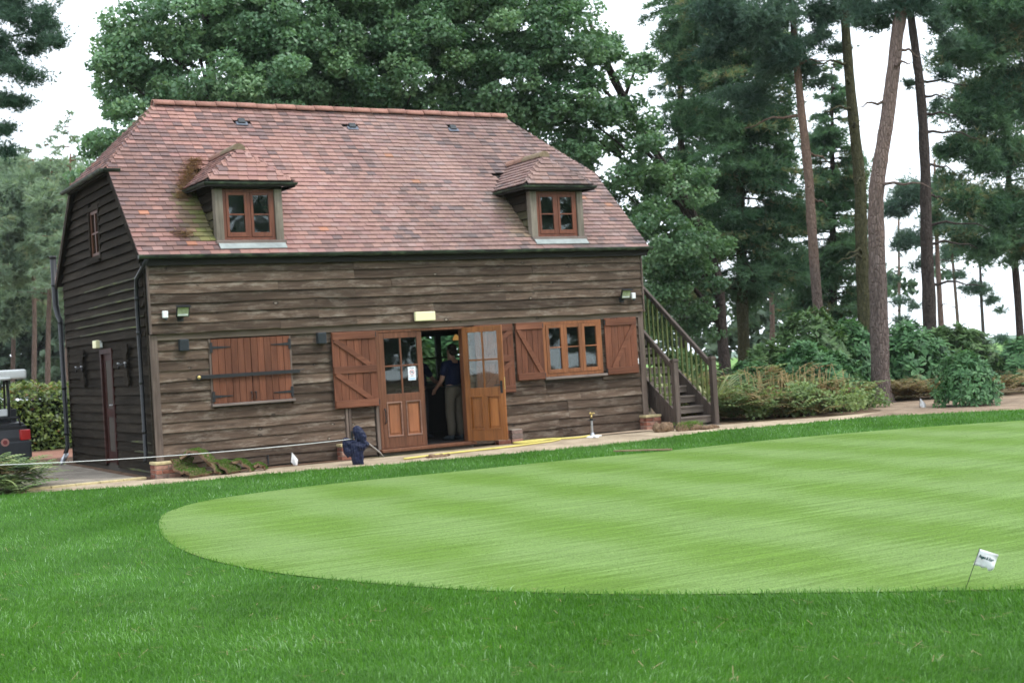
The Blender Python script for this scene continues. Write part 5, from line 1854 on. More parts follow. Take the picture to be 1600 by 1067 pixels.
for i in range(nt):
    z = 0.20 + (zt - 0.20) * i / (nt - 1)
    y = Y0 + 0.08 + (YT - Y0 - 0.2) * i / (nt - 1)
    m = MB()
    m.box(XL + 0.025, XR - 0.025, y - 0.02, y + 0.25, z - 0.035, z)
    m.build('tread', M['tread'], st, bevel=0.004)
    m = MB()
    m.box(XL + 0.025, XR - 0.025, y + 0.0, y + 0.022, z - 0.135, z - 0.036)
    m.build('riser', M['tread'], st)
    if i < nt - 1:
        m = MB()
        m.box(XL - 0.040, XL - 0.0245, y + 0.02, y + 0.13, z - 0.20, z + 0.03)
        m.build('stringer_cleat', M['stair'], st)
m = MB()
m.box(L_ + 0.08, XR + 0.05, YT + 0.052, 4.4, zt - 0.05, zt)
m.build('landing', M['tread'], st)
m = MB()
m.box(XL - 0.12, XR + 0.06, Y0 - 0.10, Y0 + 0.30, 0.0, 0.022)
m.build('base_plank', M['tread'], st)

# ------------------------------------------------------------------ rope line, jacket, hose, standpipe, flags
t = thing('rope_post', 'thin dark post under the hanging navy jacket', 'post', (2.82, -1.37, 0))
m = MB()
m.tube([(2.82, -1.37, -0.02), (2.82, -1.37, 0.56)], 0.018, 8)
m.build('post_rod', M['iron'], t)
m = MB()
m.tube([(2.82, -1.40, 0.42), (2.80, -1.42, 0.45), (2.78, -1.40, 0.42)], 0.006, 6)
m.build('rope_eye', M['iron'], t)
a, b = Vector((-2.6, -0.35, 0.47)), Vector((2.81, -1.39, 0.43))
pts = [a.lerp(b, i / 24) - Vector((0, 0, 0.055 * 4 * (i / 24) * (1 - i / 24))) for i in range(25)]
m = MB()
m.tube(pts, 0.0062, 6)
ro = m.build('rope', M['rope'], smooth=True)
tag(ro, 'long white rope strung low from the jacket past the barn corner', 'rope')
t = thing('rope_post', 'thin dark post holding the far left end of the white rope', 'post', (-2.6, -0.35, 0))
m = MB()
m.tube([(-2.6, -0.35, -0.02), (-2.6, -0.35, 0.52)], 0.016, 8)
m.build('post_rod', M['iron'], t)
m = MB()
m.tube([(2.84, -1.36, 0.46), (3.3, -0.95, 0.30), (3.72, -0.45, 0.10), (3.84, -0.34, 0.0)], 0.012, 6)
ro = m.build('rope', plain('grey_rope_fibre', (0.36, 0.35, 0.34), 0.9), smooth=True)
tag(ro, 'short grey rope slanting from the jacket to the ground by the doors', 'rope')

# navy jacket bundled over the post: fused cloth volume with folds
def fused(name, build_fn, voxel, mat, smooth_it=4, parent=None, noise=0.0, seed=0):
    m = MB()
    build_fn(m)
    me = m.mesh(name + '_raw')
    tmp = bpy.data.objects.new('tmp', me)
    COL.objects.link(tmp)
    rm = tmp.modifiers.new('remesh', 'REMESH')
    rm.mode = 'VOXEL'
    rm.voxel_size = voxel
    sm = tmp.modifiers.new('smooth', 'SMOOTH')
    sm.factor = 0.5
    sm.iterations = smooth_it
    dg = bpy.context.evaluated_depsgraph_get()
    res = bpy.data.meshes.new_from_object(tmp.evaluated_get(dg))
    bpy.data.objects.remove(tmp)
    res.name = name
    if noise:
        n = len(res.vertices)
        co = np.zeros(n * 3, dtype=np.float32)
        res.vertices.foreach_get("co", co)
        no = np.zeros(n * 3, dtype=np.float32)
        res.vertices.foreach_get("normal", no)
        co, no = co.reshape(-1, 3), no.reshape(-1, 3)
        r2 = np.random.default_rng(seed)
        d = np.zeros(n)
        for k in range(7):
            w = r2.normal(size=3) * np.array([26, 26, 11]) * (1 + 0.25 * k)
            d += np.abs(np.sin(co @ w + r2.uniform(0, 6))) / (1 + 0.3 * k)
        d -= d.mean()
        co += no * (d[:, None] * noise)
        res.vertices.foreach_set("co", co.ravel())
    res.polygons.foreach_set("use_smooth", [True] * len(res.polygons))
    res.update()
    return link(name, res, mat, parent)


navy = plain('navy_nylon', (0.007, 0.011, 0.038), 0.55, 0.3, vary=0.3, scale=20)
jx, jy = 2.82, -1.37
ex = Vector((math.cos(-0.5), math.sin(-0.5), 0))       # across the jacket as seen from the lawn


def jk(a, z, d=0.0):
    p = Vector((jx + 0.03, jy, z)) + ex * a * 1.22 + Vector((-0.48, -0.87, 0)) * d
    return (p.x, p.y, p.z)


def jacket_shape(m):
    m.ball(jk(0.055, 0.555), 0.080, 0.075, 0.085, 14, 10)
    m.ball(jk(0.075, 0.47), 0.085, 0.07, 0.09, 14, 10)
    m.tube([jk(0.03, 0.60), jk(0.08, 0.53), jk(0.12, 0.44), jk(0.12, 0.36)], [0.05, 0.075, 0.07, 0.05], 10)
    m.tube([jk(-0.10, 0.44), jk(-0.09, 0.38), jk(-0.03, 0.34), jk(0.07, 0.31), jk(0.15, 0.29)], [0.05, 0.07, 0.08, 0.075, 0.06], 10)
    m.tube([jk(-0.10, 0.45), jk(-0.10, 0.34), jk(-0.08, 0.22), jk(-0.05, 0.16)], [0.045, 0.07, 0.075, 0.06], 10)
    m.tube([jk(0.0, 0.40), jk(0.0, 0.25), jk(0.01, 0.12), jk(0.02, 0.01)], [0.08, 0.09, 0.075, 0.05], 10)
    m.tube([jk(0.08, 0.36), jk(0.08, 0.22), jk(0.085, 0.10), jk(0.085, 0.01)], [0.06, 0.05, 0.04, 0.035], 10)
    m.tube([jk(0.13, 0.40), jk(0.17, 0.33), jk(0.12, 0.27)], [0.035, 0.05, 0.04], 10)


o = fused('jacket', jacket_shape, 0.011, navy, 2, None, 0.0085, 3)
tag(o, 'navy jacket bundled over the low post in front of the barn', 'jacket')

# yellow hose
hp = [(3.70, -1.42, 0.03), (4.2, -1.30, 0.03), (4.7, -1.21, 0.03), (5.3, -1.16, 0.03), (5.9, -1.12, 0.03), (6.4, -1.0, 0.03), (6.9, -0.85, 0.03), (7.25, -0.62, 0.03), (7.28, -0.42, 0.03), (7.0, -0.30, 0.035), (6.6, -0.30, 0.03), (6.38, -0.42, 0.03), (6.45, -0.58, 0.03), (6.75, -0.60, 0.035), (7.1, -0.52, 0.045), (7.45, -0.55, 0.03), (7.7, -0.62, 0.03), (7.9, -0.66, 0.045)]
m = MB()
m.tube(catmull(hp, 6), 0.017, 8)
o = m.build('garden_hose', M['hose'], smooth=True)
tag(o, 'yellow hose looped on the sandy path in front of the barn', 'hose')

t = thing('sprinkler_stand', 'grey metal standpipe sprinkler on a white base by the yellow hose', 'sprinkler', (7.93, -0.68, 0))
m = MB()
m.tube([(7.93, -0.68, 0.05), (7.93, -0.68, 0.36)], 0.022, 10)
m.tube([(7.93, -0.68, 0.03), (7.93, -0.68, 0.10)], [0.055, 0.03], 10)
m.build('pipe', M['steel'], t)
m = MB()
for a in (0.3, 2.4, 4.5):
    m.bar((7.93, -0.68, 0.035), (7.93 + 0.24 * math.cos(a), -0.68 + 0.24 * math.sin(a), 0.022), 0.06, 0.022)
m.tube([(7.93, -0.68, 0.012), (7.93, -0.68, 0.045)], [0.13, 0.10], 16)
m.build('base', M['white'], t, bevel=0.004)
m = MB()
m.tube([(7.93, -0.68, 0.36), (7.93, -0.68, 0.42)], 0.016, 8)
m.tube([(7.93, -0.68, 0.42), (7.96, -0.70, 0.46), (7.99, -0.72, 0.45)], 0.012, 8)
m.ball((7.92, -0.67, 0.455), 0.028, 0.018, 0.022, 8, 6)
m.build('nozzle', M['brass'], t, smooth=True)
m = MB()
m.tube([(7.93, -0.68, 0.32), (7.93, -0.68, 0.36)], 0.034, 10)
m.bar((7.86, -0.66, 0.33), (8.0, -0.70, 0.33), 0.014, 0.014)
m.build('collar', M['iron'], t)

cloth = NT('soiled_white_flag_cloth', 0.85, 0.15)
n = cloth.noise(cloth.coords("Object"), 14, 5)
cloth.base(cloth.ramp(n, [(0.35, (0.66, 0.63, 0.60)), (0.55, (0.76, 0.77, 0.78)), (0.75, (0.80, 0.82, 0.83))]))


def wire_flag(base, top, hoist, fly, droop, size, label, wire=0.004, text=None):
    base, top, fly = Vector(base), Vector(top), Vector(fly).normalized()
    t = thing('marker_flag', label, 'flag', tuple(base), 'white marker flags')
    m = MB()
    m.tube([base - Vector((0, 0, 0.03)), top], wire, 6)
    m.build('wire_stake', M['iron'], t)
    d = (top - base).normalized()
    n = d.cross(fly).normalized()
    nx, nz = 12, 8
    m = MB()
    grid = {}
    vs_ = []
    for lay in (0, 1):
        for i in range(nx + 1):
            for j in range(nz + 1):
                u, v = i / nx, j / nz
                rip = 0.016 * size / 0.16 * math.sin(u * 5.5 + v * 2.2) * u + 0.008 * math.sin(v * 7 + u * 3) * u
                jag = 0.012 * math.sin(u * 17) * (1 if j == 0 else 0) * u
                p = top - d * (hoist * (1 - v) + 0.004 + jag) + fly * (size * u) - Vector((0, 0, droop * u * u)) + n * (rip + lay * 0.0016)
                grid[(lay, i, j)] = len(vs_)
                vs_.append(p)
    fs = []
    for i in range(nx):
        for j in range(nz):
            for lay in (0, 1):
                q = [grid[(lay, i, j)], grid[(lay, i + 1, j)], grid[(lay, i + 1, j + 1)], grid[(lay, i, j + 1)]]
                fs.append(tuple(q if lay else q[::-1]))
    for i in range(nx):
        for j in (0, nz):
            fs.append((grid[(0, i, j)], grid[(0, i + 1, j)], grid[(1, i + 1, j)], grid[(1, i, j)]))
    for j in range(nz):
        for i in (0, nx):
            fs.append((grid[(0, i, j)], grid[(0, i, j + 1)], grid[(1, i, j + 1)], grid[(1, i, j)]))
    m.add(vs_, fs)
    fl = m.build('flag_cloth', cloth.m, t, smooth=True)
    if text:
        cu = bpy.data.curves.new('lettering', 'FONT')
        cu.body = text
        cu.size = size * 0.225
        cu.shear = 0.25
        cu.offset = 0.0011
        cu.extrude = 0.0004
        ob = bpy.data.objects.new('tmp', cu)
        COL.objects.link(ob)
        dg = bpy.context.evaluated_depsgraph_get()
        me = bpy.data.meshes.new_from_object(ob.evaluated_get(dg))
        bpy.data.objects.remove(ob)
        n_ = len(me.vertices)
        co = np.zeros(n_ * 3, dtype=np.float32)
        me.vertices.foreach_get("co", co)
        co = co.reshape(-1, 3)
        wtxt = co[:, 0].max()
        co[:, 0] *= size * 0.78 / wtxt
        out = []
        for (x, y, z) in co:
            u = 0.10 + x / size
            v = 0.52 + y / hoist
            rip = 0.016 * size / 0.16 * math.sin(u * 5.5 + v * 2.2) * u + 0.008 * math.sin(v * 7 + u * 3) * u
            side = 1 if n.dot(CAM - base) > 0 else -1
            off = (rip + 0.0016 + 0.0018) if side > 0 else (rip - 0.0018)
            out.append(top - d * (hoist * (1 - v) + 0.004) + fly * (size * u) - Vector((0, 0, droop * u * u)) + n * off)
        me.vertices.foreach_set("co", np.array(out, dtype=np.float32).ravel())
        me.update()
        link('lettering', me, M['ink_teal'], fl)


wire_flag((0.709, -15.75, 0.02), (0.796, -15.827, 0.282), 0.108, (0.078, -0.080, -0.036), 0.004, 0.118, 'white flag with dark lettering leaning on the near edge of the green', 0.0022, 'Rogan & Rose')
wire_flag((2.18, -0.20, 0.01), (2.22, -0.21, 0.235), 0.16, (0.10, -0.05, -0.13), 0.02, 0.15, 'small white flag standing by the barn wall left of the jacket', 0.004)
wire_flag((15.48, -1.58, 0.01), (15.50, -1.59, 0.215), 0.16, (0.12, -0.06, -0.12), 0.03, 0.17, 'small white flag on bare earth beside the big pine', 0.004)

# cut turf heaped by the left pier
M['turf_top'] = leafy('cut_turf_grass', (0.06, 0.125, 0.022), (0.16, 0.26, 0.06), 0.25, 0.8, 0.1)
soil = NT('turf_underside_soil', 0.95, 0.1)
v = soil.coords("Object")
n = soil.noise(v, 12, 7, 0.7)
soil.base(soil.ramp(n, [(0.3, (0.09, 0.055, 0.035)), (0.55, (0.20, 0.135, 0.085)), (0.75, (0.31, 0.225, 0.15))]))
soil.bump(n, 0.8, 0.02)
M['soil'] = soil.m


def turf_piece(profile, org, along, across, width, label, seed):
    """a strip of turf bent along a profile (s, z); soil body with a grass face on its upper side"""
    r2 = random.Random(seed)
    along, across, org = Vector(along).normalized(), Vector(across).normalized(), Vector(org)
    t = thing('turf_strip', label, 'turf', tuple(org), 'pieces of cut turf')
    pts = catmull([(p[0], 0, p[1]) for p in profile], 5)
    nw = 7
    top, bot = [], []
    for i, p in enumerate(pts):
        a = pts[max(0, i - 1)]
        b = pts[min(len(pts) - 1, i + 1)]
        d = (b - a).normalized()
        nn = Vector((-d.z, 0, d.x))
        for j in range(nw + 1):
            w = (j / nw - 0.5) * width * (1 + 0.12 * math.sin(i * 0.9 + seed))
            bz = 0.012 * math.sin(i * 1.3 + j * 1.7 + seed) + r2.uniform(-0.006, 0.006)
            q = p + nn * bz
            base = org + along * q.x + across * (w + 0.02 * math.sin(i * 1.1)) + Vector((0, 0, q.z))
            n3 = along * nn.x + Vector((0, 0, nn.z))
            top.append(base + n3 * 0.020)
            bot.append(base - n3 * 0.020)
    np_ = len(pts)
    k = len(top)
    vs_ = top + bot
    fs = []
    for i in range(np_ - 1):
        for j in range(nw):
            a = i * (nw + 1) + j
            fs.append((a, a + 1, a + nw + 2, a + nw + 1))
            fs.append((k + a, k + a + nw + 1, k + a + nw + 2, k + a + 1))
        a, b = i * (nw + 1), (i + 1) * (nw + 1)
        fs.append((a, b, k + b, k + a))
        fs.append((a + nw, k + a + nw, k + b + nw, b + nw))
    for j in range(nw):
        fs.append((j, k + j, k + j + 1, j + 1))
        e = (np_ - 1) * (nw + 1) + j
        fs.append((e, e + 1, k + e + 1, k + e))
    m = MB()
    m.add(vs_, fs)
    body = m.build('soil_layer', M['soil'], t, smooth=False)
    V, tn = [], []
    r3 = np.random.default_rng(seed)
    tp = np.array([tuple(p) for p in top]).reshape(np_, nw + 1, 3)
    bt = np.array([tuple(p) for p in bot]).reshape(np_, nw + 1, 3)
    N = 4200
    ii = r3.uniform(0, np_ - 1.001, N)
    jj = r3.uniform(0, nw - 0.001, N)
    i0, j0 = ii.astype(int), jj.astype(int)
    fi, fj = (ii - i0)[:, None], (jj - j0)[:, None]
    P = tp[i0, j0] * (1 - fi) * (1 - fj) + tp[i0 + 1, j0] * fi * (1 - fj) + tp[i0, j0 + 1] * (1 - fi) * fj + tp[i0 + 1, j0 + 1] * fi * fj
    Nn = unit(tp[i0, j0] - bt[i0, j0])
    dirs = unit(Nn + r3.normal(0, 0.55, (N, 3)))
    sd = unit(np.cross(dirs, r3.normal(size=(N, 3))))
    h = r3.uniform(0.012, 0.028, (N, 1))
    V = np.stack([P - sd * 0.004, P + sd * 0.004, P + dirs * h], 1)
    link('grass_face', np_mesh('grass_face', V, 3, r3.uniform(0, 1, N)), M['turf_top'], t, kind='stuff')


turf_piece([(-0.22, 0.30), (-0.10, 0.40), (0.04, 0.39), (0.18, 0.27), (0.32, 0.11), (0.40, 0.02)], (0.58, -0.34, 0.0), (0.80, -0.60, 0), (0.60, 0.80, 0), 0.34, 'tallest arched strip of cut turf leaning by the left brick pier', 1)
turf_piece([(-0.26, 0.30), (-0.20, 0.17), (-0.05, 0.10), (0.08, 0.11), (0.20, 0.03)], (0.42, -0.52, 0.0), (0.35, -0.93, 0), (0.93, 0.35, 0), 0.40, 'brown crumpled turf strip in front of the left brick pier', 2)
turf_piece([(-0.20, 0.16), (-0.08, 0.20), (0.06, 0.16), (0.22, 0.03)], (0.93, -0.52, 0.0), (0.55, -0.83, 0), (0.83, 0.55, 0), 0.34, 'low green turf fold right of the tallest turf arch', 3)
turf_piece([(-0.18, 0.10), (-0.06, 0.19), (0.08, 0.15), (0.20, 0.02)], (1.22, -0.52, 0.0), (0.85, -0.52, 0), (0.52, 0.85, 0), 0.28, 'rightmost green turf fold of the heap by the wall', 4)
turf_piece([(-0.10, 0.02), (0.0, 0.10), (0.10, 0.09), (0.16, 0.02)], (1.46, -0.56, 0.0), (0.9, -0.4, 0), (0.4, 0.9, 0), 0.18, 'small brown turf scrap at the right end of the heap', 5)


def clod(c, r_, label, seed, grassy=0):
    t = thing('turf_clod', label, 'clod', tuple(c), 'clods on the path by the stair')
    def shp(m):
        r2 = random.Random(seed)
        for k in range(9):
            m.ball((c[0] + r2.uniform(-1, 1) * r_[0] * 0.6, c[1] + r2.uniform(-1, 1) * r_[1] * 0.6, c[2] + r_[2] * r2.uniform(0.15, 0.6)), r_[0] * r2.uniform(0.3, 0.55), r_[1] * r2.uniform(0.3, 0.6), r_[2] * r2.uniform(0.35, 0.6), 10, 7)
    fused('clod_body', shp, 0.014, M['soil'], 0, t, 0.016, seed)
    if grassy:
        r3 = np.random.default_rng(seed)
        N = grassy
        P = np.array(c) + np.stack([r3.normal(0, r_[0] * 0.42, N), r3.normal(0, r_[1] * 0.4, N), r_[2] * r3.uniform(0.25, 0.95, N)], 1)
        dirs = unit(np.array([0, 0, 0.7]) + r3.normal(0, 0.6, (N, 3)))
        sd = unit(np.cross(dirs, r3.normal(size=(N, 3))))
        V = np.stack([P - sd * 0.004, P + sd * 0.004, P + dirs * r3.uniform(0.03, 0.07, (N, 1))], 1)
        link('grass_tuft', np_mesh('grass_tuft', V, 3, r3.uniform(0.3, 1, N)), M['turf_top'], t, kind='stuff')


clod((9.32, -1.05, 0.0), (0.26, 0.16, 0.18), 'brown clod of earth at the left newel post foot', 11)
clod((9.72, -1.30, 0.0), (0.30, 0.17, 0.17), 'grassy clod of earth in front of the bottom stair', 12, 1400)
clod((10.05, -1.45, 0.0), (0.28, 0.12, 0.07), 'flat brown clod at the right of the stair foot', 13)
clod((4.28, -1.50, 0.0), (0.22, 0.10, 0.06), 'flat brown clod on the lawn edge by the yellow hose', 14)

m = MB()
m.bar((5.92, -4.30, 0.055), (6.53, -4.98, 0.050), 0.05, 0.022)
o = m.build('timber_lath', wood('pale_lath_timber', (0.16, 0.10, 0.06), (0.28, 0.19, 0.115), (0.38, 0.28, 0.18), 0, 0.8, 0.1), bevel=0.003)
tag(o, 'thin brown timber lath lying at the far edge of the green', 'lath')

# ------------------------------------------------------------------ people in the doorway
def skin_mesh(name, joints, edges, mat, parent=None, sub=2, root=0):
    """joints: list of (xyz, rx, ry); grown with a skin modifier and applied"""
    me = bpy.data.meshes.new(name)
    me.from_pydata([j[0] for j in joints], edges, [])
    o = bpy.data.objects.new('tmp', me)
    COL.objects.link(o)
    sk = o.modifiers.new('skin', 'SKIN')
    sk.use_smooth_shade = True
    lay = me.skin_vertices[0].data if me.skin_vertices else None
    if lay is None:
        bpy.context.view_layer.objects.active = o
        me.attributes
    for i, j in enumerate(joints):
        me.skin_vertices[0].data[i].radius = (j[1], j[2])
    me.skin_vertices[0].data[root].use_root = True
    ss = o.modifiers.new('sub', 'SUBSURF')
    ss.levels = sub
    ss.render_levels = sub
    dg = bpy.context.evaluated_depsgraph_get()
    res = bpy.data.meshes.new_from_object(o.evaluated_get(dg))
    bpy.data.objects.remove(o)
    res.name = name
    res.polygons.foreach_set("use_smooth", [True] * len(res.polygons))
    return link(name, res, mat, parent)


def figure(loc, heading, label, shirt_mat, trouser_mat, hair_mat, arms, stance=0.11, height=1.76):
    """standing adult: continuous skinned body with clothing, hair and shoes as parts; faces local +y"""
    t = thing('person', label, 'person', loc)
    s = height / 1.76
    ca, sa = math.cos(heading), math.sin(heading)
    O = Vector(loc)

    def W(p):
        x, y, z = p[0] * s, p[1] * s, p[2] * s
        return (O.x + x * ca - y * sa, O.y + x * sa + y * ca, O.z + z)

    J, E, idx = [], [], {}

    def add(name, p, rx, ry=None, par=None):
        idx[name] = len(J)
        J.append((W(p), rx * s, (ry or rx) * s))
        if par is not None:
            E.append((idx[par], idx[name]))

    add('pelvis', (0, 0, 0.96), 0.155, 0.115)
    add('waist', (0, 0.01, 1.10), 0.145, 0.105, 'pelvis')
    add('chest', (0, 0.0, 1.28), 0.165, 0.115, 'waist')
    add('upper', (0, -0.01, 1.40), 0.13, 0.095, 'chest')
    add('neck', (0, 0.0, 1.50), 0.058, 0.058, 'upper')
    add('jaw', (0, 0.025, 1.58), 0.066, 0.075, 'neck')
    add('skull', (0, 0.01, 1.67), 0.078, 0.092, 'jaw')
    add('crown', (0, 0.0, 1.735), 0.05, 0.06, 'skull')
    for sd, nm in ((-1, 'l'), (1, 'r')):
        a = arms[nm]
        add('sh' + nm, (sd * 0.185, -0.01, 1.40), 0.062, 0.062, 'upper')
        add('el' + nm, a[0], 0.045, 0.045, 'sh' + nm)
        add('fa' + nm, tuple((a[0][i] * 0.6 + a[1][i] * 0.4) for i in range(3)), 0.043, 0.043, 'el' + nm)
        add('wr' + nm, a[1], 0.029, 0.026, 'fa' + nm)
        el, wr = Vector(a[0]), Vector(a[1])
        d = (wr - el).normalized()
        sdv = d.cross(Vector((0, 0, 1)))
        if sdv.length < 0.2:
            sdv = Vector((0, 1, 0))
        sdv.normalize()
        pm = wr + d * 0.075
        add('pa' + nm, tuple(pm), 0.038, 0.018, 'wr' + nm)
        for k, (off, ln) in enumerate(((-0.030, 0.070), (-0.010, 0.082), (0.010, 0.078), (0.029, 0.062))):
            b0 = wr + d * 0.095 + sdv * off
            b1 = b0 + d * ln * 0.5 + Vector((0, 0, -0.006))
            b2 = b0 + d * ln * 0.85 + Vector((0, 0, -0.030))
            add('f%s%d' % (nm, k), tuple(b0), 0.010, 0.009, 'pa' + nm)
            add('g%s%d' % (nm, k), tuple(b1), 0.009, 0.008, 'f%s%d' % (nm, k))
            add('h%s%d' % (nm, k), tuple(b2), 0.007, 0.007, 'g%s%d' % (nm, k))
        th = wr + d * 0.03 + sdv * (-0.035)
        add('t' + nm, tuple(th), 0.013, 0.011, 'wr' + nm)
        add('u' + nm, tuple(th + d * 0.045 - sdv * 0.022), 0.010, 0.009, 't' + nm)
        hx = sd * stance
        add('hip' + nm, (sd * 0.085, 0, 0.90), 0.095, 0.10, 'pelvis')
        add('kn' + nm, (hx * 0.95, 0.02, 0.50), 0.060, 0.063, 'hip' + nm)
        add('ca' + nm, (hx, -0.015, 0.34), 0.056, 0.060, 'kn' + nm)
        add('an' + nm, (hx * 1.02, -0.01, 0.10), 0.038, 0.042, 'ca' + nm)
        add('he' + nm, (hx * 1.05, 0.03, 0.045), 0.040, 0.036, 'an' + nm)
        add('to' + nm, (hx * 1.15, 0.16, 0.032), 0.040, 0.026, 'he' + nm)
    skin = plain('skin_tone', (0.36, 0.20, 0.14), 0.55, 0.35, vary=0.05)
    skin_mesh('body', J, E, skin, t)
    # face: nose, ears, eyes, mouth
    m = MB()
    m.ball(W((0, 0.108, 1.625)), 0.015, 0.02, 0.022, 8, 6)
    for sd in (-1, 1):
        m.ball(W((sd * 0.080, 0.0, 1.63)), 0.012, 0.02, 0.03, 8, 6)
    m.build('nose_and_ears', skin, t, smooth=True)
    m = MB()
    for sd in (-1, 1):
        m.ball(W((sd * 0.030, 0.093, 1.655)), 0.011, 0.009, 0.007, 8, 6)
    m.build('eyes', M['slate'], t, smooth=True)
    m = MB()
    m.ball(W((0, 0.098, 1.578)), 0.024, 0.01, 0.006, 8, 6)
    m.build('mouth', plain('lip_tone', (0.30, 0.12, 0.10), 0.6), t, smooth=True)
    m = MB()
    m.ball(W((0, -0.018, 1.695)), 0.088 * s, 0.098 * s, 0.085 * s, 16, 12)
    m.ball(W((0, -0.045, 1.63)), 0.080 * s, 0.065 * s, 0.075 * s, 14, 10)
    m.build('hair', hair_mat, t, smooth=True)
    # shirt
    SJ, SE = [], []
    def sadd(p, rx, ry, par=None):
        SJ.append((W(p), rx * s, ry * s))
        if par is not None:
            SE.append((par, len(SJ) - 1))
        return len(SJ) - 1
    b = sadd((0, 0, 0.965), 0.182, 0.150)
    w_ = sadd((0, 0.01, 1.10), 0.178, 0.142, b)
    c_ = sadd((0, 0, 1.28), 0.192, 0.138, w_)
    u_ = sadd((0, -0.01, 1.405), 0.150, 0.112, c_)
    sadd((0, 0, 1.485), 0.074, 0.072, u_)
    for sd, nm in ((-1, 'l'), (1, 'r')):
        q = sadd((sd * 0.185, -0.01, 1.405), 0.080, 0.080, u_)
        el = Vector(arms[nm][0])
        sh = Vector((sd * 0.185, -0.01, 1.40))
        sadd(tuple(sh.lerp(el, 0.45)), 0.075, 0.075, q)
        sadd(tuple(sh.lerp(el, 0.80)), 0.072, 0.072, len(SJ) - 1)
    skin_mesh('polo_shirt', SJ, SE, shirt_mat, t)
    # trousers
    TJ, TE = [], []
    def tadd(p, rx, ry, par=None):
        TJ.append((W(p), rx * s, ry * s))
        if par is not None:
            TE.append((par, len(TJ) - 1))
        return len(TJ) - 1
    p0 = tadd((0, 0, 0.97), 0.172, 0.135)
    tadd((0, 0, 1.04), 0.168, 0.130, p0)
    for sd in (-1, 1):
        h = tadd((sd * 0.088, -0.01, 0.86), 0.112, 0.125, p0)
        k = tadd((sd * stance * 0.95, 0.015, 0.50), 0.092, 0.095, h)
        c = tadd((sd * stance, -0.015, 0.28), 0.085, 0.088, k)
        tadd((sd * stance * 1.02, -0.005, 0.075), 0.078, 0.085, c)
    skin_mesh('trousers', TJ, TE, trouser_mat, t)
    for sd in (-1, 1):
        m = MB()
        hx = sd * stance * 1.08
        m.tube([W((hx, -0.06, 0.05)), W((hx, 0.02, 0.055)), W((hx * 1.05, 0.12, 0.04)), W((hx * 1.08, 0.20, 0.03))], [0.045 * s, 0.052 * s, 0.046 * s, 0.028 * s], 10)
        m.build('shoe', M['slate'], t, smooth=True)
    m = MB()
    m.tube([W((0.172 * math.cos(a), 0.137 * math.sin(a), 1.0)) for a in [2 * math.pi * k / 16 for k in range(17)]], 0.016, 6, cap=False)
    m.build('belt', M['slate'], t, smooth=True)
    return t


navy_cloth = plain('navy_polo_cotton', (0.008, 0.012, 0.036), 0.9, 0.1, vary=0.1)
khaki = plain('khaki_cotton', (0.115, 0.10, 0.076), 0.9, 0.1, vary=0.1)
grey_tr = plain('dark_grey_cotton', (0.055, 0.058, 0.062), 0.9, 0.1, vary=0.1)
hair1 = plain('dark_brown_hair', (0.022, 0.016, 0.012), 0.7, 0.3)
figure((5.88, 0.82, 0.10), 0.28, 'person seen from behind in navy polo shirt and khaki trousers in the doorway', navy_cloth, khaki, hair1,
       {'l': ((-0.27, 0.02, 1.12), (-0.24, 0.20, 0.98)), 'r': ((0.28, 0.02, 1.12), (0.25, 0.20, 1.0))}, 0.12, 1.78)
figure((5.72, 1.95, 0.10), -1.25, 'person in dark navy shirt and dark trousers reaching forward, deeper inside the doorway', navy_cloth, grey_tr, hair1,
       {'l': ((-0.25, 0.14, 1.16), (-0.16, 0.40, 1.14)), 'r': ((0.25, 0.16, 1.14), (0.14, 0.42, 1.06))}, 0.10, 1.74)

# ------------------------------------------------------------------ golf cart, seen from behind at the left edge
cart = thing('golf_cart', 'dark golf cart with white roof and red tail light at the left edge', 'golf cart', (-1.5, 6.3, 0))
CX, CY = -1.50, 5.30       # rear centre on the ground
body_m = plain('black_cart_bodywork', (0.012, 0.013, 0.016), 0.35, 0.5)
grey_m = plain('dark_grey_cart_plastic', (0.030, 0.033, 0.038), 0.5, 0.4)
roof_m = plain('white_cart_roof', (0.80, 0.82, 0.80), 0.4, 0.4, vary=0.06)
m = MB()
m.prism([(CY + 0.02, 0.32), (CY + 0.05, 0.62), (CY + 0.14, 0.90), (CY + 0.62, 0.92), (CY + 0.75, 0.50), (CY + 1.75, 0.42), (CY + 1.95, 0.78), (CY + 2.25, 0.80), (CY + 2.42, 0.55), (CY + 2.42, 0.30), (CY + 0.6, 0.26)], CX - 0.52, CX + 0.52, 'x')
m.build('body', body_m, cart, bevel=0.05, seg=2, smooth=False)
m = MB()
m.box(CX - 0.60, CX + 0.60, CY - 0.06, CY + 0.10, 0.22, 0.56)
m.build('rear_bumper', grey_m, cart, bevel=0.04, seg=2)
m = MB()
m.box(CX - 0.56, CX + 0.56, CY + 0.10, CY + 0.55, 0.56, 0.86)
m.build('bag_well', body_m, cart, bevel=0.03)
red_m = plain('red_tail_lens', (0.45, 0.02, 0.02), 0.25, 0.6, vary=0.1)
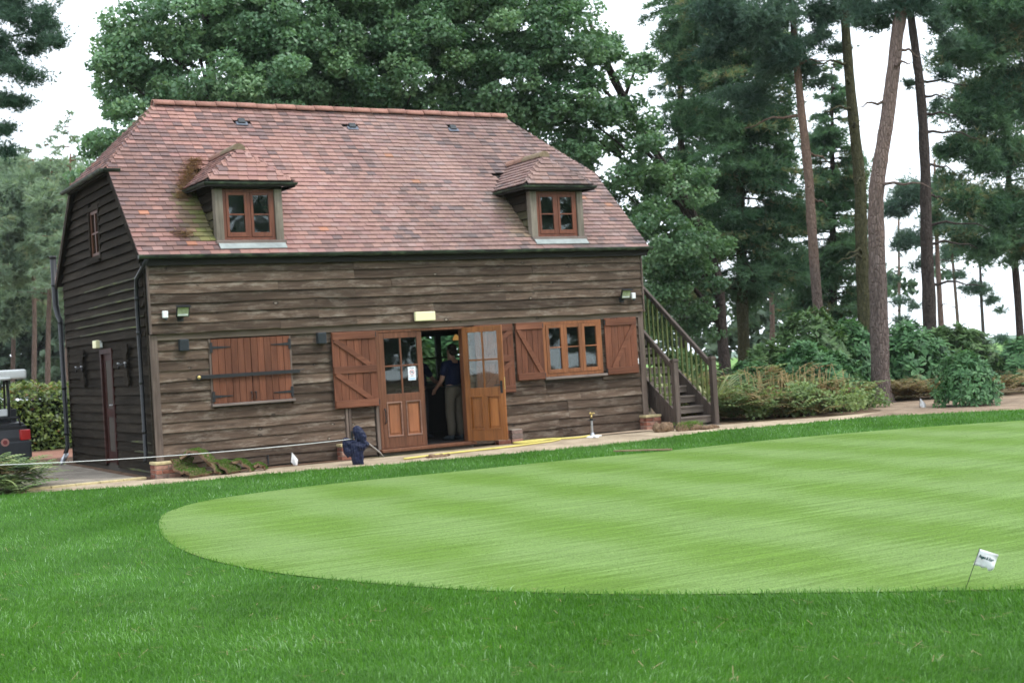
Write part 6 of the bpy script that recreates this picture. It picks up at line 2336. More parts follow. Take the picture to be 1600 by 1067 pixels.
for sgn in (-1, 1):
    x = CX + sgn * 0.50
    m = MB()
    m.box(x - 0.095, x + 0.095, CY - 0.045, CY + 0.12, 0.565, 0.765)
    m.build('tail_light', red_m, cart, bevel=0.02, seg=2)
    m = MB()
    m.tube([(CX + sgn * 0.30, CY + 0.42, 0.90), (CX + sgn * 0.30, CY + 0.38, 1.30), (CX + sgn * 0.31, CY + 0.48, 1.80)], 0.03, 8)
    m.build('roof_post', M['iron'], cart)
    m = MB()
    m.tube([(CX + sgn * 0.50, CY + 2.05, 0.78), (CX + sgn * 0.47, CY + 1.72, 1.80)], 0.022, 8)
    m.build('roof_post', M['iron'], cart)
    for yy in (CY + 0.42, CY + 2.05):
        m = MB()
        m.tube([(CX + sgn * 0.40, yy, 0.22), (CX + sgn * 0.60, yy, 0.22)], 0.22, 20)
        ty = m.build('wheel', M['slate'], cart, bevel=0.03)
        m = MB()
        m.tube([(CX + sgn * 0.59, yy, 0.22), (CX + sgn * 0.612, yy, 0.22)], 0.12, 16)
        m.build('rim', M['steel'], ty)
m = MB()
m.box(CX - 0.60, CX + 0.60, CY + 0.02, CY + 1.95, 1.73, 1.91)
m.build('canopy', roof_m, cart, bevel=0.055, seg=3)
m = MB()
m.box(CX - 0.62, CX + 0.30, CY + 0.00, CY + 0.30, 1.72, 1.775)
m.build('canopy_lip', roof_m, cart, bevel=0.02)
m = MB()
m.box(CX - 0.48, CX + 0.48, CY + 0.75, CY + 1.20, 0.62, 0.74)
m.build('seat', grey_m, cart, bevel=0.04, seg=2)
m = MB()
m.box(CX - 0.48, CX + 0.48, CY + 0.62, CY + 0.74, 0.80, 1.16)
m.build('backrest', grey_m, cart, bevel=0.04, seg=2)
m = MB()
m.box(CX - 0.42, CX + 0.42, CY + 1.86, CY + 1.87, 0.95, 1.72)
m.build('windscreen', M['glass'], cart)
m = MB()
m.tube([(CX + 0.24 + 0.15 * math.cos(a), CY + 1.55 + 0.05 * math.sin(a), 0.98 + 0.13 * math.sin(a)) for a in [2 * math.pi * k / 18 for k in range(19)]], 0.014, 6, cap=False)
m.tube([(CX + 0.24, CY + 1.55, 0.98), (CX + 0.24, CY + 1.85, 0.72)], 0.02, 6)
m.build('steering_wheel', M['iron'], cart)
m = MB()
m.tube([(CX + 0.12, CY - 0.055, 0.55), (CX + 0.12, CY - 0.065, 0.55)], 0.075, 18)
bd = m.build('round_badge', plain('pink_badge_face', (0.42, 0.20, 0.17), 0.5), cart)
m = MB()
m.tube([(CX + 0.12, CY - 0.066, 0.55), (CX + 0.12, CY - 0.069, 0.55)], 0.042, 14)
m.build('badge_centre', plain('dark_red_badge', (0.22, 0.05, 0.05), 0.5), bd)
m = MB()
m.box(CX - 0.33, CX + 0.26, CY + 0.30, CY + 0.36, 1.03, 1.17)
m.build('rear_rail_pad', M['white'], cart, bevel=0.015)
m = MB()
m.tube([(CX - 0.45, CY + 0.12, 0.86), (CX - 0.45, CY + 0.05, 1.0), (CX + 0.40, CY + 0.05, 1.0), (CX + 0.45, CY + 0.12, 0.86)], 0.022, 8)
m.build('bag_rack', M['iron'], cart)
# ------------------------------------------------------------------ vegetation
M['oak_leaf'] = leafy('oak_leaf', (0.040, 0.104, 0.052), (0.155, 0.280, 0.135), 0.34, 0.42, 0.45, hue=(0.22, 0.35, 0.18))
M['oak_leaf_light'] = leafy('light_oak_leaf', (0.060, 0.142, 0.076), (0.198, 0.340, 0.185), 0.36, 0.42, 0.45, hue=(0.27, 0.41, 0.23))
M['fir_needle'] = leafy('dark_pine_needle', (0.036, 0.098, 0.060), (0.145, 0.255, 0.150), 0.40, 0.55, 0.25, hue=(0.28, 0.25, 0.14))
M['pine_needle'] = leafy('blue_green_pine_needle', (0.034, 0.080, 0.062), (0.125, 0.205, 0.155), 0.38, 0.55, 0.25)
M['far_needle'] = leafy('haze_paled_pine_needle', (0.11, 0.175, 0.125), (0.27, 0.36, 0.25), 0.35, 0.6, 0.2, hue=(0.28, 0.30, 0.18))  # veil of haze over the far pines is put into the needle colour
M['rhodo'] = leafy('rhododendron_leaf', (0.026, 0.090, 0.034), (0.125, 0.265, 0.100), 0.25, 0.5, 0.3)
M['shrub'] = leafy('mixed_shrub_leaf', (0.036, 0.085, 0.028), (0.125, 0.215, 0.075), 0.3, 0.5, 0.3)
M['hedge'] = leafy('laurel_hedge_leaf', (0.045, 0.09, 0.02), (0.20, 0.26, 0.055), 0.3, 0.42, 0.4, hue=(0.32, 0.16, 0.08))
M['fern'] = leafy('green_fern_frond', (0.085, 0.15, 0.06), (0.27, 0.35, 0.15), 0.35, 0.6, 0.2, hue=(0.40, 0.38, 0.19))
M['bracken'] = leafy('turning_bracken', (0.15, 0.085, 0.042), (0.25, 0.215, 0.10), 0.35, 0.65, 0.15, hue=(0.42, 0.30, 0.17))
M['flax'] = leafy('striped_flax_leaf', (0.14, 0.18, 0.06), (0.46, 0.47, 0.27), 0.25, 0.45, 0.35)
M['wood_far'] = leafy('far_wood_leaf', (0.040, 0.075, 0.048), (0.105, 0.155, 0.095), 0.25, 0.6, 0.2)


def bark(name, low, mid, high, scale=1.0, z0=2.5, z1=6.0, upper=None):
    t = NT(name, 0.9, 0.15)
    v = t.coords("Object", (13 * scale, 13 * scale, 3.4 * scale))
    n = t.noise(v, 1.4, 7, 0.7, 0.8)
    d = t.voronoi(v, 1.6, 'DISTANCE_TO_EDGE')
    c = t.ramp(n, [(0.3, low), (0.5, mid), (0.72, high)])
    if upper is not None:
        tc = t.new("ShaderNodeTexCoord")
        sx = t.new("ShaderNodeSeparateXYZ")
        t.l.new(tc.outputs["Object"], sx.inputs[0])
        big = t.noise(t.coords("Object", (1.5, 1.5, 0.7)), 1.0, 4)
        zz = t.math('ADD', sx.outputs["Z"], t.math('MULTIPLY', t.math('SUBTRACT', big, 0.5), 5.0))
        mr = t.new("ShaderNodeMapRange")
        mr.inputs["From Min"].default_value = z0
        mr.inputs["From Max"].default_value = z1
        t.l.new(zz, mr.inputs["Value"])
        uc = t.mix(1.0, upper, t.ramp(n, [(0.3, 0.6), (0.7, 1.3)]), 'MULTIPLY')
        c = t.mix(mr.outputs[0], c, uc)
    c = t.mix(t.ramp(d, [(0.0, 0.35), (0.07, 0.0)]), c, tuple(x * 0.3 for x in low))
    t.base(c)
    t.bump(t.math('ADD', n, t.ramp(d, [(0.0, 0.0), (0.15, 1.0)])), 0.9, 0.03)
    return t.m


M['bark_big'] = bark('grey_plated_pine_bark', (0.070, 0.052, 0.045), (0.155, 0.118, 0.105), (0.25, 0.20, 0.185), 1.0, 2.2, 5.0, (0.215, 0.155, 0.132))
M['bark_slim'] = bark('pinkish_pine_bark', (0.075, 0.055, 0.046), (0.155, 0.115, 0.098), (0.24, 0.19, 0.165), 1.3, 2.5, 7.0, (0.25, 0.165, 0.125))
M['bark_olive'] = bark('algae_green_pine_bark', (0.030, 0.030, 0.016), (0.075, 0.072, 0.036), (0.13, 0.12, 0.065), 1.2)
M['bark_dark'] = bark('dark_pine_bark', (0.030, 0.024, 0.021), (0.070, 0.055, 0.048), (0.125, 0.10, 0.088), 1.2)
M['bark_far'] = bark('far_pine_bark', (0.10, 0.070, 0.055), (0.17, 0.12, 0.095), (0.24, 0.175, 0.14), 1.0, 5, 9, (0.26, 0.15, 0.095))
M['twig'] = plain('dark_twig', (0.045, 0.036, 0.028), 0.9, 0.1)


def leaf_quads(P, L, W, up_bias, rg, out=None, out_bias=0.0):
    """diamond leaves with random facing; returns (N,4,3)"""
    N = len(P)
    nrm = rg.normal(size=(N, 3))
    nrm[:, 2] = np.abs(nrm[:, 2]) * 1.0 + up_bias
    if out is not None:
        nrm += out * out_bias
    nrm = unit(nrm)
    d = unit(np.cross(nrm, rg.normal(size=(N, 3))))
    s = np.cross(nrm, d)
    L = np.asarray(L).reshape(-1, 1)
    W = np.asarray(W).reshape(-1, 1)
    return np.stack([P - d * L * 0.5, P + s * W * 0.5 - nrm * L * 0.07, P + d * L * 0.5, P - s * W * 0.5 - nrm * L * 0.07], 1)


def broadleaf(lobes, per_m2, leaf, rg, squash=0.85):
    """leaves in clumps spread over and through each lobe"""
    Ps, Os, T = [], [], []
    for (x, y, z, r_) in lobes:
        c = np.array([x, y, z])
        ncl = int(8 + 11 * r_ * r_)
        dirs = unit(rg.normal(size=(ncl, 3)))
        rad = r_ * rg.uniform(0.45, 1.08, ncl) ** 0.6
        cc = c + dirs * rad[:, None] * np.array([1, 1, squash])
        cr = rg.uniform(0.24, 0.46, ncl) * (0.7 + 0.3 * r_)
        ct = rg.uniform(0.0, 0.75, ncl)
        for k in range(ncl):
            n = int(per_m2 * cr[k] ** 2 * 4.0)
            q = unit(rg.normal(size=(n, 3))) * (cr[k] * rg.uniform(0.25, 1.0, n) ** 0.5)[:, None] * np.array([1.15, 1.15, 0.7])
            Ps.append(cc[k] + q)
            Os.append(np.repeat(dirs[k][None], n, 0))
            T.append(np.clip(ct[k] + rg.uniform(0, 0.45, n), 0, 1))
    P = np.concatenate(Ps)
    O = np.concatenate(Os)
    N = len(P)
    L = leaf * rg.uniform(0.7, 1.3, N)
    return leaf_quads(P, L, L * rg.uniform(0.55, 0.8, N), 0.35, rg, O, 0.5), np.concatenate(T)


def needle_fans(P, D, L, W, K, rg, spread=0.75):
    """K thin needles fanning from every tuft point P along direction D; returns (N*K,3,3)"""
    N = len(P)
    Pk = np.repeat(P, K, 0)
    Dk = np.repeat(D, K, 0)
    dirs = unit(Dk + rg.normal(0, spread, (N * K, 3)))
    s = unit(np.cross(dirs, rg.normal(size=(N * K, 3))))
    ln = L * rg.uniform(0.65, 1.25, (N * K, 1))
    return np.stack([Pk - s * W * 0.5, Pk + s * W * 0.5, Pk + dirs * ln], 1)


def pine_lobes(lobes, tufts_m3, L, W, K, rg, flat=0.55, vz=0.26):
    Ps, Ds, T = [], [], []
    for (x, y, z, r_) in lobes:
        c = np.array([x, y, z])
        npl = max(4, int(7 * r_ + 6 * r_ * r_))
        for _ in range(npl):
            o = c + unit(rg.normal(size=3)) * r_ * rg.uniform(0.1, 0.85) * np.array([1, 1, flat])
            rr = r_ * rg.uniform(0.30, 0.55) + 0.08
            n = int(tufts_m3 * rr ** 2 * 3)
            ax = unit(np.array([rg.normal(), rg.normal(), rg.normal(-0.30, 0.30)]))
            a1 = unit(np.cross(ax, [0, 0, 1.0]))
            a2 = np.cross(a1, ax)
            g_ = rg.normal(size=(n, 3)) * rr
            q = g_[:, :1] * 0.62 * ax + g_[:, 1:2] * 0.34 * a1 + g_[:, 2:] * vz * a2
            d = unit(q * np.array([1, 1, 0.6]) + np.array([0, 0, 0.10]) + rg.normal(0, 0.12, (n, 3)))
            Ps.append(o + q)
            Ds.append(d)
            tq = np.clip(rg.uniform(0, 0.6) + rg.uniform(0, 0.35, n), 0, 0.8)
            if rg.uniform() < 0.16:
                tq = np.where(rg.uniform(size=n) < 0.6, rg.uniform(0.8, 1.0, n), tq)
            T.append(tq)
    P, D, T = np.concatenate(Ps), np.concatenate(Ds), np.concatenate(T)
    return needle_fans(P, D, L, W, K, rg), np.repeat(T, K)


def conifer(trunk, z0, z1, len0, len1, per_m, tufts, L, W, K, rg, droop=0.25, sweep=0.15, brown=0.12, azim=None):
    """whorled branches off a trunk with feathered, slightly drooping sprays; returns needles, tints and branch lines"""
    tz = np.array([p[2] for p in trunk])
    tx = np.array([p[0] for p in trunk])
    ty = np.array([p[1] for p in trunk])
    Ps, Ds, T, lines = [], [], [], []
    n = int((z1 - z0) * per_m)
    for i in range(n):
        z = z0 + (z1 - z0) * (i + rg.uniform(0, 1)) / n
        f = (z - z0) / (z1 - z0)
        ln = (len0 * (1 - f) + len1 * f) * rg.uniform(0.6, 1.15)
        a = rg.uniform(0, 2 * math.pi) if azim is None else rg.uniform(*azim)
        h = np.array([math.cos(a), math.sin(a), 0.0])
        sd = np.array([-h[1], h[0], 0.0])
        b0 = np.array([np.interp(z, tz, tx), np.interp(z, tz, ty), z])
        ts = np.linspace(0, 1, 7)
        rise = rg.uniform(-0.05, 0.30) * ln
        crv = b0 + np.outer(ts * ln, h) + np.outer(rise * ts - droop * ln * ts ** 2 * 1.3, [0, 0, 1])
        lines.append(crv)
        m_ = int(tufts * ln)
        t_ = rg.uniform(0.12, 1.0, m_) ** 0.8
        base = np.stack([np.interp(t_, ts, crv[:, k]) for k in range(3)], 1)
        wid = 0.34 * ln * np.sin(np.clip(t_ * 1.05, 0, 1) * math.pi * 0.86) * rg.uniform(-1, 1, m_)
        off = np.outer(wid, sd) + np.outer(np.abs(wid) * 0.35, h) + np.outer(-np.abs(wid) * 0.32 * rg.uniform(0.4, 1.4, m_) + rg.normal(0, 0.05, m_), [0, 0, 1])
        Ps.append(base + off)
        d = np.outer(np.ones(m_) * 0.8, h) + np.outer(np.sign(wid) * 0.7, sd) + np.array([0, 0, -0.18])
        Ds.append(unit(d + rg.normal(0, 0.2, (m_, 3))))
        tb = rg.uniform(0.05, 0.55)
        tt = np.clip(tb + rg.uniform(0, 0.3, m_), 0, 0.8)
        if rg.uniform() < brown * 2.5:
            k = rg.uniform(size=m_) < 0.5
            tt = np.where(k, rg.uniform(0.85, 1.0, m_), tt)
        T.append(tt)
    P, D, T = np.concatenate(Ps), np.concatenate(Ds), np.concatenate(T)
    return needle_fans(P, D, L, W, K, rg, 0.45), np.repeat(T, K), lines


def trunk_part(pts, mat, t, nseg=5, sides=12, flare=True, wob=0.012, name='trunk'):
    cp = catmull([(p[0], p[1], p[2]) for p in pts], nseg)
    rr = np.interp(np.linspace(0, len(pts) - 1, len(cp)), np.arange(len(pts)), [p[3] for p in pts])
    m = MB()
    m.tube(cp, list(rr), sides)
    r2 = random.Random(len(m.v))
    out = []
    for i, v in enumerate(m.v):
        ring = i // sides
        if ring < len(cp):
            c = cp[ring]
            k = 1 + r2.uniform(-0.05, 0.05) + 0.03 * math.sin(ring * 1.3)
            if flare and v[2] < 0.45:
                k *= 1 + 0.55 * (1 - max(0, v[2]) / 0.45) ** 2 * (0.6 + 0.4 * math.sin(5 * 2 * math.pi * (i % sides) / sides + 0.7))
            out.append((c.x + (v[0] - c.x) * k, c.y + (v[1] - c.y) * k, v[2]))
        else:
            out.append(v)
    m.v = out
    return m.build(name, mat, t, smooth=True)


def limb_part(lines, r0, mat, t, sides=5, name='limb'):
    m = MB()
    for ln in lines:
        n = len(ln)
        m.tube([tuple(p) for p in ln], [r0 * (1 - 0.85 * i / (n - 1)) + 0.003 for i in range(n)], sides, cap=False)
    return m.build(name, mat, t, smooth=True)


def tree(key, name, label, group=None, cat='tree'):
    p = TRUNKS[key][0]
    return thing(name, label, cat, (p[0], p[1], 0), group)


# big pines in front on the right
PG = 'tall pines beside the green'
def stubs(key, zs, rg, ln=(0.3, 1.4), side=None):
    tr = TRUNKS[key]
    tz = [p[2] for p in tr]
    out = []
    for z in zs:
        x, y = np.interp(z, tz, [p[0] for p in tr]), np.interp(z, tz, [p[1] for p in tr])
        a = rg.uniform(0, 2 * math.pi) if side is None else side + rg.uniform(-0.5, 0.5)
        l_ = rg.uniform(*ln)
        pts = []
        b = rg.uniform(-0.3, 0.3)
        for k in range(7):
            f = k / 6
            pts.append((x + math.cos(a + b * f) * l_ * f, y + math.sin(a + b * f) * l_ * f, z + l_ * (0.18 * f - 0.30 * f * f) + 0.04 * math.sin(k * 2 + z)))
        out.append(np.array(pts))
    return out


rg = np.random.default_rng(21)
for key, lab, bk, lb, zs, sd_ in (
        ('pine_big', 'thick pinkish pine trunk at the front, rooted in bare earth', 'bark_big', 'crown_big', [4.9, 6.2, 6.8, 7.6, 8.0], None),
        ('pine_slim', 'slim pinkish pine trunk behind bushes, left of the olive trunk', 'bark_slim', 'crown_slim', [5.2, 6.4, 7.4, 8.0, 8.8], None),
        ('pine_olive', 'olive green pine trunk just behind the thick pinkish trunk', 'bark_olive', 'crown_olive', [3.6, 3.75, 5.6, 7.0, 7.5, 8.2, 8.7], 3.6),
        ('pine_dark', 'dark brown pine trunk right of the thick pinkish trunk', 'bark_dark', 'crown_dark', [2.8, 3.9, 4.4, 5.2, 6.0, 6.9, 7.4, 7.9, 8.3], -0.4)):
    t = tree(key, 'pine_tree', lab, PG)
    trunk_part(TRUNKS[key], M[bk], t, 6, 16)
    for ln_ in stubs(key, zs, rg, (0.7, 1.7), sd_):
        limb_part([ln_], 0.045, M[bk], t)
    V, tt = pine_lobes(LOBES[lb], 240, 0.17, 0.026, 7, rg)
    link('crown', np_mesh('crown', V, 3, tt), M['pine_needle'], t)

# dark conifers between the barn and the pines
for key, lab, z0, z1, l0, l1, dens, tuf in (
        ('fir_a', 'dark drooping conifer with thick greenish trunk right of the stair', 3.2, 14.5, 2.4, 1.9, 8.0, 80),
        ('fir_b', 'dark drooping conifer beside the oak foliage, trunk hidden', 4.4, 14.0, 1.5, 1.2, 6.5, 75),
        ('fir_c', 'dark cone shaped conifer behind the slim pink trunk', 2.2, 11.6, 2.2, 0.35, 10.0, 80)):
    t = tree(key, 'conifer_tree', lab, 'dark conifers right of the barn')
    trunk_part(TRUNKS[key], M['bark_dark'] if key != 'fir_a' else M['bark_olive'], t, 5, 12)
    V, tt, lines = conifer(TRUNKS[key], z0, z1, l0, l1, dens, tuf * 0.85, 0.22, 0.035, 6, rg, 0.24 if key != 'fir_c' else 0.12)
    if LOBES.get(key):
        V2, tt2 = pine_lobes(LOBES[key], 135, 0.23, 0.040, 6, rg, 0.85)
        V, tt = np.concatenate([V, V2]), np.concatenate([tt, tt2])
    limb_part(lines, 0.035, M['twig'], t, 4)
    link('crown', np_mesh('crown', V, 3, tt), M['fir_needle'], t)

# right hand pines
for key, lab in (('pine_right', 'dense dark pine with slender trunk at the right edge'),):
    t = tree(key, 'pine_tree', lab, PG)
    trunk_part(TRUNKS[key], M['bark_dark'], t, 5, 12)
    V, tt = pine_lobes(LOBES['crown_right'], 175, 0.21, 0.034, 6, rg, 0.8)
    V2, tt2, lines = conifer(TRUNKS[key], 4.0, 14.5, 2.6, 1.6, 5.0, 50, 0.20, 0.032, 6, rg, 0.15)
    limb_part(lines, 0.04, M['twig'], t, 4)
    link('crown', np_mesh('crown', np.concatenate([V, V2]), 3, np.concatenate([tt, tt2])), M['fir_needle'], t)

# oaks behind the barn
for key, lab, mt, sd_ in (
        ('oak_a', 'lighter green oak behind the left end of the barn roof', 'oak_leaf_light', 1),
        ('oak_b', 'broad oak behind the middle of the barn roof', 'oak_leaf', 2),
        ('oak_c', 'darker oak spreading behind the right end of the barn', 'oak_leaf', 3)):
    t = tree(key, 'oak_tree', lab, 'oaks behind the barn')
    trunk_part(TRUNKS[key], M['bark_dark'], t, 5, 12)
    r4 = np.random.default_rng(sd_ * 7)
    V, tt = broadleaf(LOBES[key], 300, 0.130, r4)
    tr = TRUNKS[key]
    top = np.array(tr[-3][:3])
    lines = []
    for (x, y, z, r_) in LOBES[key]:
        zz = max(2.2, z - r_ * 1.6 - abs(x - tr[3][0]) * 0.25)
        b0 = np.array([np.interp(zz, [p[2] for p in tr], [p[k] for p in tr]) for k in range(3)])
        e = np.array([x, y, z])
        mid = (b0 + e) / 2 + np.array([0, 0, 0.25]) + r4.normal(0, 0.2, 3)
        ts = np.linspace(0, 1, 8)[:, None]
        lines.append((1 - ts) ** 2 * b0 + 2 * ts * (1 - ts) * mid + ts ** 2 * e)
    limb_part(lines, 0.07, M['bark_dark'], t, 5)
    link('crown', np_mesh('crown', V, 4, tt), M[mt], t)

# near pine bough, top left; its trunk stands outside the picture
bx, by = -4.75, 0.75
t = thing('pine_tree', 'near pine whose bough hangs into the top left corner', 'tree', (bx, by, 0), 'pines on the left')
trunk_part([(bx, by, -0.08, 0.24), (bx, by, 1.0, 0.21), (bx + 0.1, by, 4.0, 0.18), (bx + 0.1, by + 0.1, 8.0, 0.13), (bx, by, 12.0, 0.06)], M['bark_slim'], t, 5, 14)
lines = []
for (x, y, z, r_) in [LOBES['bough'][k] for k in (0, 1, 4, 9, 11, 12)]:
    b0 = np.array([bx + 0.1, by + 0.05, z - 0.1 - 0.12 * (x - bx)])
    e = np.array([x, y, z])
    ts = np.linspace(0, 1, 8)[:, None]
    mid = (b0 + e) / 2 + np.array([rg.normal(0, 0.25), rg.normal(0, 0.25), rg.uniform(-0.1, 0.6)])
    lines.append((1 - ts) ** 2 * b0 + 2 * ts * (1 - ts) * mid + ts ** 2 * e)
limb_part(lines, 0.055, M['bark_dark'], t, 6)
V, tt = pine_lobes(LOBES['bough'], 900, 0.085, 0.0075, 12, rg, 0.6)
link('crown', np_mesh('crown', V, 3, tt), M['pine_needle'], t)

# the far pines on the left
FL = ['far pine at the left with straight bare trunk, left of the pair above the hedge', 'far pine with straight bare trunk, right of the pair above the hedge', 'far pine whose trunk stands beside the barn gable edge', 'far pine with thin trunk above the golf cart roof', 'far pine at the left picture edge above the cart']
lob = LOBES['far_left']
own = {0: lob[1:2] + lob[3:4] + lob[6:7] + lob[8:9], 1: lob[4:5] + lob[2:3] + lob[14:15], 2: lob[7:8] + lob[9:10] + lob[15:16], 3: lob[0:1] + lob[5:6] + lob[10:11] + lob[12:13], 4: lob[11:12] + lob[13:14]}
for i in range(5):
    key = 'far_left_%d' % i
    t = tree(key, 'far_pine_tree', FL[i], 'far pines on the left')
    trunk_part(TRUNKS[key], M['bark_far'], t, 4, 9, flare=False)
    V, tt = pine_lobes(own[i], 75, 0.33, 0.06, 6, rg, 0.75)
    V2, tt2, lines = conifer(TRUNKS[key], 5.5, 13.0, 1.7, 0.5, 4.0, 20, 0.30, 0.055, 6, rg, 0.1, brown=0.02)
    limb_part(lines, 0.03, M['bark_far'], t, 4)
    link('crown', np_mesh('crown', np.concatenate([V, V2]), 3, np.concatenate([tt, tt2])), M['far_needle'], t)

FR = ['far pine with forked reddish trunk right behind the dark trunk', 'far slender pine, middle one of three against the bright gap', 'far slender pine with low side boughs, rightmost against the bright gap', 'far bare pale trunk between the conifers right of the stair', 'far thin pine between the thick trunk and the dark trunk']
for i, lk in ((0, 'fr0'), (1, 'fr1'), (2, 'fr2'), (3, None), (4, None)):
    key = 'far_right_%d' % i
    t = tree(key, 'far_pine_tree', FR[i], 'far pines on the right')
    trunk_part(TRUNKS[key], M['bark_far'] if i != 2 else M['bark_dark'], t, 4, 9, flare=False)
    lines = stubs(key, [2.6, 3.4, 4.2, 4.6, 5.4], rg, (0.4, 1.3))
    for ln_ in lines:
        limb_part([ln_], 0.03, M['twig'], t, 4)
    if lk:
        V, tt = pine_lobes(LOBES[lk], 95, 0.26, 0.040, 6, rg, 0.5)
        link('crown', np_mesh('crown', V, 3, tt), M['pine_needle'], t)

# a far wood behind, too deep to tell tree from tree
r5 = np.random.default_rng(77)
lobs = []
lobs = list(LOBES['wood'])
V, tt = broadleaf(lobs, 18, 0.46, r5)
# the same wood runs on round the far side of the green, behind the photographer, where the window glass sees it
n = 30000
a_ = np.radians(r5.uniform(-172, -8, n))
q_ = 76 + r5.normal(0, 4, n)
top_ = 14 + 3 * np.sin(a_ * 23) + 2 * np.sin(a_ * 57)
P = np.stack([5 + q_ * np.cos(a_), q_ * np.sin(a_), r5.uniform(0.1, 1, n) * top_], 1)
L = 1.15 * r5.uniform(0.6, 1.3, n)
V = np.concatenate([V, leaf_quads(P, L, L * 0.7, 0.1, r5, np.stack([-np.cos(a_), -np.sin(a_), np.zeros(n)], 1), 0.6)])
tt = np.concatenate([tt, r5.uniform(0, 0.9, n)])
tag(link('far_wood', np_mesh('far_wood', V, 4, tt), M['wood_far'], kind='stuff'), 'far mixed wood behind the pines', 'wood')


# shrubs
def shrub_mesh(name, w, h, n, leaf, rg_, narrow=0.36, top_heavy=0.0):
    """rosettes of leaves over an uneven dome, plus stems; unit origin at the ground"""
    nros = n // 9
    ang_ = rg_.uniform(0, 2 * math.pi, nros)
    zz = rg_.uniform(0.02, 1.0, nros) ** (0.8)
    lump = 1 + 0.16 * np.sin(ang_ * 3 + 1.3) + 0.12 * np.sin(ang_ * 5 + zz * 5) + rg_.normal(0, 0.07, nros)
    rad = np.sqrt(np.clip(1 - (zz * 0.98) ** 2.2, 0.02, 1)) * lump * rg_.uniform(0.72, 1.03, nros)
    C_ = np.stack([np.cos(ang_) * rad * w, np.sin(ang_) * rad * w, zz * h * (1 + 0.10 * np.sin(ang_ * 4))], 1)
    axis = unit(np.stack([np.cos(ang_) * rad, np.sin(ang_) * rad, zz * 0.9 + 0.25], 1) + rg_.normal(0, 0.22, (nros, 3)))
    K = 9
    Ck, Ak = np.repeat(C_, K, 0), np.repeat(axis, K, 0)
    r_ = rg_.normal(size=(nros * K, 3))
    tang = unit(r_ - Ak * (r_ * Ak).sum(1, keepdims=True))
    d = unit(tang + Ak * rg_.uniform(-0.25, 0.55, (nros * K, 1)))
    nn = unit(Ak - d * (Ak * d).sum(1, keepdims=True))
    s = np.cross(nn, d)
    L = leaf * rg_.uniform(0.7, 1.25, (nros * K, 1))
    W = L * narrow
    P0 = Ck + d * L * 0.12
    V = np.stack([P0, P0 + d * L * 0.5 + s * W * 0.5 - nn * L * 0.05, P0 + d * L - nn * L * 0.10, P0 + d * L * 0.5 - s * W * 0.5 - nn * L * 0.05], 1)
    tt = np.repeat(rg_.uniform(0, 0.7, nros), K) + rg_.uniform(0, 0.3, nros * K)
    return np_mesh(name, V, 4, tt)


def stem_mesh(w, h, rg_):
    m = MB()
    for k in range(9):
        a = rg_.uniform(0, 2 * math.pi)
        f = rg_.uniform(0.3, 0.8)
        m.tube([(0.05 * math.cos(a), 0.05 * math.sin(a), -0.03), (0.3 * w * math.cos(a), 0.3 * w * math.sin(a), h * 0.4), (f * w * math.cos(a), f * w * math.sin(a), h * 0.75)], [0.02, 0.014, 0.006], 5)
    return m.mesh('stems', True)


RM = [shrub_mesh('foliage', 0.75, 1.0, 5200, 0.125, rg), shrub_mesh('foliage', 0.75, 1.0, 5200, 0.125, np.random.default_rng(5))]
SMs = stem_mesh(0.75, 1.0, rg)


def shrub(loc, sx, sz, rot, label, mat, k=0, name='rhododendron_bush', group='evergreen bushes beside the green'):
    t = thing(name, label, 'bush', (loc[0], loc[1], 0), group)
    me = RM[k]
    for nm, mesh, mt in (('foliage', me, M[mat]), ('stems', SMs, M['twig'])):
        o = bpy.data.objects.new(nm, mesh)
        COL.objects.link(o)
        if len(mesh.materials) == 0:
            mesh.materials.append(mt)
        o.parent = t
        o.scale = (sx / 0.75, sx / 0.75, sz)
        o.rotation_euler = (0, 0, rot)
        o.material_slots[0].link = 'OBJECT'
        o.material_slots[0].material = mt
    return t


shrub((16.16, -2.25), 0.66, 1.02, 0.3, 'round rhododendron on bare earth right of the white flag', 'rhodo', 0)
shrub((15.75, 1.35), 0.95, 1.12, 1.9, 'broad rhododendron left of the thick pink trunk base', 'rhodo', 1)
shrub((16.2, 2.6), 0.85, 1.35, 4.0, 'taller rhododendron directly behind the broad one', 'rhodo', 0)
shrub((17.75, 4.0), 1.15, 2.05, 2.2, 'tall bright bush in front of the slim pink trunk', 'shrub', 1)
shrub((19.1, 4.05), 1.0, 1.75, 0.9, 'dark bush at the foot of the olive trunk', 'rhodo', 0)
shrub((16.6, 4.4), 0.9, 1.35, 3.1, 'medium bush between the greenish conifer trunk and the slim pink trunk', 'shrub', 0)
shrub((15.2, 3.4), 0.8, 1.0, 5.1, 'low dark bush right of the striped flax plant', 'rhodo', 1)
shrub((20.6, 3.6), 1.2, 1.65, 0.5, 'large bush behind the gap right of the thick pink trunk', 'rhodo', 1)
shrub((22.7, 3.9), 1.25, 1.5, 2.8, 'large bush in front of the dark brown trunk', 'shrub', 0)
shrub((23.9, 2.4), 1.1, 1.15, 1.2, 'low bush at the far right edge of the earth bed', 'rhodo', 1)
shrub((24.6, 5.6), 1.4, 1.45, 4.4, 'broad pale bush under the slender far pines', 'shrub', 1)
shrub((13.2, 3.4), 0.85, 1.35, 3.6, 'leafy bush right behind the stair foot', 'shrub', 1)
shrub((8.6, 9.3), 1.5, 2.3, 2.2, 'dark bush behind the barn seen through the rear glass, left one', 'shrub', 0)
shrub((10.9, 10.2), 1.5, 2.6, 0.7, 'dark bush behind the barn seen through the rear glass, right one', 'rhodo', 1)
shrub((11.9, 4.6), 1.0, 1.6, 0.2, 'leafy bush under the upper flight of the stair', 'shrub', 0)

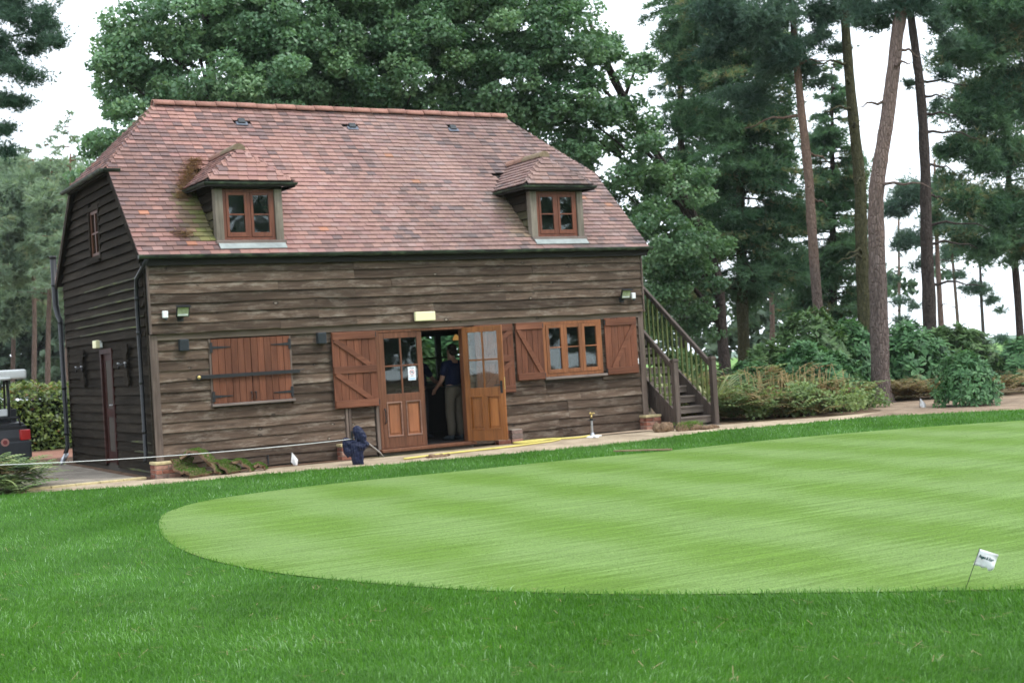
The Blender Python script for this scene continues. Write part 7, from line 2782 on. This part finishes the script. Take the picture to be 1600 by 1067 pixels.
# clipped hedge behind the golf cart
r6 = np.random.default_rng(8)
N = 15000
hx = r6.uniform(-6.5, 3.2, N)
face = r6.uniform(size=N)
top = face < 0.42
ph = 0.12 * np.sin(hx * 2.1) + 0.07 * np.sin(hx * 5.3)
P = np.stack([hx, np.where(top, r6.uniform(12.0, 13.6, N), 12.0 + r6.normal(0, 0.10, N) + ph * 0.5), np.where(top, 1.42 + ph + r6.normal(0, 0.06, N), r6.uniform(0.02, 1.42, N))], 1)
O = np.where(top[:, None], np.array([0, 0, 1.0]), np.array([0, -1.0, 0.3]))
L = 0.115 * r6.uniform(0.7, 1.3, N)
V = leaf_quads(P, L, L * 0.5, 0.2, r6, O, 0.9)
tt = np.clip(r6.uniform(0, 0.75, N) + np.where(top & (r6.uniform(size=N) < 0.35), 0.4, 0.0) + (r6.uniform(size=N) < 0.02) * 0.5, 0, 1)
t = thing('hedge', 'clipped laurel hedge with reddish tips behind the golf cart', 'hedge', (-1.6, 12.8, 0))
link('foliage', np_mesh('foliage', V, 4, tt), M['hedge'], t)
m = MB()
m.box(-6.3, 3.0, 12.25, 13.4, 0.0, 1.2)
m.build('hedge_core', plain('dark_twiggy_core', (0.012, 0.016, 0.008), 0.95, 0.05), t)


# ferns and bracken
def frond_set(nf, ln, rg_, arch=0.7, pin=15, wf=0.30, br=0.045):
    """arching fronds made of leaflets; returns (N,4,3) and tints"""
    Vs, T = [], []
    for k in range(nf):
        a = rg_.uniform(0, 2 * math.pi)
        l_ = ln * rg_.uniform(0.6, 1.15)
        el = rg_.uniform(0.6, 1.3)
        h = np.array([math.cos(a), math.sin(a), 0])
        sd = np.array([-h[1], h[0], 0])
        ts = (np.arange(pin) + 1.0) / pin
        x = l_ * ts * math.cos(el) * (1 + 0.6 * ts)
        z = l_ * (ts * math.sin(el) - arch * ts ** 2 * 0.8)
        C_ = np.outer(x, h) + np.outer(z, [0, 0, 1])
        w = l_ * wf * np.sin(np.clip(ts * 1.02, 0, 1) * math.pi * 0.85 + 0.25)
        tb = rg_.uniform(0, 0.8)
        for s in (-1, 1):
            d = unit(sd * s + h * 0.5 + np.array([0, 0, -0.2]))[None]
            b = h * l_ * br
            tip = C_ + d * w[:, None]
            mid = C_ + d * w[:, None] * 0.45
            Vs.append(np.stack([C_, mid + b, tip, mid - b], 1))
            T.append(np.clip(tb + rg_.uniform(-0.1, 0.25, pin), 0, 1))
    return np.concatenate(Vs), np.concatenate(T)


t = thing('fern', 'green and tawny fern clump at the lower left beside the golf cart', 'fern', (-2.25, 0.35, 0))
for k, mt in ((0, 'fern'), (1, 'bracken')):
    Vs, T = [], []
    for j in range(34 if k == 0 else 12):
        v_, tt_ = frond_set(8, 0.58, r6, 0.62, 11)
        Vs.append(v_ + np.array([-2.40 + r6.normal(0, 0.30), 0.35 + r6.normal(0, 0.28), 0.0 + r6.uniform(0, 0.34)]))
        T.append(tt_)
    link('fronds', np_mesh('fronds', np.concatenate(Vs), 4, np.concatenate(T)), M[mt], t)

Vs, T, Vb, Tb = [], [], [], []
bed = [(11.3, 0.1), (11.7, -0.35), (12.6, -0.85), (13.6, -1.0), (14.6, -0.75), (15.3, -0.1), (15.5, 0.9), (14.4, 1.9), (12.8, 2.4), (11.5, 1.4)]
cnt = 0
while cnt < 120:
    x, y = r6.uniform(11.2, 15.6), r6.uniform(-1.1, 2.4)
    if not inside(bed, np.array([x]), np.array([y]))[0]:
        continue
    cnt += 1
    sc = 0.50 + 0.30 * max(0, min(1, (y + 1) / 2.2))
    v_, tt_ = frond_set(7, sc * r6.uniform(0.75, 1.3), r6, 0.55, 9)
    v_ = v_ + np.array([x, y, r6.uniform(0.0, 0.38) * (0.5 + max(0, y + 1) * 0.5)])
    if r6.uniform() < (0.66 if 12.0 < x < 14.9 else 0.40):
        Vb.append(v_); Tb.append(tt_)
    else:
        Vs.append(v_); T.append(tt_)
for x, y, n_ in ((17.6, 0.9, 12), (18.6, 0.5, 14), (19.6, 0.2, 14), (20.8, -0.5, 14), (18.2, 1.6, 10)):
    for j in range(n_):
        v_, tt_ = frond_set(8, 0.75, r6, 0.6, 9)
        v_ = v_ + np.array([x + r6.normal(0, 0.4), y + r6.normal(0, 0.35), r6.uniform(0, 0.2)])
        Vb.append(v_); Tb.append(tt_)
# low leafy plants at the front of the bed and pale dead stalks standing in it
gl = []
for k in range(11):
    f = r6.uniform(0, 1)
    gl.append((11.5 + 4.0 * f, -0.75 + 0.55 * math.sin(f * 9) + r6.uniform(-0.2, 0.9), r6.uniform(0.08, 0.45), r6.uniform(0.14, 0.3)))
v_, tt_ = broadleaf(gl, 170, 0.085, r6)
Vs.append(v_); T.append(tt_ * 0.8)
stk = []
for k in range(120):
    x, y = r6.uniform(12.6, 14.8), r6.uniform(-0.4, 1.2)
    h_, a_ = r6.uniform(0.5, 1.05), r6.normal(0, 0.16, 2)
    b_ = np.array([x, y, 0.0])
    t_ = b_ + np.array([a_[0] * h_, a_[1] * h_, h_])
    s_ = np.array([0.008, -0.004, 0])
    stk.append(np.stack([b_ - s_, b_ + s_, t_ + s_ * 0.5, t_ - s_ * 0.5]))
Vb.append(np.array(stk)); Tb.append(np.full(120, 1.0))
tag(link('fern_undergrowth', np_mesh('fern_undergrowth', np.concatenate(Vs), 4, np.concatenate(T)), M['fern'], kind='stuff'), 'green ferns and low plants right of the stair', 'undergrowth')
tag(link('bracken_undergrowth', np_mesh('bracken_undergrowth', np.concatenate(Vb), 4, np.concatenate(Tb)), M['bracken'], kind='stuff'), 'russet and yellowing bracken beside the pines', 'undergrowth')

# long striped leaves behind the stair
def flax(loc, n, ln, label, seed):
    r7 = np.random.default_rng(seed)
    t = thing('flax_plant', label, 'plant', (loc[0], loc[1], 0), 'striped flax plants by the stair')
    Vs, T = [], []
    for k in range(n):
        a = r7.uniform(0, 2 * math.pi)
        l_ = ln * r7.uniform(0.7, 1.2)
        el = r7.uniform(0.95, 1.45)
        bend = r7.uniform(0.4, 1.3)
        h = np.array([math.cos(a), math.sin(a), 0])
        sd = np.array([-h[1], h[0], 0])
        ts = np.linspace(0, 1, 9)
        x = l_ * (ts * math.cos(el) + bend * 0.35 * ts ** 2.5)
        z = l_ * (ts * math.sin(el) - bend * 0.40 * ts ** 3)
        C_ = np.array([loc[0], loc[1], 0.0]) + np.outer(x, h) + np.outer(z, [0, 0, 1]) + sd * 0.08 * r7.normal()
        w = 0.030 * np.sqrt(np.clip(1 - ts ** 2.2, 0.0, 1)) + 0.002
        for i in range(8):
            Vs.append(np.stack([C_[i] - sd * w[i], C_[i] + sd * w[i], C_[i + 1] + sd * w[i + 1], C_[i + 1] - sd * w[i + 1]])[None])
            T.append(r7.uniform(0.3, 1.0) if i == 0 else T[-1])
    link('leaves', np_mesh('leaves', np.concatenate(Vs), 4, np.array(T)), M['flax'], t)


flax((11.75, 0.55), 60, 1.30, 'pale striped flax plant with arching leaves right of the stair foot', 1)
flax((11.75, 1.75), 55, 1.45, 'pale striped flax plant seen through the stair balusters', 2)
flax((10.35, 2.6), 40, 0.9, 'dark green strap leaved plant under the stair flight', 3)

# ------------------------------------------------------------------ grass
GB = leafy('lawn_grass_blade', (0.047, 0.140, 0.013), (0.130, 0.305, 0.044), 0.42, 0.42, 0.4, hue=(0.36, 0.52, 0.32))  # palest hue paints in the glint of light off some blades
r8 = np.random.default_rng(99)
fwd2 = np.array([math.sin(YAW), math.cos(YAW)])
rgt2 = np.array([math.cos(YAW), -math.sin(YAW)])
cam2 = np.array([CAM.x, CAM.y])


def scatter(d0, d1, dens):
    """random ground points between two distances from the lawn's near edge, wide enough for the view"""
    k = 0.49
    area = (d1 ** 2 - d0 ** 2) * k
    n = int(area * dens)
    d = np.sqrt(r8.uniform(d0 ** 2, d1 ** 2, n))
    s = r8.uniform(-k, k, n) * d
    p = cam2 + d[:, None] * fwd2 + s[:, None] * rgt2
    jt = p + r8.normal(0, 0.04, p.shape)
    ok = inside(LAWN_P, p[:, 0], p[:, 1]) & ~inside(GREEN, jt[:, 0], jt[:, 1])
    return p[ok]


def patch(x, y):
    return 0.5 + 0.15 * np.sin(x * 1.3 + 1.1 * np.sin(y * 0.9)) + 0.15 * np.sin(y * 2.1 + x * 0.7 + 1.5 * np.sin(x * 1.7)) + 0.16 * np.sin(x * 4.1 - y * 3.3) + 0.12 * np.sin(x * 9.1 + y * 7.3)


Vq, Tq, Vt, Tt = [], [], [], []
for (d0, d1, dens, h, w, quad) in ((4.6, 7.2, 7000, 0.050, 0.0033, True), (7.2, 10.5, 3900, 0.050, 0.0050, True), (10.5, 16, 2100, 0.050, 0.0070, False), (16, 24, 950, 0.052, 0.011, False), (24, 34, 480, 0.050, 0.015, False)):
    p = scatter(d0, d1, dens)
    n = len(p)
    P = np.concatenate([p, np.full((n, 1), 0.012)], 1)
    lean = r8.normal(0, 0.42, (n, 2)) + 0.22 * np.stack([np.sin(p[:, 1] * 1.7 + p[:, 0]), np.cos(p[:, 0] * 1.9)], 1)
    hh = h * r8.uniform(0.45, 1.25, (n, 1))
    az = r8.uniform(0, math.pi, n)
    sd = np.stack([np.cos(az), np.sin(az), np.zeros(n)], 1)
    tipv = np.concatenate([lean, np.ones((n, 1))], 1)
    ww = w * r8.uniform(0.7, 1.3, (n, 1))
    pt = patch(p[:, 0], p[:, 1])
    tint = np.clip(0.05 + 0.50 * pt + r8.normal(0, 0.17, n) + (r8.uniform(size=n) < 0.05 + 0.09 * np.clip(pt - 0.5, 0, 1)) * 0.5, 0, 1)
    if quad:
        mid = P + np.concatenate([lean * 0.25, np.full((n, 1), 0.60)], 1) * hh
        tip = P + np.concatenate([lean * 0.95, np.full((n, 1), 0.92)], 1) * hh
        Vq.append(np.stack([P - sd * ww * 0.5, P + sd * ww * 0.5, mid + sd * ww * 0.42, mid - sd * ww * 0.42], 1))
        Tq.append(tint)
        Vt.append(np.stack([mid - sd * ww * 0.42, mid + sd * ww * 0.42, tip], 1))
        Tt.append(tint)
    else:
        Vt.append(np.stack([P - sd * ww * 0.5, P + sd * ww * 0.5, P + tipv * hh * 0.95], 1))
        Tt.append(tint)
Vq, Tq, Vt, Tt = np.concatenate(Vq), np.concatenate(Tq), np.concatenate(Vt), np.concatenate(Tt)
nv = len(Vq) * 4 + len(Vt) * 3
me = bpy.data.meshes.new('rough_grass')
me.vertices.add(nv)
me.vertices.foreach_set("co", np.concatenate([Vq.reshape(-1), Vt.reshape(-1)]).astype(np.float32))
me.loops.add(nv)
me.loops.foreach_set("vertex_index", np.arange(nv, dtype=np.int32))
me.polygons.add(len(Vq) + len(Vt))
me.polygons.foreach_set("loop_start", np.concatenate([np.arange(len(Vq)) * 4, len(Vq) * 4 + np.arange(len(Vt)) * 3]).astype(np.int32))
me.update(calc_edges=True)
a = me.attributes.new("tint", 'FLOAT', 'POINT')
a.data.foreach_set("value", np.concatenate([np.repeat(Tq, 4), np.repeat(Tt, 3)]).astype(np.float32))
tag(link('rough_grass', me, GB, kind='stuff'), 'longer dark green grass surrounding the mown green', 'grass')

# the mown turf's own short blades, leaning one way or the other band by band
Vm, Tm = [], []
for (d0, d1, dens, w) in ((5.2, 9.5, 3800, 0.0035), (9.5, 14, 1900, 0.0055), (14, 22, 700, 0.0095)):
    k_ = 0.47
    n = int((d1 ** 2 - d0 ** 2) * k_ * dens)
    d_ = np.sqrt(r8.uniform(d0 ** 2, d1 ** 2, n))
    s_ = r8.uniform(-k_, k_, n) * d_
    p = cam2 + d_[:, None] * fwd2 + s_[:, None] * rgt2
    p = p[inside(GREEN, p[:, 0], p[:, 1])]
    n = len(p)
    band = np.sin(p[:, 0] * 2 * math.pi / 1.7 + 0.30)
    P = np.concatenate([p, np.full((n, 1), 0.022)], 1)
    az = r8.uniform(0, math.pi, n)
    sd = np.stack([np.cos(az), np.sin(az), np.zeros(n)], 1) * w * 0.5
    tip = P + np.stack([r8.normal(0, 0.012, n), band * 0.012 + r8.normal(0, 0.010, n), r8.uniform(0.003, 0.008, n)], 1)
    Vm.append(np.stack([P - sd, P + sd, tip], 1))
    Tm.append(np.clip(0.45 + 0.22 * band + r8.normal(0, 0.24, n), 0, 1))
tag(link('mown_grass', np_mesh('mown_grass', np.concatenate(Vm), 3, np.concatenate(Tm)), leafy('mown_grass_blade', (0.088, 0.168, 0.023), (0.180, 0.272, 0.078), 0.3, 0.5, 0.3, hue=(0.27, 0.32, 0.16)), kind='stuff'), 'short pale green turf of the putting green', 'grass')

# fallen pine needles and straw on the lawn, and needles caught by the dormer
def litter(name, P, ln, w, mat, up=0.15, label=None):
    n = len(P)
    a = r8.uniform(0, 2 * math.pi, n)
    d = np.stack([np.cos(a), np.sin(a), r8.normal(0, up, n)], 1)
    s = unit(np.cross(d, np.array([0, 0, 1.0])))
    L = ln * r8.uniform(0.5, 1.3, (n, 1))
    V = np.stack([P - d * L / 2 - s * w / 2, P + d * L / 2 - s * w / 2, P + d * L / 2 + s * w / 2, P - d * L / 2 + s * w / 2], 1)
    o = link(name, np_mesh(name, V, 4, r8.uniform(0, 1, n)), mat, kind='stuff')
    return tag(o, label, 'litter')


straw = leafy('dry_straw', (0.15, 0.095, 0.045), (0.42, 0.33, 0.20), 0.1, 0.8, 0.1)
p = scatter(4.8, 14, 8)
clus = p[r8.integers(0, len(p), 420)] + r8.normal(0, 0.05, (420, 2))
p = np.concatenate([p, clus])
litter('dry_straw', np.concatenate([p, np.full((len(p), 1), 0.048)], 1), 0.070, 0.0028, straw, 0.2, 'scattered dry straw and pine needles lying on the grass')
n = 1500
tt_ = r8.uniform(0, 1, n)
px = 0.98 + r8.normal(0, 0.055, n) - 0.04
py = 0.82 + tt_ * 0.85
px = px + tt_ * 0.55 + r8.normal(0, 0.07, n) - 0.03
pz = ZE + SL * (py + EV) + 0.045 + np.abs(r8.normal(0, 0.016, n))
px2 = 0.70 + r8.normal(0, 0.10, 260)
py2 = 0.16 + r8.normal(0, 0.05, 260)
pz2 = ZE + SL * (py2 + EV) + 0.04
litter('needle_litter', np.concatenate([np.stack([px, py, pz], 1), np.stack([px2, py2, pz2], 1)]), 0.085, 0.007, leafy('dead_pine_needle', (0.24, 0.15, 0.075), (0.50, 0.36, 0.21), 0.1, 0.8, 0.1), 0.25, 'brown pine needle litter heaped beside the left dormer')
